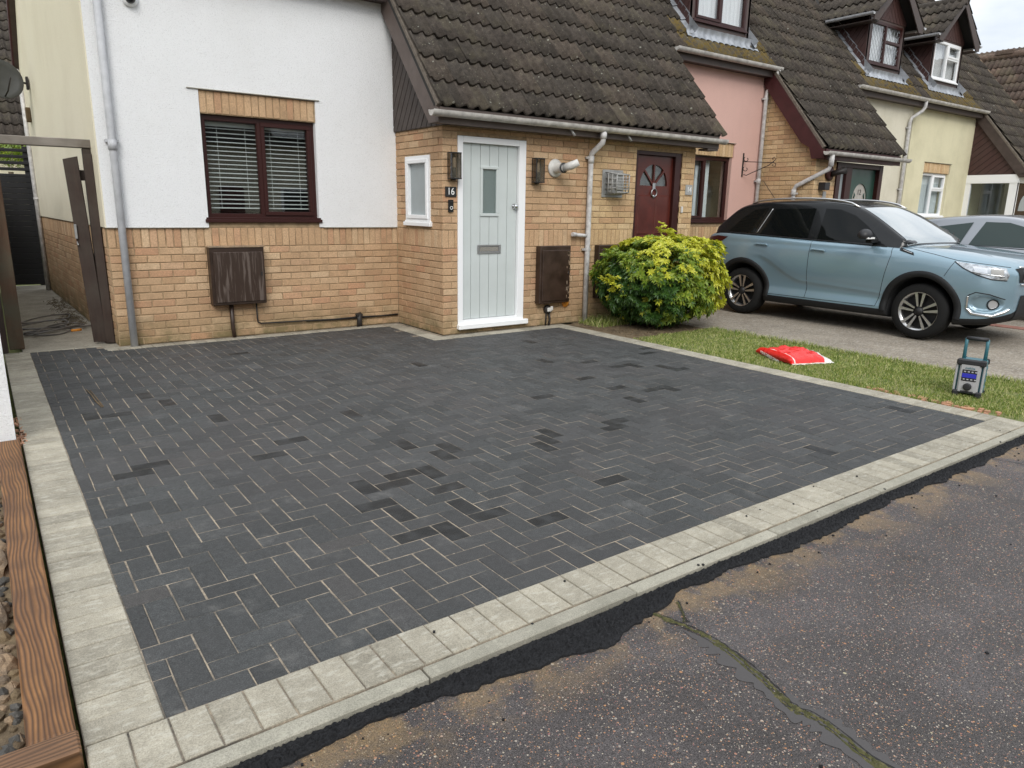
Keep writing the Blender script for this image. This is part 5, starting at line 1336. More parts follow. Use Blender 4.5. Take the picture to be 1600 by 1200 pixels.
# white porch: side glazing and front with black door
fs = side_frame(15.20); pw = link('porch', None, H10)
b = MB(); b.box((.002, 2.17, -.06), (1.12, 2.36, .03), 0, fs.mat); b.box((.002, 0, -.06), (.12, 2.17, .02), 0, fs.mat); b.box((.94, 0, -.06), (1.10, 2.17, .02), 0, fs.mat); b.box((.12, 0, -.06), (.94, .9, .01), 0, fs.mat); b.build('porch_frame', 'white_upvc', pw)
b = MB(); b.box((.12, .9, -.03), (.94, 2.17, -.02), 0, fs.mat); b.build('pane', 'window_glass', pw); b = MB(); b.box((.05, .5, -.8), (1.0, 2.2, -.75), 0, fs.mat); b.build('porch_inside', 'interior_pale', pw)
fp = front_frame(15.20, 0.0); b = MB(); b.box((0, 2.17, -.06), (2.3, 2.36, .03), 0, fp.mat); b.box((1.1, 0, -.06), (2.3, 2.17, .0), 0, fp.mat); b.box((0, 0, -.05), (.10, 2.17, .0), 0, fp.mat); b.build('porch_front', 'white_upvc', pw)
b = MB(); b.box((.10, .05, -.05), (1.1, 2.17, -.02), 0, fp.mat)
o = b.build('front_door', 'black_gloss', pw); b = MB(); b.prism([(.60 + .28 * math.cos(math.pi * k / 14), 1.55 + .36 * math.sin(math.pi * k / 14)) for k in range(15)], fp, -.02, -.014); b.build('fan_light', 'frosted', o, fix=True)
fascia(H10, 15.13, 17.6, -.178, 2.37, 2.45, 'fascia_dark', -.012); gutter(H10, 15.03, 17.6, -.240, 2.385)
fascia(H10, 12.202, 15.12, .925, 3.63, 3.80, 'fascia_dark', 1.085); gutter(H10, 12.202, 15.18, .86, 3.775, joints=(12.3, 13.5, 14.7), capl=False)
dormer(H10, 12.86, 14.24, 'white_upvc', 'fascia_dark', 'cladding_maroon', layout=[(0, .5, 0, 1, False), (.5, 1, 0, .6, False), (.5, 1, .6, 1, True)])
# right-hand end verge of the row
b = MB(); n_ = Vector((0, -SLOPE, 1)).normalized(); p = []
for yy in (EY, RIDGE_Y):
    c = Vector((ROLL(119), yy, rz(yy))); p += [c - n_ * .16, c + n_ * .01, c + n_ * .01 + Vector((.05, 0, 0)), c - n_ * .16 + Vector((.05, 0, 0))]
b.add(p, [(0, 1, 5, 4), (1, 2, 6, 5), (2, 3, 7, 6), (3, 0, 4, 7), (0, 3, 2, 1), (4, 5, 6, 7)]); b.build('verge_mortar', 'rock_tan', H10, fix=True)
b = MB(); gf = frame((17.58, 0, 0), (0, 1, 0), (0, 0, 1), (1, 0, 0)); b.prism([(0, 0), (7.3, 0), (7.3, 3.3), (RIDGE_Y, 7.1), (0, 2.45)], gf, -.2, 0); b.build('end_wall', 'yellow_brick', H10, fix=True)
shift(H10)

# ---------------------------------------------------------------- far house at the right
e = empty('far_house', 'brown tiled roof of the house beyond the end of the terrace', 'house', (24, 6, 0))
b = MB(); b.box((20.3, -4.0, 0), (29.0, 14.0, 4.0)); b.build('wall', 'yellow_brick', e)
fr = frame((19.8, 14.0, 3.35), (0, -1, 0), (2.2, 0, 2.82), (-2.82, 0, 2.2)); Ls = Vector((2.2, 0, 2.82)).length
b = MB(); b.box((0, -.05, -.08), (18.0, Ls + .02, -.02), 0, fr.mat); b.build('roof_underlay', 'felt', e)
T = Tiles(); T.area(fr, 0, 18.0, 0, Ls - .05, 'roof_tile_far', keep=lambda a, c: True); T.build(b.build('roof', 'felt', e) if False else e, 0)
b = MB(); b.lathe([(.12, 0), (.12, 18.0)], Matrix.Translation((22.0, -4.0, 6.19)) @ Matrix.Rotation(math.pi / 2, 4, 'Z'), 10); b.build('ridge_tiles', 'roof_tile_far', e)
b = MB(); b.cbox((21.86, 3.15, 6.2), (22.14, 3.65, 6.36), .03); b.build('ridge_vent', 'roof_tile_far', e)
b = MB(); b.add([(22.0, -4, 6.15), (22.0, 14, 6.15), (29.2, 14, 3.9), (29.2, -4, 3.9)], [(0, 1, 2, 3)]); b.build('rear_slope', 'roof_tile_far', e)
# lower front wing of it
fr = frame((19.2, 2.35, 3.4), (0, -1, 0), (2.6, 0, 1.62), (-1.62, 0, 2.6)); Ls = Vector((2.6, 0, 1.62)).length
shift(e)

# ================================================================== THINGS FIXED TO THE WALLS
def rotx(n):   # matrix whose local X points along n
    n = Vector(n).normalized(); return n.to_track_quat('X', 'Z').to_matrix().to_4x4()
def lantern(x, z, label):
    e = empty('wall_lantern', label, 'wall light', (x, 0, z), 'black box lanterns either side of the grey door')
    f = frame((x, 0, z), (1, 0, 0), (0, 0, 1), (0, -1, 0)); w, h, d = .062, .135, .105
    b = MB(); b.cbox((-.028, -h, .002), (.028, h, .016), .003, 0, f.mat); b.build('back_plate', 'black_satin', e)
    b = MB(); t = .008
    for sx in (-1, 1):
        for dd in (.016, d): b.box((sx * w - (t if sx > 0 else 0), -h + t, dd - (t if dd > .02 else 0)), (sx * w + (t if sx < 0 else 0), h - t, dd + (t if dd < .02 else 0)), 0, f.mat)
    b.cbox((-w - .003, h - t, .016), (w + .003, h + .004, d + .003), .002, 0, f.mat); b.cbox((-w - .003, -h - .004, .016), (w + .003, -h + t, d + .003), .002, 0, f.mat); b.cbox((-.02, -h - .02, .02), (.02, -h - .003, .06), .004, 0, f.mat)
    b.build('lantern_frame', 'black_satin', e)
    b = MB(); b.box((-w + t, -h + t, d - .005), (w - t, h - t, d - .002), 0, f.mat); b.build('pane', 'smoked_glass', e)
    for sx in (-1, 1): b = MB(); b.box((sx * w - (.004 if sx > 0 else -.001), -h + t, .026), (sx * w - (.001 if sx > 0 else -.004), h - t, d - .01), 0, f.mat); b.build('pane', 'smoked_glass', e)
    b = MB(); b.tube([f(0, -h + .01, .055), f(0, -.02, .055)], .020, 10); b.build('lamp_holder', 'black_satin', e)
    b = MB(); b.tube([f(0, -.02, .055), f(0, -.01, .055), f(0, .06, .055), f(0, .085, .055), f(0, .092, .055)], [.014, .018, .019, .014, .004], 12); b.build('bulb', 'bulb', e)
    shift(e)
lantern(.115, 1.862, 'black glass wall lantern left of the grey door, above the number plaque')
lantern(1.268, 1.86, 'black glass wall lantern right of the grey door, beside the white flue')
def box_thing(name, label, cat, f, w, h, d, mat, ch=.004, group=None, build=None):
    p = f(0, 0, 0); e = empty(name, label, cat, tuple(p), group); b = MB(); b.cbox((0, 0, .003), (w, h, d), ch, 0, f.mat); b.build('body', mat, e)
    if build: build(e)
    shift(e); return e
f = frame((.028, 0, 1.535), (1, 0, 0), (0, 0, 1), (0, -1, 0))
def num(e): text(e, '16', .105, f.mat @ Matrix.Translation((.068, .055, .0155)), 'number_white', 'number', .0015, sx=.9)
box_thing('number_plaque', 'dark slate plaque with white 16 between the left lantern and the doorbell', 'number plaque', f, .14, .108, .014, 'black_satin', .002, None, num)
f = frame((.062, 0, 1.372), (1, 0, 0), (0, 0, 1), (0, -1, 0))
def bell(e):
    b = MB(); b.lathe([(.013, 0), (.016, .002), (.019, 0)], Matrix.Translation(f(.036, .045, .024)) @ rotx((0, -1, 0)), 18); b.build('button_ring', 'number_white', e)
    b = MB(); b.lathe([(.0, .001), (.010, .001), (.013, 0)], Matrix.Translation(f(.036, .045, .024)) @ rotx((0, -1, 0)), 16); b.build('button', 'black_gloss', e)
    b = MB(); b.lathe([(.0, .001), (.009, .001), (.011, 0)], Matrix.Translation(f(.036, .105, .024)) @ rotx((0, -1, 0)), 16); b.build('lens', 'black_gloss', e)
box_thing('doorbell', 'slim black video doorbell below the 16 plaque', 'doorbell', f, .066, .132, .024, 'black_gloss', .006, None, bell)
f = frame((4.005, 0, 1.63), (1, 0, 0), (0, 0, 1), (0, -1, 0))
f = frame((3.925, 0, 1.645), (1, 0, 0), (0, 0, 1), (0, -1, 0))
def num(e): text(e, '14', .105, f.mat @ Matrix.Translation((.075, .068, .0125)), 'number_white', 'number', .001, sx=.9)
box_thing('number_plaque', 'pale grey plaque with 14 on the brick pier beside the red door', 'number plaque', f, .145, .135, .011, 'flue_cap', .002, None, num)
f = frame((3.855, 0, 1.40), (1, 0, 0), (0, 0, 1), (0, -1, 0)); box_thing('doorbell', 'small pale bell push on the pier right of the red door', 'doorbell', f, .035, .085, .022, 'flue_white', .004)

def meter_box(label, f, w, h, d, stained=False, open_=False):
    e = empty('meter_box', label, 'meter box', tuple(f(0, 0, 0)), 'brown meter boxes on the house fronts')
    b = MB(); b.cbox((0, 0, .003), (w, h, d), .008, 0, f.mat); b.build('box', 'meter_brown', e)
    b = MB(); b.cbox((.03, .03, d - .002), (w - .02, h - .05, d + .014), .006, 0, f.mat); b.build('door', 'meter_stained' if stained else 'meter_brown', e)
    b = MB(); b.cbox((w - .05, h * .5, d + .012), (w - .035, h * .5 + .04, d + .022), .003, 0, f.mat); b.build('latch', 'black_satin', e)
    return e
m, nt, p, o = new_mat('meter_stained'); v = pos(nt, (1, 1, .06)); n = noise_n(nt, v, 46, 4, .6, .6)
L(nt, ramp(nt, n, [(.50, (.038, .022, .015)), (.60, (.115, .088, .074))]), p.inputs['Base Color']); p.inputs['Roughness'].default_value = .4
f = frame((-2.235, 1.1, .365), (1, 0, 0), (0, 0, 1), (0, -1, 0))
e = meter_box('large brown meter box with pale runs below the brown framed window', f, .565, .61, .12, True)
b = MB(); b.cbox((-.006, .605, .003), (.571, .622, .13), .004, 0, f.mat); b.build('lid', 'orange_rust' if False else 'rock_tan', e); shift(e)
f = frame((1.305, 0, .285), (1, 0, 0), (0, 0, 1), (0, -1, 0)); e = meter_box('narrow brown meter box with peeling edge right of the grey door', f, .48, .70, .10)
b = MB(); rr = random.Random(5)
for _ in range(26): x = .44 + rr.uniform(-.035, .02); z = rr.uniform(.02, .62); b.box((x, z, .1005), (x + rr.uniform(.004, .02), z + rr.uniform(.01, .05), .1165), 0, f.mat)
b.build('bare_patch', 'rock_tan', e); shift(e)
f = frame((2.26, 0, .30), (1, 0, 0), (0, 0, 1), (0, -1, 0)); e = meter_box('brown meter box half hidden behind the yellow green bush', f, .48, .68, .10); shift(e)
f = frame((5.35, 1.1, .37), (1, 0, 0), (0, 0, 1), (0, -1, 0)); e = meter_box('brown meter box under the pink house window, behind the blue car tail', f, .565, .61, .12); shift(e)
# pipe and cable under the big meter box
e = empty('service_cable', 'dark pipe and cable running low along the buff brick wall to the porch', 'cable', (-2.0, 1.06, .2))
b = MB(); b.tube([(-2.03, 1.07, .38), (-2.03, 1.07, .10), (-2.02, 1.07, -.01)], [.024, .022, .020], 8); b.build('conduit', 'meter_brown', e)
b = MB(); b.tube([(-1.76, 1.075, .38), (-1.76, 1.075, .20), (-1.755, 1.075, .145), (-1.72, 1.075, .128), (-1.2, 1.078, .118), (-.85, 1.08, .108), (-.55, 1.078, .115), (-.25, 1.08, .106), (-.02, 1.085, .112)], .0085, 8); b.build('cable', 'cable_black', e)
b = MB(); b.tube([(-1.2, 1.085, .108), (-.85, 1.085, .098), (-.02, 1.088, .10)], .006, 6); b.build('cable', 'cable_black', e)
b = MB(); b.tube([(-.55, 1.06, -.01), (-.55, 1.06, .15)], .032, 10); b.cbox((-.585, 1.03, .13), (-.515, 1.099, .155), .004); b.build('pipe_stub', 'cable_black', e)
b = MB(); b.tube([(-.60, 1.08, .10), (-.58, 1.06, .16), (-.54, 1.05, .175), (-.51, 1.07, .13)], .005, 6); b.build('loose_wire', 'cable_black', e); shift(e)
# small outlet with old pipe ends and orange foam blob
e = empty('outside_tap', 'small black and white pipe outlet low on the wall under the narrow meter box', 'tap', (1.50, -.03, .17))
b = MB(); b.lathe([(0, .0), (.055, .0), (.058, .015), (.045, .045), (0, .05)], Matrix.Translation((1.50, -.002, .20)) @ rotx((0, -1, 0)), 12); b.build('cover', 'cable_black', e)
b = MB(); b.cbox((1.47, -.066, .175), (1.535, -.045, .225), .006); b.cbox((1.515, -.072, .19), (1.55, -.05, .24), .005); b.build('cap', 'flue_white', e)
b = MB(); b.tube([(1.48, -.02, .16), (1.475, -.02, -.01)], .010, 6); b.tube([(1.52, -.025, .15), (1.53, -.03, .08), (1.515, -.03, -.01)], .014, 6); b.build('tail_pipe', 'cable_black', e); shift(e)
b = MB(); b.lathe([(.0, .030), (.03, .028), (.05, .018), (.058, .001)], Matrix.Translation((1.80, -.001, .262)) @ rotx((0, -1, 0)), 14); e = b.build('foam_blob', 'orange_paint'); tag(e, 'round orange foam blob on the bricks beside the narrow meter box', 'foam patch')
for v_ in e.data.vertices: v_.co += Vector((noise.noise(v_.co * 40), 0, noise.noise(v_.co * 47))) * .012
# boiler flue right of the lantern
e = empty('boiler_flue', 'white round boiler flue with angled spout between the lantern and the downpipe', 'flue', (1.565, 0, 1.905))
M0 = Matrix.Translation((1.565, 0, 1.90)) @ rotx((0, -1, 0)); b = MB(); b.lathe([(.0, 0), (.105, .0), (.108, .012), (.085, .022), (.060, .03), (.058, .15), (.060, .17), (.0, .171)], M0, 24); b.build('collar', 'flue_white', e)
b = MB(); b.lathe([(.046, .155), (.060, .16), (.060, .175), (.046, .18)], M0, 20); b.build('rubber_ring', 'black_satin', e)
b = MB(); b.tube([(1.575, -.16, 1.90), (1.62, -.24, 1.925), (1.68, -.30, 1.965)], [.045, .048, .040], 14); b.build('spout', 'flue_white', e); shift(e)
# balanced flue guard left of the red door
e = empty('flue_guard', 'grey metal cage guard over a square flue between downpipe and red door', 'flue guard', (2.53, 0, 1.76))
f = frame((2.53, 0, 1.75), (1, 0, 0), (0, 0, 1), (0, -1, 0))
b = MB(); b.cbox((-.19, -.17, .003), (.17, .17, .014), .003, 0, f.mat); b.build('wall_plate', 'galvanised', e)
b = MB(); b.cbox((-.115, -.115, .014), (.115, .115, .10), .01, 0, f.mat); b.cbox((-.06, -.07, .10), (.07, .07, .135), .008, 0, f.mat); b.build('flue_terminal', 'flue_cap', e)
b = MB(); q = .135
def bar(p, s, r=.0065): b.tube([f(*p), f(*s)], r, 6)
for k in range(5):
    t = -q + 2 * q * k / 4; bar((t, -q, .014), (t * .8, -q * .8, .19)); bar((t, q, .014), (t * .8, q * .8, .19)); bar((-q, t, .014), (-q * .8, t * .8, .19)); bar((q, t, .014), (q * .8, t * .8, .19))
for dd, ss in ((.06, .96), (.12, .88), (.19, .8)):
    s_ = q * ss; bar((-s_, -s_, dd), (s_, -s_, dd), .008); bar((s_, -s_, dd), (s_, s_, dd), .008); bar((s_, s_, dd), (-s_, s_, dd), .008); bar((-s_, s_, dd), (-s_, -s_, dd), .008)
s_ = q * .8
for k in range(7): t = -s_ + 2 * s_ * k / 6; bar((-s_, t, .19), (s_, t, .19), .005)
bar((0, -s_, .19), (0, s_, .19), .007)
b.build('cage', 'flue_cap', e); shift(e)
# dome camera
e = empty('security_camera', 'white dome security camera high on the roughcast wall', 'camera', (-2.73, 1.08, 3.27))
M0 = Matrix.Translation((-2.735, 1.088, 3.27)) @ rotx((0, -1, -.12)); b = MB(); b.lathe([(0, 0), (.068, 0), (.070, .03), (.062, .045), (.045, .052)], M0, 28); b.build('housing', 'white_upvc', e)
b = MB(); b.lathe([(.046, .05), (.043, .066), (.032, .082), (.014, .092), (0, .094)], M0, 24); b.build('dome', 'black_gloss', e); shift(e)
# small floodlight bits under the fascia
for x, lab in ((1.62, 'small metal clip light under the brown fascia above the flue'), (2.55, 'small silver clip light under the brown fascia right of the downpipe')):
    b = MB(); b.tube([(x, -.195, 2.34), (x + .02, -.215, 2.31), (x + .045, -.235, 2.26)], [.010, .013, .016], 8); tag(b.build('eave_light', 'galvanised'), lab, 'small light')
# scroll brackets
def bracket(x, y, z, label, nx=0):
    e = empty('hanging_bracket', label, 'wall bracket', (x, y, z), 'black iron basket brackets')
    def P(a, c): return (x + a * .0 + nx * a, y - a * (1 - abs(nx)), z + c)
    def P(a, c): return (x + a, y - .012, z + c)
    b = MB(); b.box((x - .014, y - .012, z - .19), (x + .014, y, z + .20)); b.build('back_bar', 'iron_black', e)
    dx = .0
    Q = lambda a, c: (x + a * .55, y - .01 - a * .83, z + c)
    b = MB(); b.tube([Q(0, .06), Q(.50, .045)], .006, 6); b.tube([Q(.02, -.15), Q(.07, -.165), Q(.12, -.14), Q(.42, .0), Q(.49, .06), Q(.53, .105), Q(.50, .13), Q(.47, .11), Q(.485, .085)], .007, 6)
    def scroll(a, c, s, r0=.045):
        b.tube([Q(a + s * (r0 * (1 - t * .55)) * math.cos(t * 5.2 + 2.2) + s * .05, c + (r0 * (1 - t * .55)) * math.sin(t * 5.2 + 2.2)) for t in [i / 12 for i in range(13)]], .006, 6)
    scroll(0, .10, 1); scroll(0, -.06, 1); b.tube([Q(.49, .05), Q(.53, .02), Q(.52, -.02), Q(.48, -.01), Q(.49, .02)], .006, 6); b.build('scroll_arm', 'iron_black', e); shift(e)
bracket(6.60, 1.09, 2.20, 'black scroll bracket on the pink wall beside the brown window')
bracket(9.26, 1.09, 2.07, 'thin black scroll bracket on the cream wall right of the green door')
# lamps and boxes on number 12
f = frame((7.19, 0, 1.80), (1, 0, 0), (0, 0, 1), (0, -1, 0)); box_thing('wall_light', 'square dark grey box light on the brick left of the green door', 'wall light', f, .14, .12, .13, 'radio_black', .006)
f = frame((7.34, 0, 1.64), (1, 0, 0), (0, 0, 1), (0, -1, 0)); box_thing('number_plaque', 'small grey green plaque beside the square box light', 'number plaque', f, .10, .14, .010, 'galvanised', .003)
e = empty('bulkhead_light', 'round dark wall lamp with a tilted head left of the green door', 'wall light', (7.50, 0, 2.08)); M0 = Matrix.Translation((7.46, 0, 2.07)) @ rotx((0, -1, 0))
b = MB(); b.lathe([(0, 0), (.115, 0), (.118, .03), (.08, .05), (0, .055)], M0, 20); b.build('rose', 'window_maroon', e); b = MB(); b.tube([(7.47, -.05, 2.06), (7.53, -.16, 2.10), (7.60, -.22, 2.12)], [.05, .045, .055], 12); b.build('lamp_head', 'iron_black', e); shift(e)

# ================================================================== ALLEY AND GATE
e = empty('timber_arch', 'weathered grey timber arch over the alley, its posts at either side', 'arch', (-3.6, 1.42, 0))
b = MB(); b.cbox((-4.35, 1.36, 1.925), (-3.135, 1.46, 2.005), .006); b.build('cross_beam', 'grey_timber', e)
b = MB(); b.cbox((-3.235, 1.375, 0), (-3.165, 1.455, 1.924), .005); b.build('post', 'gate_wood', e)
b = MB(); b.cbox((-4.05, 1.42, 0), (-3.925, 1.55, 1.70), .006); b.build('post', 'post_wood', e)
b = MB(); b.cbox((-4.13, 1.24, 0), (-4.062, 1.33, 1.924), .006); b.build('post', 'gate_wood', e); shift(e)
e = empty('gate', 'dark brown broken gate board leaning against the arch post in the alley', 'gate', (-3.30, 1.5, 0))
def leaning(name, x0, y0, x1, y1, w, z0, z1, t=.035, mat='gate_wood', cut=.0):
    b = MB(); d = Vector((x1 - x0, y1 - y0, z1 - z0)); u = Vector((1, -.25, 0)).normalized(); f = frame((x0, y0, z0), u, d, u.cross(d)); Lh = d.length
    b.prism([(-w / 2, 0), (w / 2, 0), (w / 2, Lh), (-w / 2, Lh - cut)], f, -t / 2, t / 2, 0, .003); return b.build(name, mat, e, fix=True)
leaning('plank', -3.270, 1.40, -3.345, 1.40, .125, .015, 1.845, cut=.03)
leaning('plank', -3.185, 1.345, -3.200, 1.36, .080, .005, 1.87)
b = MB(); b.cbox((-3.32, 1.44, 1.62), (-3.17, 1.475, 1.72), .004); b.build('rail', 'gate_wood', e); b = MB(); b.cbox((-3.27, 1.43, .82), (-3.17, 1.465, .91), .004); b.build('rail', 'gate_wood', e)
b = MB(); b.cbox((-3.385, 1.37, 1.06), (-3.362, 1.40, 1.20), .004); b.tube([(-3.372, 1.385, 1.03), (-3.372, 1.36, 1.00), (-3.372, 1.33, 1.01)], .006, 6); b.build('latch', 'galvanised', e); shift(e)
# slatted black fence closing the alley
e = empty('slatted_fence', 'black horizontal slat fence closing the end of the alley', 'fence', (-3.7, 7.8, 0))
z = .02; k = 0
while z < 2.25:
    g_ = .0004 if z < 1.75 else .050; h = .088 if z < 1.75 else .05; b = MB(); b.cbox((-4.6, 7.79, z), (-3.33, 7.81, z + h), .006); b.build('slat', 'black_fence', e); z += h + g_
for x in (-3.36, -4.3): b = MB(); b.cbox((x - .035, 7.815, 0), (x + .035, 7.885, 2.28), .004); b.build('fence_post', 'black_fence', e)
shift(e)
b = MB(); b.cbox((-4.14, 1.56, 0), (-4.08, 7.78, 1.9), .004); tag(b.build('boundary_fence', 'gate_wood'), 'dark boundary fence along the left of the alley', 'fence')
# cable coils
rr = random.Random(4); e = empty('coiled_cable', 'tangled grey cable coils with an orange joint on the alley path', 'cable', (-3.6, 2.6, 0))
b = MB()
for k in range(6):
    cx, cy = -3.62 + rr.uniform(-.16, .12), 2.55 + rr.uniform(-.28, .35); rx_, ry_ = rr.uniform(.18, .40), rr.uniform(.12, .42); ph = rr.uniform(0, 6.28)
    pts = [(max(-3.92, min(-3.2, cx + rx_ * math.cos(t) * (1 + .12 * math.sin(3 * t + k)))), cy + ry_ * math.sin(t + ph * .2), .012 + .012 * k + .012 * math.sin(2 * t + ph)) for t in [ph + i * .26 for i in range(23 + rr.randrange(8))]]
    b.tube(pts, .0085, 6)
b.build('cable_loops', 'hose_grey', e); b = MB(); b.tube([(-3.46, 2.20, .03), (-3.36, 2.22, .03)], .014, 8); b.build('joint', 'orange_paint', e); shift(e)
b = MB()
for _ in range(240):
    x = -3.36 + rr.gauss(0, .07); y = rr.uniform(2.6, 5.2); a = rr.uniform(0, 6.28); l_ = rr.uniform(.03, .10); z = rr.uniform(.004, .05)
    b.tube([(x, y, z), (x + l_ * .5 * math.cos(a), y + l_ * .5 * math.sin(a), z + rr.uniform(0, .03)), (x + l_ * math.cos(a), y + l_ * math.sin(a), z)], .003, 4, caps=False)
tag(b.build('dry_twigs', 'twig'), kind='stuff')
# satellite dish, meter boxes high on the flank, palm
e = empty('satellite_dish', 'dark grey satellite dish on the flank wall above the alley', 'satellite dish', (-3.33, 6.0, 3.04))
M0 = Matrix.Translation((-3.62, 5.75, 3.04)) @ rotx((.25, -.9, .15)); b = MB(); b.lathe([(.002, -.05), (.12, -.043), (.20, -.022), (.255, .0), (.262, .004), (.255, .010), (.20, -.012), (.12, -.033), (.002, -.04)], M0, 28); b.build('dish', 'dish_grey', e)
b = MB(); b.tube([(-3.31, 6.0, 3.04), (-3.45, 5.93, 3.05), (-3.60, 5.82, 3.04)], .014, 6); b.tube([(-3.62, 5.78, 2.80), (-3.58, 5.5, 2.86), (-3.54, 5.35, 3.02)], .010, 6); b.cbox((-3.33, 5.94, 2.96), (-3.30, 6.06, 3.13), .004); b.build('dish_arm', 'iron_black', e); shift(e)
f = frame((-3.30, 6.45, 2.55), (0, -1, 0), (0, 0, 1), (-1, 0, 0)); box_thing('junction_box', 'small weathered junction box beside the alley downpipe', 'junction box', f, .14, .20, .06, 'leaf_litter', .004)
e = empty('palm_leaves', 'green spiky palm fronds at the top left edge', 'plant', (-4.3, 3.0, 0)); b = MB(); rr = random.Random(8)
b.tube([(-4.42, 3.3, 0), (-4.42, 3.3, 1.2), (-4.40, 3.3, 2.15)], .045, 8); b.build('stem', 'twig', e); b = MB()
for i in range(46):
    a = rr.uniform(0, 6.28); el = rr.uniform(-.35, 1.2); d = Vector((math.cos(a) * math.cos(el), math.sin(a) * math.cos(el), math.sin(el))); l_ = rr.uniform(.38, .62); p0 = Vector((-4.40, 3.3, 2.18)); s = d.cross(Vector((0, 0, 1))).normalized() * .011
    m1 = p0 + d * l_ * .55; tip = p0 + d * l_ + Vector((0, 0, -.20 * rr.random())); b.add([p0 - s * .5, m1 - s, tip, m1 + s, p0 + s * .5], [(0, 1, 2), (0, 2, 3), (0, 3, 4)])
o = b.build('fronds', 'palm_leaf', e); o['kind'] = 'stuff'; shift(e)
# house behind the alley
e = empty('rear_house', 'tiled roof with a pale gutter seen over the black alley fence', 'house', (-5, 12, 0))
b = MB(); b.box((-9.0, 11.2, 0), (-1.5, 17, 2.5)); b.build('wall', 'cream_render', e)
fr = frame((-9.2, 10.9, 2.62), (1, 0, 0), (0, 1, .95), (0, -.95, 1)); b = MB(); b.box((0, -.02, -.08), (7.9, 5.2, -.03), 0, fr.mat); b.build('roof_underlay', 'felt', e)
T = Tiles(); T.area(fr, 3.0, 7.8, 0, 5.1, 'roof_tile'); T.build(e, 60); gutter(e, -9.2, -1.3, 10.84, 2.60, mat='pipe_grey'); fascia(e, -9.2, -1.3, 10.92, 2.42, 2.60, 'window_maroon'); shift(e)
e = empty('shrub', 'small lime green shrub showing above the black fence', 'shrub', (-3.55, 8.9, 0)); b = MB()
b.tube([(-3.55, 8.9, 0), (-3.55, 8.9, 1.9)], .04, 6); b.build('trunk', 'twig', e); b = MB()
for i in range(900):
    d = Vector((rr.gauss(0, 1), rr.gauss(0, 1), rr.gauss(0, 1))).normalized(); p = Vector((-3.48, 8.9, 2.22)) + Vector((d.x * .30, d.y * .3, d.z * .26)) * (.6 + .5 * rr.random()); s = rr.uniform(.02, .035); t = d.orthogonal().normalized() * s; u = d.cross(t)
    b.add([p - t, p + u * .5, p + t, p - u * .5], [(0, 1, 2, 3)])
o = b.build('foliage', 'leaf_lime', e); o['kind'] = 'stuff'; shift(e)

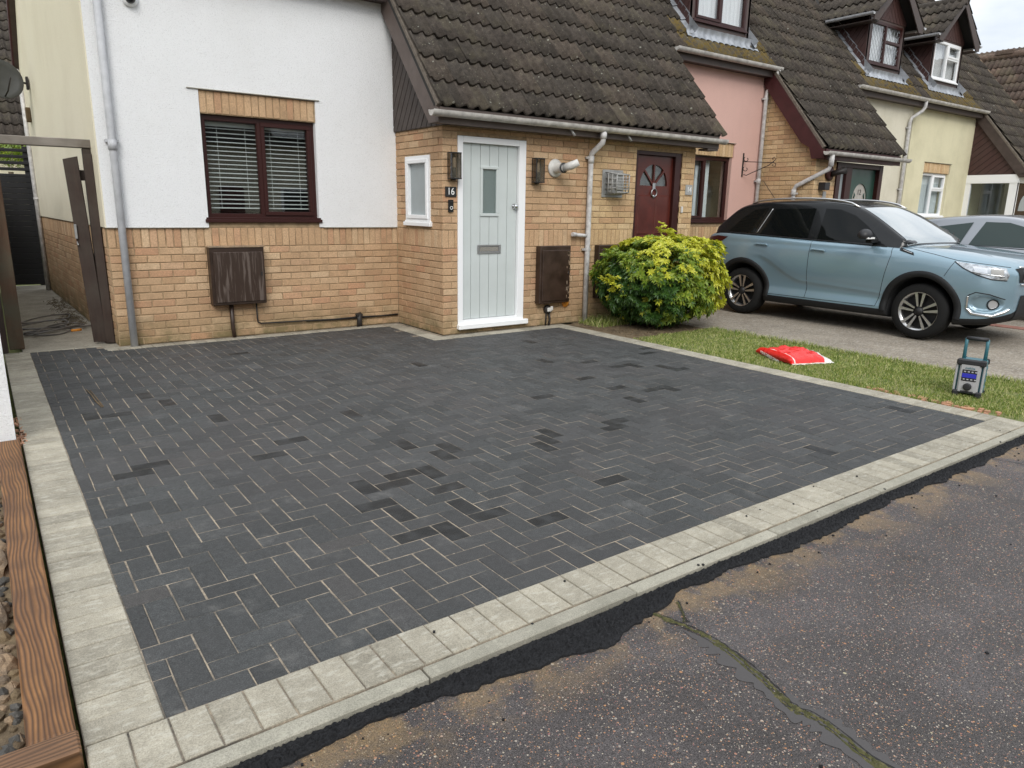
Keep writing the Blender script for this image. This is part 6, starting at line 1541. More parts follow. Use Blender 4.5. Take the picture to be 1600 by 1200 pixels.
# ================================================================== SACK AND RADIO
def sack():
    e = empty('sand_sack', 'half empty red plastic sand sack with a white open end on the grass', 'sack', (2.50, -2.76, 0)); c, s = math.cos(R(-32)), math.sin(R(-32))
    # local a along the long side, b across, lying on the lawn
    A0, A1 = Vector((2.22, -2.60, 0)), Vector((2.03, -3.12, 0)); ua = (A1 - A0).normalized(); ub = Vector((-ua.y, ua.x, 0)); ub = ub if ub.x > 0 else -ub
    La, Lb = .56, .47; rows = []; NA_, NB_ = 46, 40
    def hgt(a, b_):
        ex = (1 - abs(2 * a - 1) ** 3.2) * (1 - abs(2 * b_ - 1) ** 3.0); h = .088 * max(0, ex) ** .45
        h *= 1 - .35 * max(0, b_ - .55) * (1 + math.sin(a * 9)); h += .022 * noise.noise((a * 6, b_ * 5, 2)) * ex + .014 * noise.noise((a * 15, b_ * 12, 5)) * ex + .006 * noise.noise((a * 33, b_ * 28, 1)) * ex
        return h
    for j in range(NB_ + 1):
        row = []
        for i in range(NA_ + 1):
            a, b_ = i / NA_, j / NB_; pin = .03 * math.sin(b_ * math.pi)
            p = A0 + ua * (La * (a + .02 * noise.noise((b_ * 6, 1, a * 2)))) + ub * (Lb * b_ * (1 + .07 * noise.noise((a * 5, 3, 0))))
            row.append((p.x, p.y, .012 + hgt(a, b_)))
        rows.append(row)
    b = MB(); k1 = int(NB_ * .80); b.grid(rows[:k1 + 1]); b.grid([[(x, y, .006) for x, y, z in r] for r in (rows[0], rows[k1])], flip=True); b.build('sack_body', 'bag_red', e, fix=False)
    b = MB(); b.grid(rows[k1:]); b.build('torn_end', 'bag_white', e)
    # end on view side (near short side) is white where the bag is folded
    side = [[(x, y, z * t + .004 * (1 - t)) for x, y, z in [r[-1] for r in rows]] for t in (0, .35, .7, 1.02)]
    side = [[Vector(p) + ua * (.05 * math.sin(math.pi * q) * (.6 + .8 * noise.noise((i * .35, q * 3, 1)))) for i, p in enumerate(sd)] for q, sd in zip((0, .35, .7, 1), side)]
    b = MB(); b.grid(side[::1]); b.build('folded_end', 'bag_white', e)
    fl = [[Vector(r0) - ub * (.035 * math.sin(math.pi * t)) + Vector((0, 0, (.085 - .085 * t) if 0 else 0)) for r0 in [(x, y, .006 + (z + .035) * (1 - t)) for x, y, z in rows[1]]] for t in (0, .33, .66, 1)]
    b = MB(); b.grid(fl, flip=True); b.build('front_seam', 'bag_red', e)
    tf = frame(A0 + ua * .27 - ub * .030 + Vector((0, 0, .024)), ua, Vector((0, 0, 1)) - ub * .25, ub * -1)
    text(e, 'KILN DRIED SAND', .042, Matrix.Translation(A0 + ua * .27 - ub * .045 + Vector((0, 0, .026))) @ tf.mat.to_3x3().to_4x4(), 'bag_white', 'lettering', .001)
    top = [(int(NB_ * .42), .28), (int(NB_ * .55), .5)]
    bb = MB()
    for j in range(2):
        r = rows[int(NB_ * .08) + j * 0]; 
    stripe = [[Vector(p) + Vector((0, 0, .0025)) for p in rows[j]] for j in (3, 4)]; bb.grid(stripe); bb.build('printed_stripe', 'bag_white', e)
    tm = Matrix.Translation(A0 + ua * .28 + ub * .40 + Vector((0, 0, .135))) @ Matrix.Rotation(math.atan2(ua.y, ua.x), 4, 'Z')
    me = text(e, 'SAND', .10, tm, 'bag_white', 'lettering', .0)
    for v_ in me.data.vertices:           # drape the print on the sack
        w_ = tm @ v_.co; a = (w_ - A0).dot(ua) / La; b_ = (w_ - A0).dot(ub) / Lb
        if 0 < a < 1 and 0 < b_ < 1: w_.z = .012 + hgt(a, b_) + .004
        v_.co = tm.inverted() @ w_
    shift(e)
sack()
def radio():
    e = empty('site_radio', 'teal and grey rugged site radio with raised carrying handle on the grass', 'radio', (2.17, -4.56, 0))
    # front face looks toward the camera, slightly to its left
    ang = math.atan2(2.134 - 1.975, -(-4.655 + 4.50)); rzm = Matrix.Rotation(R(-76), 4, 'Z'); T0 = Matrix.Translation((2.26, -4.60, -.005)) @ rzm @ Matrix.Rotation(R(-3), 4, 'X')
    w, d, h = .092, .115, .30
    def cb(n, a, b_, mat, ch=.006): q = MB(); q.cbox(a, b_, ch, 0, T0); return q.build(n, mat, e)
    cb('body', (-w, -d * .75, .02), (w, d, h), 'radio_teal', .012)
    cb('face', (-w * .80, -d - .006, .03), (w * .80, -d * .72, h - .02), 'radio_grey', .012)
    for sx in (-1, 1):
        for z0_, z1_ in ((.0, .05), (h - .045, h + .006)): cb('corner_bumper', (sx * w * 1.10 - (.045 if sx > 0 else 0), -d - .014, z0_), (sx * w * 1.10 + (.045 if sx < 0 else 0), -d * .55, z1_), 'radio_black', .010); cb('corner_bumper', (sx * w * 1.08 - (.04 if sx > 0 else 0), d * .7, z0_), (sx * w * 1.08 + (.04 if sx < 0 else 0), d * 1.1, z1_), 'radio_black', .010)
        cb('side_bar', (sx * w * 1.04 - .008, -d * .98, .045), (sx * w * 1.04 + .008, -d * .78, h - .04), 'radio_grey', .005)
        q = MB(); q.tube([T0 @ Vector((sx * w * .80, .01, h - .03)), T0 @ Vector((sx * w * .80, .005, h + .10)), T0 @ Vector((sx * w * .78, .0, h + .165))], [.016, .013, .014], 8); q.build('handle_arm', 'radio_teal', e)
    for k in range(4): cb('grille_rib', (w * .985, -d * .5, .06 + k * .052), (w * 1.05, d * .8, .085 + k * .052), 'radio_teal', .004)
    cb('top_bar', (-w * .98, -d - .012, h - .042), (w * .98, -d * .6, h + .004), 'radio_black', .010)
    q = MB(); q.tube([T0 @ Vector((-w * .84, 0, h + .165)), T0 @ Vector((w * .84, 0, h + .165))], .0165, 10); q.build('handle_grip', 'radio_black', e)
    cb('display_panel', (-w * .56, -d - .010, .130), (w * .56, -d - .005, .222), 'radio_black', .003); cb('screen', (-w * .54, -d - .013, .158), (w * .54, -d - .0095, .192), 'radio_screen', .001)
    for k in range(4):
        for z_ in (.144, .206): cb('button', (-w * .44 + k * .026, -d - .014, z_ - .005), (-w * .44 + k * .026 + .015, -d - .0095, z_ + .005), 'radio_grey', .002)
    q = MB(); q.lathe([(.030, 0), (.030, .014), (.024, .018), (.012, .016), (0, .018)], T0 @ Matrix.Translation((0, -d - .006, .085)) @ Matrix.Rotation(-math.pi / 2, 4, 'Z'), 20); q.build('dial', 'radio_black', e)
    cb('lower_vent', (-w * .5, -d - .011, .034), (w * .5, -d - .005, .05), 'radio_black', .004)
    text(e, 'makita', .026, T0 @ Matrix.Translation((0, -d - .0075, .236)) @ Matrix.Rotation(math.pi / 2, 4, 'X'), 'radio_teal', 'lettering', .001); shift(e)
radio()

# ================================================================== CARS
def lerp_tab(tab, s):
    if s <= tab[0][0]: return tab[0][1]
    for (a, x), (b, y) in zip(tab, tab[1:]):
        if s <= b:
            t = (s - a) / (b - a); return x + (y - x) * t
    return tab[-1][1]
def smooth_tab(tab):
    def f(s):
        k = .06; return sum(lerp_tab(tab, s + d) for d in (-k, -k / 2, 0, k / 2, k)) / 5
    return f
def eval_mesh(o):
    dg = bpy.context.evaluated_depsgraph_get(); dg.update(); me = bpy.data.meshes.new_from_object(o.evaluated_get(dg)); return me
def car(label, loc, P, paint_m, roof_m, rz_=0.0, full=True):
    e = empty('parked_car', label, 'car', loc, None)
    L_, Hs = P['len'], P
    W, ZB, ZL, ZT = (smooth_tab(P[k]) for k in ('W', 'ZB', 'ZL', 'ZT'))
    fr_ = [(0, 0), (.80, 0), (.935, .015), (.975, .115), (.948, .26), (.962, .40), (1.0, .56), (.998, .74), (.972, .93), (.93, 1.0)]
    st = sorted(set([0, .02, .08, .2, .35, .6, .9, 1.2, 1.5, 1.8, 2.1, 2.4, 2.7, 2.95, 3.2, 3.45, 3.65, 3.85, 3.98, 4.08, 4.14, 4.175]))
    st = [s * L_ / 4.175 for s in st]; rows = []
    for s in st:
        w, zb_, zl, zt = W(s), ZB(s), ZL(s), ZT(s); half = [(w * a, zl + (zb_ - zl) * b_) for a, b_ in fr_] + [(w * .72, zt - .012), (w * .35, zt), (0, zt + .004)]
        ring = [(-x, z) for x, z in half] + [(x, z) for x, z in half[::-1][1:-1]]
        rows.append([(x, -s, z) for x, z in ring])
    n = len(rows[0]); b = MB(); vs = [p for r in rows for p in r]; fs = []; ms = []
    nh = len(fr_)
    for i in range(len(rows) - 1):
        for k in range(n):
            j = (k + 1) % n; fs.append((i * n + k, i * n + j, (i + 1) * n + j, (i + 1) * n + k)); kk = k if k < len(rows[0]) / 2 else n - 1 - k
            ms.append(1 if kk < 3 else 0)
    b.v = vs; b.f = fs + [list(range(n))[::-1], [(len(rows) - 1) * n + k for k in range(n)]]; b.m = ms + [0, 0]; b.sm = [True] * len(b.f)
    body = b.build('body', [paint_m, 'car_plastic'], e, fix=True)
    md = body.modifiers.new('s', 'SUBSURF'); md.levels = md.render_levels = 3 if full else 2
    if P.get('crease'):
        me0 = eval_mesh(body); body.modifiers.clear(); body.data = me0
        sg = lambda t: 1 / (1 + math.exp(-max(-30, min(30, t))))
        for v_ in me0.vertices:
            s_, z_, ax = -v_.co.y, v_.co.z, abs(v_.co.x)
            if ax < .45: continue
            t_ = max(0, min(1, (s_ - 1.02) / .75)); zc = .84 - .30 * (t_ * t_ * (3 - 2 * t_)) - .055 * max(0, s_ - 1.7)
            w_ = sg((s_ - 1.05) / .05) * sg((2.86 - s_) / .05); d_ = .026 * sg((zc - z_) / .018) * w_ * max(0, min(1, (z_ - .33) / .10)) - .008 * math.exp(-((z_ - zc - .03) / .035) ** 2) * w_
            d_ += -.007 * math.exp(-((z_ - (1.02 - .03 * s_ / 3)) / .03) ** 2) * sg((s_ - .5) / .1) * sg((3.4 - s_) / .1)
            q_ = ((s_ - 3.95) / .135) ** 2 + ((z_ - .485) / .085) ** 2; k_ = .035 * max(0, min(1, (1.15 - q_) / .35))
            v_.co.x -= math.copysign(d_ + k_ * .7, v_.co.x); v_.co.y += k_ * .75
    for ws in P['wheels']:
        for sx in (-1, 1):
            c = MB(); M0 = Matrix.Translation((sx * (P['track'] + .12), -ws, P['wr'] + .02)); c.lathe([(0, -.34), (P['arch'], -.34), (P['arch'], .34), (0, .34)], M0, 48, mat=1, smooth=False)
            cu = c.build('cutter', [paint_m, 'car_plastic'], e, fix=True)
            bm_ = body.modifiers.new('b', 'BOOLEAN'); bm_.operation = 'DIFFERENCE'; bm_.solver = 'EXACT'; bm_.object = cu; cu['tmp'] = 1
    me = eval_mesh(body); body.modifiers.clear(); body.data = me
    for o in [o for o in bpy.data.objects if o.get('tmp')]: bpy.data.objects.remove(o)
    for p in me.polygons: p.use_smooth = True
    bvh = BVHTree.FromPolygons([v.co for v in me.vertices], [p.vertices[:] for p in me.polygons])
    def on(p, d, off=.004, tree=None):
        h = (tree or bvh).ray_cast(Vector(p), Vector(d).normalized()); return (h[0] + h[1] * off * (1 if h[1].dot(Vector(d)) < 0 else -1)) if h[0] is not None else None
    # greenhouse
    G = P['green']; gs = [g[0] for g in G]; rows = []
    f_zr, f_wr, f_wb = (lambda s, i=i: lerp_tab([(g[0], g[i]) for g in G], s) for i in (1, 2, 3)); f_zr, f_wr, f_wb = (lambda s: lerp_tab([(g[0], g[1]) for g in G], s)), (lambda s: lerp_tab([(g[0], g[2]) for g in G], s)), (lambda s: lerp_tab([(g[0], g[3]) for g in G], s))
    for s in gs:
        zr, wr, wb, zb_ = f_zr(s), f_wr(s), f_wb(s), ZB(s) - .02
        zb_ = min(zb_, zr - .03); hh = zr - zb_
        half = [(wb, zb_ - .05), (wb, zb_), (wb + (wr - wb) * .5, zb_ + hh * .47), (wr + .02, zb_ + hh * .86), (wr + .002, zb_ + hh * .93), (wr - .035, zb_ + hh * .975), (wr * .6, zr + .008), (0, zr + .02)]
        rows.append([(-x, -s, z) for x, z in half] + [(x, -s, z) for x, z in half[::-1][1:]])
    b = MB(); b.grid(rows); n = len(rows[0]); b.f += [[k for k in range(n)], [(len(rows) - 1) * n + k for k in range(n)][::-1]]; b.m += [0, 0]; b.sm += [True, True]
    gh = b.build('cabin', roof_m, e, fix=True); md = gh.modifiers.new('s', 'SUBSURF'); md.levels = md.render_levels = 2
    me2 = eval_mesh(gh); gh.modifiers.clear(); gh.data = me2
    for p in me2.polygons: p.use_smooth = True
    gvh = BVHTree.FromPolygons([v.co for v in me2.vertices], [p.vertices[:] for p in me2.polygons])
    def side_patch(name, poly, mat, tree, off=.004, sx=-1, parent=e, nd=10, thick=True):
        """polygon in (s,z) thrown onto the side of the car"""
        cs, cz = sum(p[0] for p in poly) / len(poly), sum(p[1] for p in poly) / len(poly); b_ = MB(); m = len(poly) * 4
        pts = []
        for i, p in enumerate(poly):
            q = poly[(i + 1) % len(poly)]
            for t in range(4): pts.append((p[0] + (q[0] - p[0]) * t / 4, p[1] + (q[1] - p[1]) * t / 4))
        rings = []
        for k in range(nd + 1):
            t = k / nd; ring = []
            for (s, z) in pts:
                a = (cs + (s - cs) * t, cz + (z - cz) * t); h = on((sx * 2, -a[0], a[1]), (-sx, 0, 0), off, tree)
                if h is None: h = Vector((sx * .7, -a[0], a[1]))
                ring.append(h)
            rings.append(ring)
        for k in range(nd): 
            mm = len(pts)
        vs = [v for r in rings for v in r]; mm = len(pts); fs = [(k * mm + i, k * mm + (i + 1) % mm, (k + 1) * mm + (i + 1) % mm, (k + 1) * mm + i) for k in range(nd) for i in range(mm)]
        b_.add(vs, fs, 0, True); return b_.build(name, mat, parent, fix=True)
    def side_line(name, pts, r, mat, tree, sx=-1, off=.0, parent=e, n_=14):
        out = []
        for (a, b2) in zip(pts, pts[1:]):
            for k in range(n_): t = k / n_; out.append((a[0] + (b2[0] - a[0]) * t, a[1] + (b2[1] - a[1]) * t))
        out.append(pts[-1]); q = [on((sx * 2, -s, z), (-sx, 0, 0), off, tree) for s, z in out]; q = [p for p in q if p is not None]
        if len(q) > 1: b_ = MB(); b_.tube(q, r, 6); return b_.build(name, mat, parent)
    for sx in ((-1, 1) if full else (-1,)):
        for nm, poly in P['windows']: side_patch(nm, poly, 'black_gloss' if False else P.get('glassm', 'car_glass_dark'), gvh, .005, sx)
        for pts in P.get('pillar_lines', []): side_line('window_trim', pts, .006, 'alloy', gvh, sx, .004)
        for pts in P['shuts']: side_line('door_gap', pts, .0035, 'car_plastic', bvh, sx, -.0008)
        side_line('belt_trim', P['belt'], .009, 'car_plastic', gvh, sx, .004)
    def top_patch(name, cs, mat, tree, d, off=.004, nu=14, nv=10, org=None):
        """bilinear quad cs (4 corners) thrown along d"""
        rows = []; dd = Vector(d).normalized()
        for j in range(nv + 1):
            row = []
            for i in range(nu + 1):
                u, v = i / nu, j / nv; p = Vector(cs[0]) * (1 - u) * (1 - v) + Vector(cs[1]) * u * (1 - v) + Vector(cs[2]) * u * v + Vector(cs[3]) * (1 - u) * v
                h = on(p - dd * 1.5, dd, off, tree); row.append(h if h is not None else p)
            rows.append(row)
        b_ = MB(); b_.grid(rows); return b_.build(name, mat, e, fix=False)
    w1 = P['screen']; top_patch('windscreen', [(-w1[2], -w1[0], w1[1]), (w1[2], -w1[0], w1[1]), (w1[5], -w1[3], w1[4]), (-w1[5], -w1[3], w1[4])], 'windscreen', gvh, (0, .75, -.6))
    # wheels
    for ws in P['wheels']:
        for sx in (-1, 1):
            wh = link('wheel', None, e); M0 = Matrix.Translation((sx * (P['track'] + .105), -ws, P['wr'])) @ (Matrix.Identity(4) if sx > 0 else Matrix.Rotation(math.pi, 4, 'Z')); r = P['wr']
            b = MB(); b.lathe([(r * .69, -.0), (r * .75, .004), (r * .93, -.006), (r * .985, -.03), (r, -.06), (r, -.17), (r * .97, -.20), (r * .7, -.215)], M0, 48); b.build('tyre', 'tyre_rubber', wh, fix=False)
            b = MB(); b.lathe([(r * .665, -.012), (r * .705, .0), (r * .70, -.01), (r * .69, -.03)], M0, 48); b.lathe([(r * .69, -.03), (r * .64, -.035), (r * .62, -.07), (r * .6, -.16)], M0, 40); b.build('rim', 'alloy', wh)
            b = MB(); b.lathe([(r * .62, -.085), (.0, -.075)], M0, 32); b.lathe([(0, -.008), (.022, -.009), (.028, -.016), (.048, -.022), (.052, -.045)], M0, 20); b.build('hub', 'alloy_dark', wh)
            for k in range(5):
                for dd in (-1, 1):
                    a = 2 * math.pi * k / 5 + .30; b = MB()
                    def Q(rad, off, dep, a=a): return M0 @ Vector((dep, rad * math.cos(a) - off * math.sin(a), rad * math.sin(a) + off * math.cos(a)))
                    o1, o2 = dd * .017, dd * .046; w_ = .0095
                    vs = [Q(.055, o1 - w_, -.022), Q(.055, o1 + w_, -.022), Q(r * .67, o2 + w_ * 2.3, -.008), Q(r * .67, o2 - w_ * 1.6, -.008)]; lo = [Q(.055, o1 - w_, -.06), Q(.055, o1 + w_, -.06), Q(r * .67, o2 + w_ * 1.5, -.05), Q(r * .67, o2 - w_ * 1.5, -.05)]
                    b.add(vs + lo, [(0, 1, 2, 3), (0, 4, 5, 1), (1, 5, 6, 2), (2, 6, 7, 3), (3, 7, 4, 0)], 0); b.m[-5:] = [0, 1, 1, 1, 1]; b.build('spoke', ['alloy', 'alloy_dark'], wh, fix=True)
            # arch trim
            if P.get('trim', True):
                b = MB(); rows = []; ra = P['arch']; a_ = [R(-8) + R(196) * i / 40 for i in range(41)]
                for rr_, oo in ((ra - .004, .0), (ra - .002, .012), (ra + .035, .013), (ra + .066, .011), (ra + .070, -.006)):
                    row = []
                    for t in a_:
                        s = ws + rr_ * math.cos(t); z = P['wr'] + .02 + rr_ * math.sin(t); h = on((sx * 2, -s, z), (-sx, 0, 0), oo, bvh) if rr_ > ra + .003 else None
                        if h is None or abs(h.x) < P['track'] * .9:
                            s2 = ws + (ra + .02) * math.cos(t); z2 = P['wr'] + .02 + (ra + .02) * math.sin(t); h2 = on((sx * 2, -s2, z2), (-sx, 0, 0), oo, bvh)
                            h = Vector(((h2.x if h2 is not None and abs(h2.x) > .6 else sx * .86) - (sx * .04 if rr_ < ra - .003 else 0), -s, z))
                        row.append(h)
                    rows.append(row)
                b.grid(rows); b.build('arch_trim', 'car_plastic', e, fix=False)
    return e, bvh, gvh, on, side_patch, side_line, top_patch
plain('lamp_cover', (.46, .49, .52), .12, metal=.5, var=.55, vscale=26, coat=1)
plain('car_glass_dark', (.005, .006, .006), .03, spec=.22)
m, nt, p, o = new_mat('windscreen'); p.inputs['Base Color'].default_value = (.20, .24, .25, 1); p.inputs['Roughness'].default_value = .05; p.inputs['Specular IOR Level'].default_value = 1.0; p.inputs['Coat Weight'].default_value = 1; p.inputs['IOR'].default_value = 1.9
P1 = dict(len=4.175, wheels=(.81, 3.29), wr=.326, track=.735, arch=.385,
    W=[(0, .60), (.03, .70), (.10, .78), (.25, .835), (.6, .865), (1.0, .875), (3.2, .880), (3.5, .872), (3.75, .845), (3.95, .79), (4.08, .70), (4.15, .60), (4.175, .50)],
    ZB=[(0, 1.0), (.05, 1.10), (.3, 1.15), (.8, 1.125), (1.8, 1.085), (2.9, 1.045), (3.3, 1.00), (3.7, .935), (4.0, .90), (4.12, .86), (4.175, .80)],
    ZL=[(0, .42), (.08, .34), (.35, .24), (.9, .20), (3.3, .20), (3.7, .20), (4.0, .24), (4.1, .28), (4.175, .36)],
    ZT=[(0, 1.03), (.1, 1.13), (.5, 1.14), (2.9, 1.09), (3.2, 1.075), (3.6, 1.04), (3.9, 1.00), (4.05, .965), (4.13, .92), (4.175, .85)],
    green=[(.16, 1.17, .72, .76), (.26, 1.24, .70, .78), (.42, 1.42, .655, .79), (.56, 1.53, .625, .795), (.76, 1.575, .62, .80), (1.3, 1.60, .62, .80), (1.8, 1.598, .62, .80), (2.15, 1.572, .61, .80), (2.38, 1.50, .605, .80), (2.65, 1.345, .655, .80), (2.9, 1.185, .71, .80), (3.06, 1.085, .745, .79)],
    windows=[('quarter_window', [(.47, 1.155), (.62, 1.32), (.80, 1.455), (1.02, 1.485), (.90, 1.14)]), ('rear_door_window', [(1.00, 1.135), (1.14, 1.47), (1.74, 1.485), (1.74, 1.10)]), ('front_door_window', [(1.88, 1.10), (1.88, 1.485), (2.08, 1.475), (2.30, 1.40), (2.50, 1.27), (2.66, 1.14), (2.68, 1.075)])],
    pillar_lines=[[(.95, 1.14), (1.09, 1.475)]],
    shuts=[[(1.83, 1.09), (1.835, .75), (1.82, .33)], [(2.88, 1.06), (2.90, .95), (2.82, .50), (2.78, .33)], [(2.78, .33), (1.2, .33)], [(1.19, .52), (1.17, .36)]],
    crease=True,
    belt=[(.50, 1.135), (1.0, 1.115), (1.8, 1.085), (2.8, 1.045)],
    screen=(3.02, 1.08, .70, 2.36, 1.51, .56))
e, bvh, gvh, on, side_patch, side_line, top_patch = car('pale blue compact SUV with black roof parked on the neighbouring driveway', (5.49, .27, 0), P1, 'car_blue', 'car_black')
for sx in (-1, 1):
    for s0, z0 in ((1.00, .975), (1.86, .945)):     # door handles with their cups
        side_patch('handle_cup', [(s0 + .11 + .045 * math.cos(t), z0 + .004 + .038 * math.sin(t)) for t in [i * math.pi / 6 for i in range(12)]], 'car_blue_dark' if False else 'car_plastic' if False else 'car_blue', bvh, -.004, sx)
        side_line('door_handle', [(s0, z0 + .012), (s0 + .02, z0 + .018), (s0 + .18, z0 + .012), (s0 + .20, z0 + .004)], .013, 'car_blue', bvh, sx, .022)
    side_patch('tail_lamp', [(.09, 1.05), (.10, .965), (.22, .96), (.40, 1.01), (.50, 1.075), (.30, 1.085)], 'tail_red', bvh, .006, sx)
    side_patch('wing_vent', [(2.96, 1.045), (2.98, 1.012), (3.16, .965), (3.14, .995)], 'car_plastic', bvh, .006, sx); side_line('vent_trim', [(3.01, 1.018), (3.13, .985)], .004, 'chrome', bvh, sx, .009)
    # headlamp wraps the corner
    hd = [(3.60, .925), (3.80, .905), (3.98, .885), (4.06, .872), (4.10, .80), (4.09, .745), (3.98, .752), (3.84, .795), (3.70, .86)]
    side_patch('headlamp', hd, 'lamp_cover', bvh, .006, sx); side_line('headlamp_edge', [(3.60, .925), (3.70, .86), (3.84, .795), (3.98, .752), (4.09, .745)], .005, 'car_plastic', bvh, sx, .005)
    side_line('headlamp_strip', [(3.80, .825), (3.95, .80), (4.07, .79)], .007, 'chrome', bvh, sx, .010); side_patch('headlamp_reflector', [(3.78, .885), (3.92, .868), (3.93, .815), (3.82, .83)], 'chrome', bvh, .008, sx); side_patch('headlamp_reflector', [(3.95, .865), (4.05, .855), (4.06, .80), (3.96, .81)], 'flue_cap', bvh, .009, sx)
    side_line('bonnet_gap', [(2.92, 1.058), (3.10, 1.035), (3.35, .992), (3.62, .938), (3.95, .905), (4.08, .885)], .0035, 'car_plastic', bvh, sx, .0)
    side_line('wing_gap', [(3.60, .915), (3.56, .83), (3.53, .76)], .003, 'car_plastic', bvh, sx, .0)
    # fog lamp corner with its chrome L
    side_patch('fog_recess', [(3.80, .575), (3.88, .60), (4.02, .565), (4.10, .53), (4.09, .46), (4.04, .40), (3.88, .385), (3.82, .42)], 'car_blue', bvh, -.002, sx)
    side_line('recess_edge', [(3.79, .565), (3.86, .605), (3.98, .59), (4.10, .54)], .006, 'car_plastic', bvh, sx, -.002)
    side_line('chrome_corner', [(3.79, .56), (3.785, .42), (3.83, .375)], .011, 'chrome', bvh, sx, .006); side_line('chrome_corner', [(3.80, .41), (3.84, .368), (4.02, .352), (4.10, .40), (4.13, .43)], .017, 'chrome', bvh, sx, .006)
    side_patch('fog_lamp', [(4.00 + .036 * math.cos(t), .475 + .050 * math.sin(t)) for t in [i * math.pi / 7 for i in range(14)]], 'radio_grey', bvh, .004, sx)
    side_line('fog_ring', [(4.00 + .046 * math.cos(t), .475 + .056 * math.sin(t)) for t in [i * math.pi / 8 for i in range(17)]], .006, 'car_plastic', bvh, sx, .006, n_=2)
    # crease light catcher along the doors
    # mirror
    mr = link('door_mirror', None, e); bm = bmesh.new(); bmesh.ops.create_uvsphere(bm, u_segments=24, v_segments=14, radius=1)
    for v_ in bm.verts: v_.co = Vector((sx * (.985 + .12 * v_.co.x), -(2.62 + .085 * v_.co.y + (.02 * (v_.co.x))), 1.175 + .078 * (v_.co.z if v_.co.z > -.5 else -.5 + (v_.co.z + .5) * .4)))
    me = bpy.data.meshes.new('mirror_shell'); bm.to_mesh(me); bm.free(); me.materials.append(M['radio_black']); [setattr(q, 'use_smooth', True) for q in me.polygons]; link('mirror_shell', me, mr)
    b = MB(); b.cbox((sx * .90, -2.70, 1.137), (sx * 1.06, -2.685, 1.152), .003); b.build('indicator', 'number_white', mr); b = MB(); b.cbox((min(sx * .78, sx * .93), -2.69, 1.085), (max(sx * .78, sx * .93), -2.60, 1.14), .01); b.build('mirror_arm', 'car_plastic', mr)
    b = MB(); pts = []
    for i in range(15):
        s = .70 + 1.60 * i / 14; h = gvh.ray_cast(Vector((sx * .585, -s, 3)), Vector((0, 0, -1))); lift = .035 * math.sin(math.pi * min(1, max(0, i / 14))) ** .3; pts.append(h[0] + Vector((0, 0, .004 + lift)))
    b.tube(pts, .013, 8); b.build('roof_rail', 'alloy', e)
top_patch('bonnet_crease', [(-.42, -3.15, 1.1), (-.41, -3.15, 1.1), (-.50, -3.85, 1.0), (-.51, -3.85, 1.0)], 'car_plastic', bvh, (0, 0, -1), .0012)
gr = top_patch('grille', [(-.52, -4.2, .72), (.52, -4.2, .72), (.55, -4.2, .87), (-.55, -4.2, .87)], 'car_plastic', bvh, (0, 1, 0), .006)
for k in range(9):
    x = -.44 + k * .11; b = MB(); q = [on((x, -6, z), (0, 1, 0), .012, bvh) for z in (.74, .80, .86)]
    if all(v_ is not None for v_ in q): b.tube(q, .009, 6); b.build('grille_bar', 'chrome', e)
for z in (.70, .88):
    q = [on((x, -6, z), (0, 1, 0), .010, bvh) for x in [-.5 + i * .05 for i in range(21)]]; q = [v_ for v_ in q if v_ is not None]; b = MB(); b.tube(q, .012, 6); b.build('grille_trim', 'chrome', e)
top_patch('lower_intake', [(-.52, -4.2, .30), (.52, -4.2, .30), (.44, -4.2, .58), (-.44, -4.2, .58)], 'car_plastic', bvh, (0, 1, 0), .008)
b = MB(); b.cbox((-.26, -4.215, .44), (.26, -4.195, .55), .003); b.build('number_plate', 'plate_white', e)
b = MB(); b.tube([(-.42, -.95, 1.60), (-.42, -.72, 1.86)], .004, 5); b.build('aerial', 'car_plastic', e)
for sx in (-.45, .30): b = MB(); b.tube([(sx, -2.98, 1.125), (sx + .32, -2.92, 1.165), (sx + .50, -2.86, 1.20)], .007, 5); b.build('wiper', 'car_plastic', e)
shift(e) if False else None
P2 = dict(len=4.30, wheels=(.80, 3.40), wr=.31, track=.72, arch=.36, trim=False,
    W=[(0, .60), (.10, .78), (.4, .86), (3.4, .87), (3.9, .82), (4.15, .70), (4.30, .52)],
    ZB=[(0, .95), (.3, 1.05), (.9, 1.05), (2.3, .99), (3.0, .955), (3.7, .85), (4.2, .72), (4.3, .66)],
    ZL=[(0, .36), (.4, .22), (3.6, .18), (4.3, .30)],
    ZT=[(0, .98), (.3, 1.07), (2.9, .99), (3.3, .96), (3.9, .85), (4.3, .70)],
    green=[(.05, 1.08, .66, .72), (.30, 1.19, .62, .76), (.7, 1.33, .58, .78), (1.2, 1.41, .57, .79), (1.8, 1.445, .57, .79), (2.2, 1.425, .56, .79), (2.6, 1.32, .59, .79), (3.0, 1.14, .66, .79), (3.32, .98, .73, .78)],
    windows=[('quarter_window', [(.72, 1.06), (1.10, 1.24), (1.68, 1.33), (1.60, 1.02)]), ('front_door_window', [(1.72, 1.01), (1.84, 1.34), (2.15, 1.335), (2.50, 1.24), (2.90, 1.04), (2.95, .985)])],
    shuts=[[(1.66, 1.02), (1.70, .6), (1.72, .25)], [(3.0, .96), (2.98, .5), (2.9, .25)]], belt=[(.75, 1.05), (1.7, 1.0), (2.9, .955)], screen=(3.28, .99, .66, 2.42, 1.37, .52), glassm='car_glass_green')
plain('car_glass_green', (.030, .048, .046), .03, spec=.35)
car('silver grey coupe parked behind the pale blue car', (8.42, -.52, 0), P2, 'car_silver', 'car_silver')

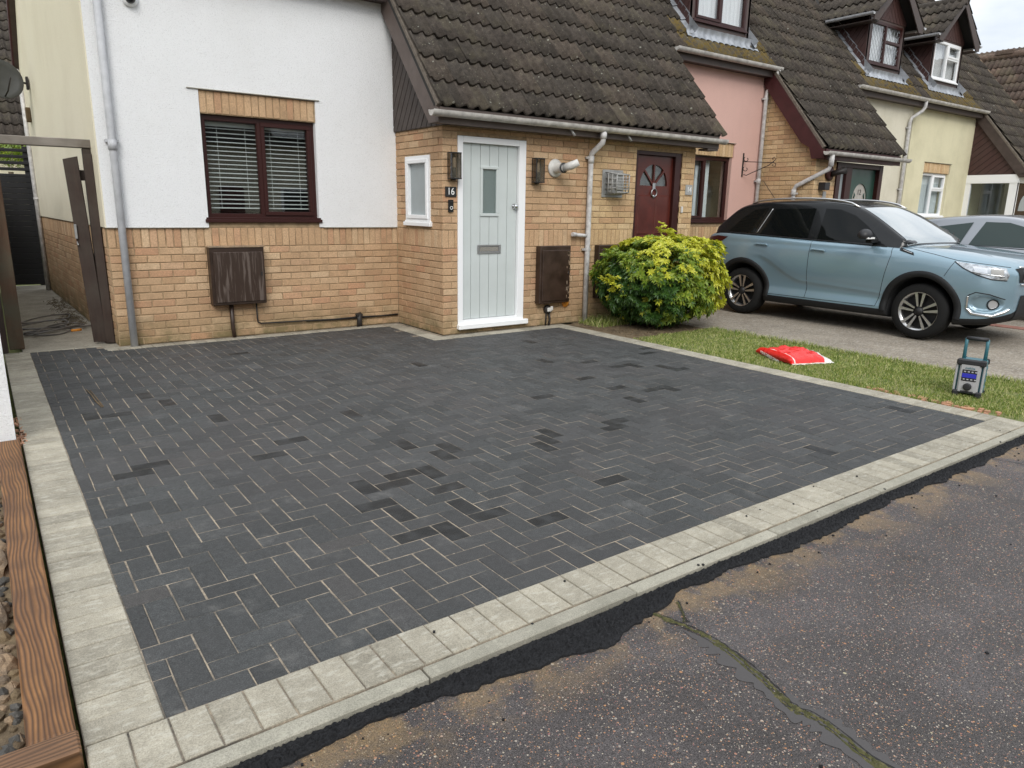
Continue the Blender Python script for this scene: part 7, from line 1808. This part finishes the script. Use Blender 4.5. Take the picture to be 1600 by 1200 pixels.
# ================================================================== ACROSS THE ROAD (mirrored in the windows)
e = empty('opposite_house', 'pale terraced houses across the road, mirrored in the brown framed window', 'house', (0, -24, 0))
b = MB(); b.box((-16, -30, 0), (22, -23, 3.9)); b.build('wall', 'cream_render', e)
b = MB(); b.add([(-16.5, -22.5, 3.8), (22.5, -22.5, 3.8), (22.5, -26.5, 7.6), (-16.5, -26.5, 7.6), (-16.5, -30.5, 3.8), (22.5, -30.5, 3.8)], [(0, 1, 2, 3), (3, 2, 5, 4)]); b.build('roof', 'roof_tile', e)
for k in range(7):
    x = -14 + k * 5.2
    for z0 in (.9,): b = MB(); b.box((x, -22.98, z0), (x + 1.6, -22.9, z0 + 1.2)); wo = b.build('window', 'white_upvc', e); b = MB(); b.box((x + .1, -22.89, z0 + .1), (x + 1.5, -22.87, z0 + 1.1)); b.build('pane', 'black_gloss', wo)
    b = MB(); b.box((x + 2.6, -22.98, 0), (x + 3.6, -22.9, 2.1)); b.build('front_door', 'door_red', e)
    b = MB(); b.box((x - .2, -24.4, 4.2), (x + 1.6, -22.7, 5.8)); wo = b.build('dormer', 'white_upvc', e); b = MB(); b.box((x, -22.69, 4.5), (x + 1.4, -22.67, 5.4)); b.build('pane', 'black_gloss', wo)
shift(e)
e = empty('neighbour_house', 'dark roofed house up the road, mirrored in the side windows of the pale blue car', 'house', (-17, 0, 0))
b = MB(); b.box((-24, -9, 0), (-12.5, 6, 3.6)); b.build('wall', 'buff_brick', e)
b = MB(); b.add([(-12.0, -9.4, 3.5), (-12.0, 6.4, 3.5), (-18.2, 6.4, 7.6), (-18.2, -9.4, 7.6), (-24.4, -9.4, 3.5), (-24.4, 6.4, 3.5)], [(0, 1, 2, 3), (3, 2, 5, 4), (0, 3, 4), (1, 5, 2)]); b.build('roof', 'roof_tile', e)
for y in (-7.5, -4, 0.5, 3.5): b = MB(); b.box((-12.52, y, 1), (-12.42, y + 1.4, 2.2)); wo = b.build('window', 'white_upvc', e); b = MB(); b.box((-12.41, y + .1, 1.1), (-12.40, y + 1.3, 2.1)); b.build('pane', 'black_gloss', wo)
shift(e)
sheet('far_pavement', -40, 60, -22.8, -13.5, -.02, 'path_concrete')
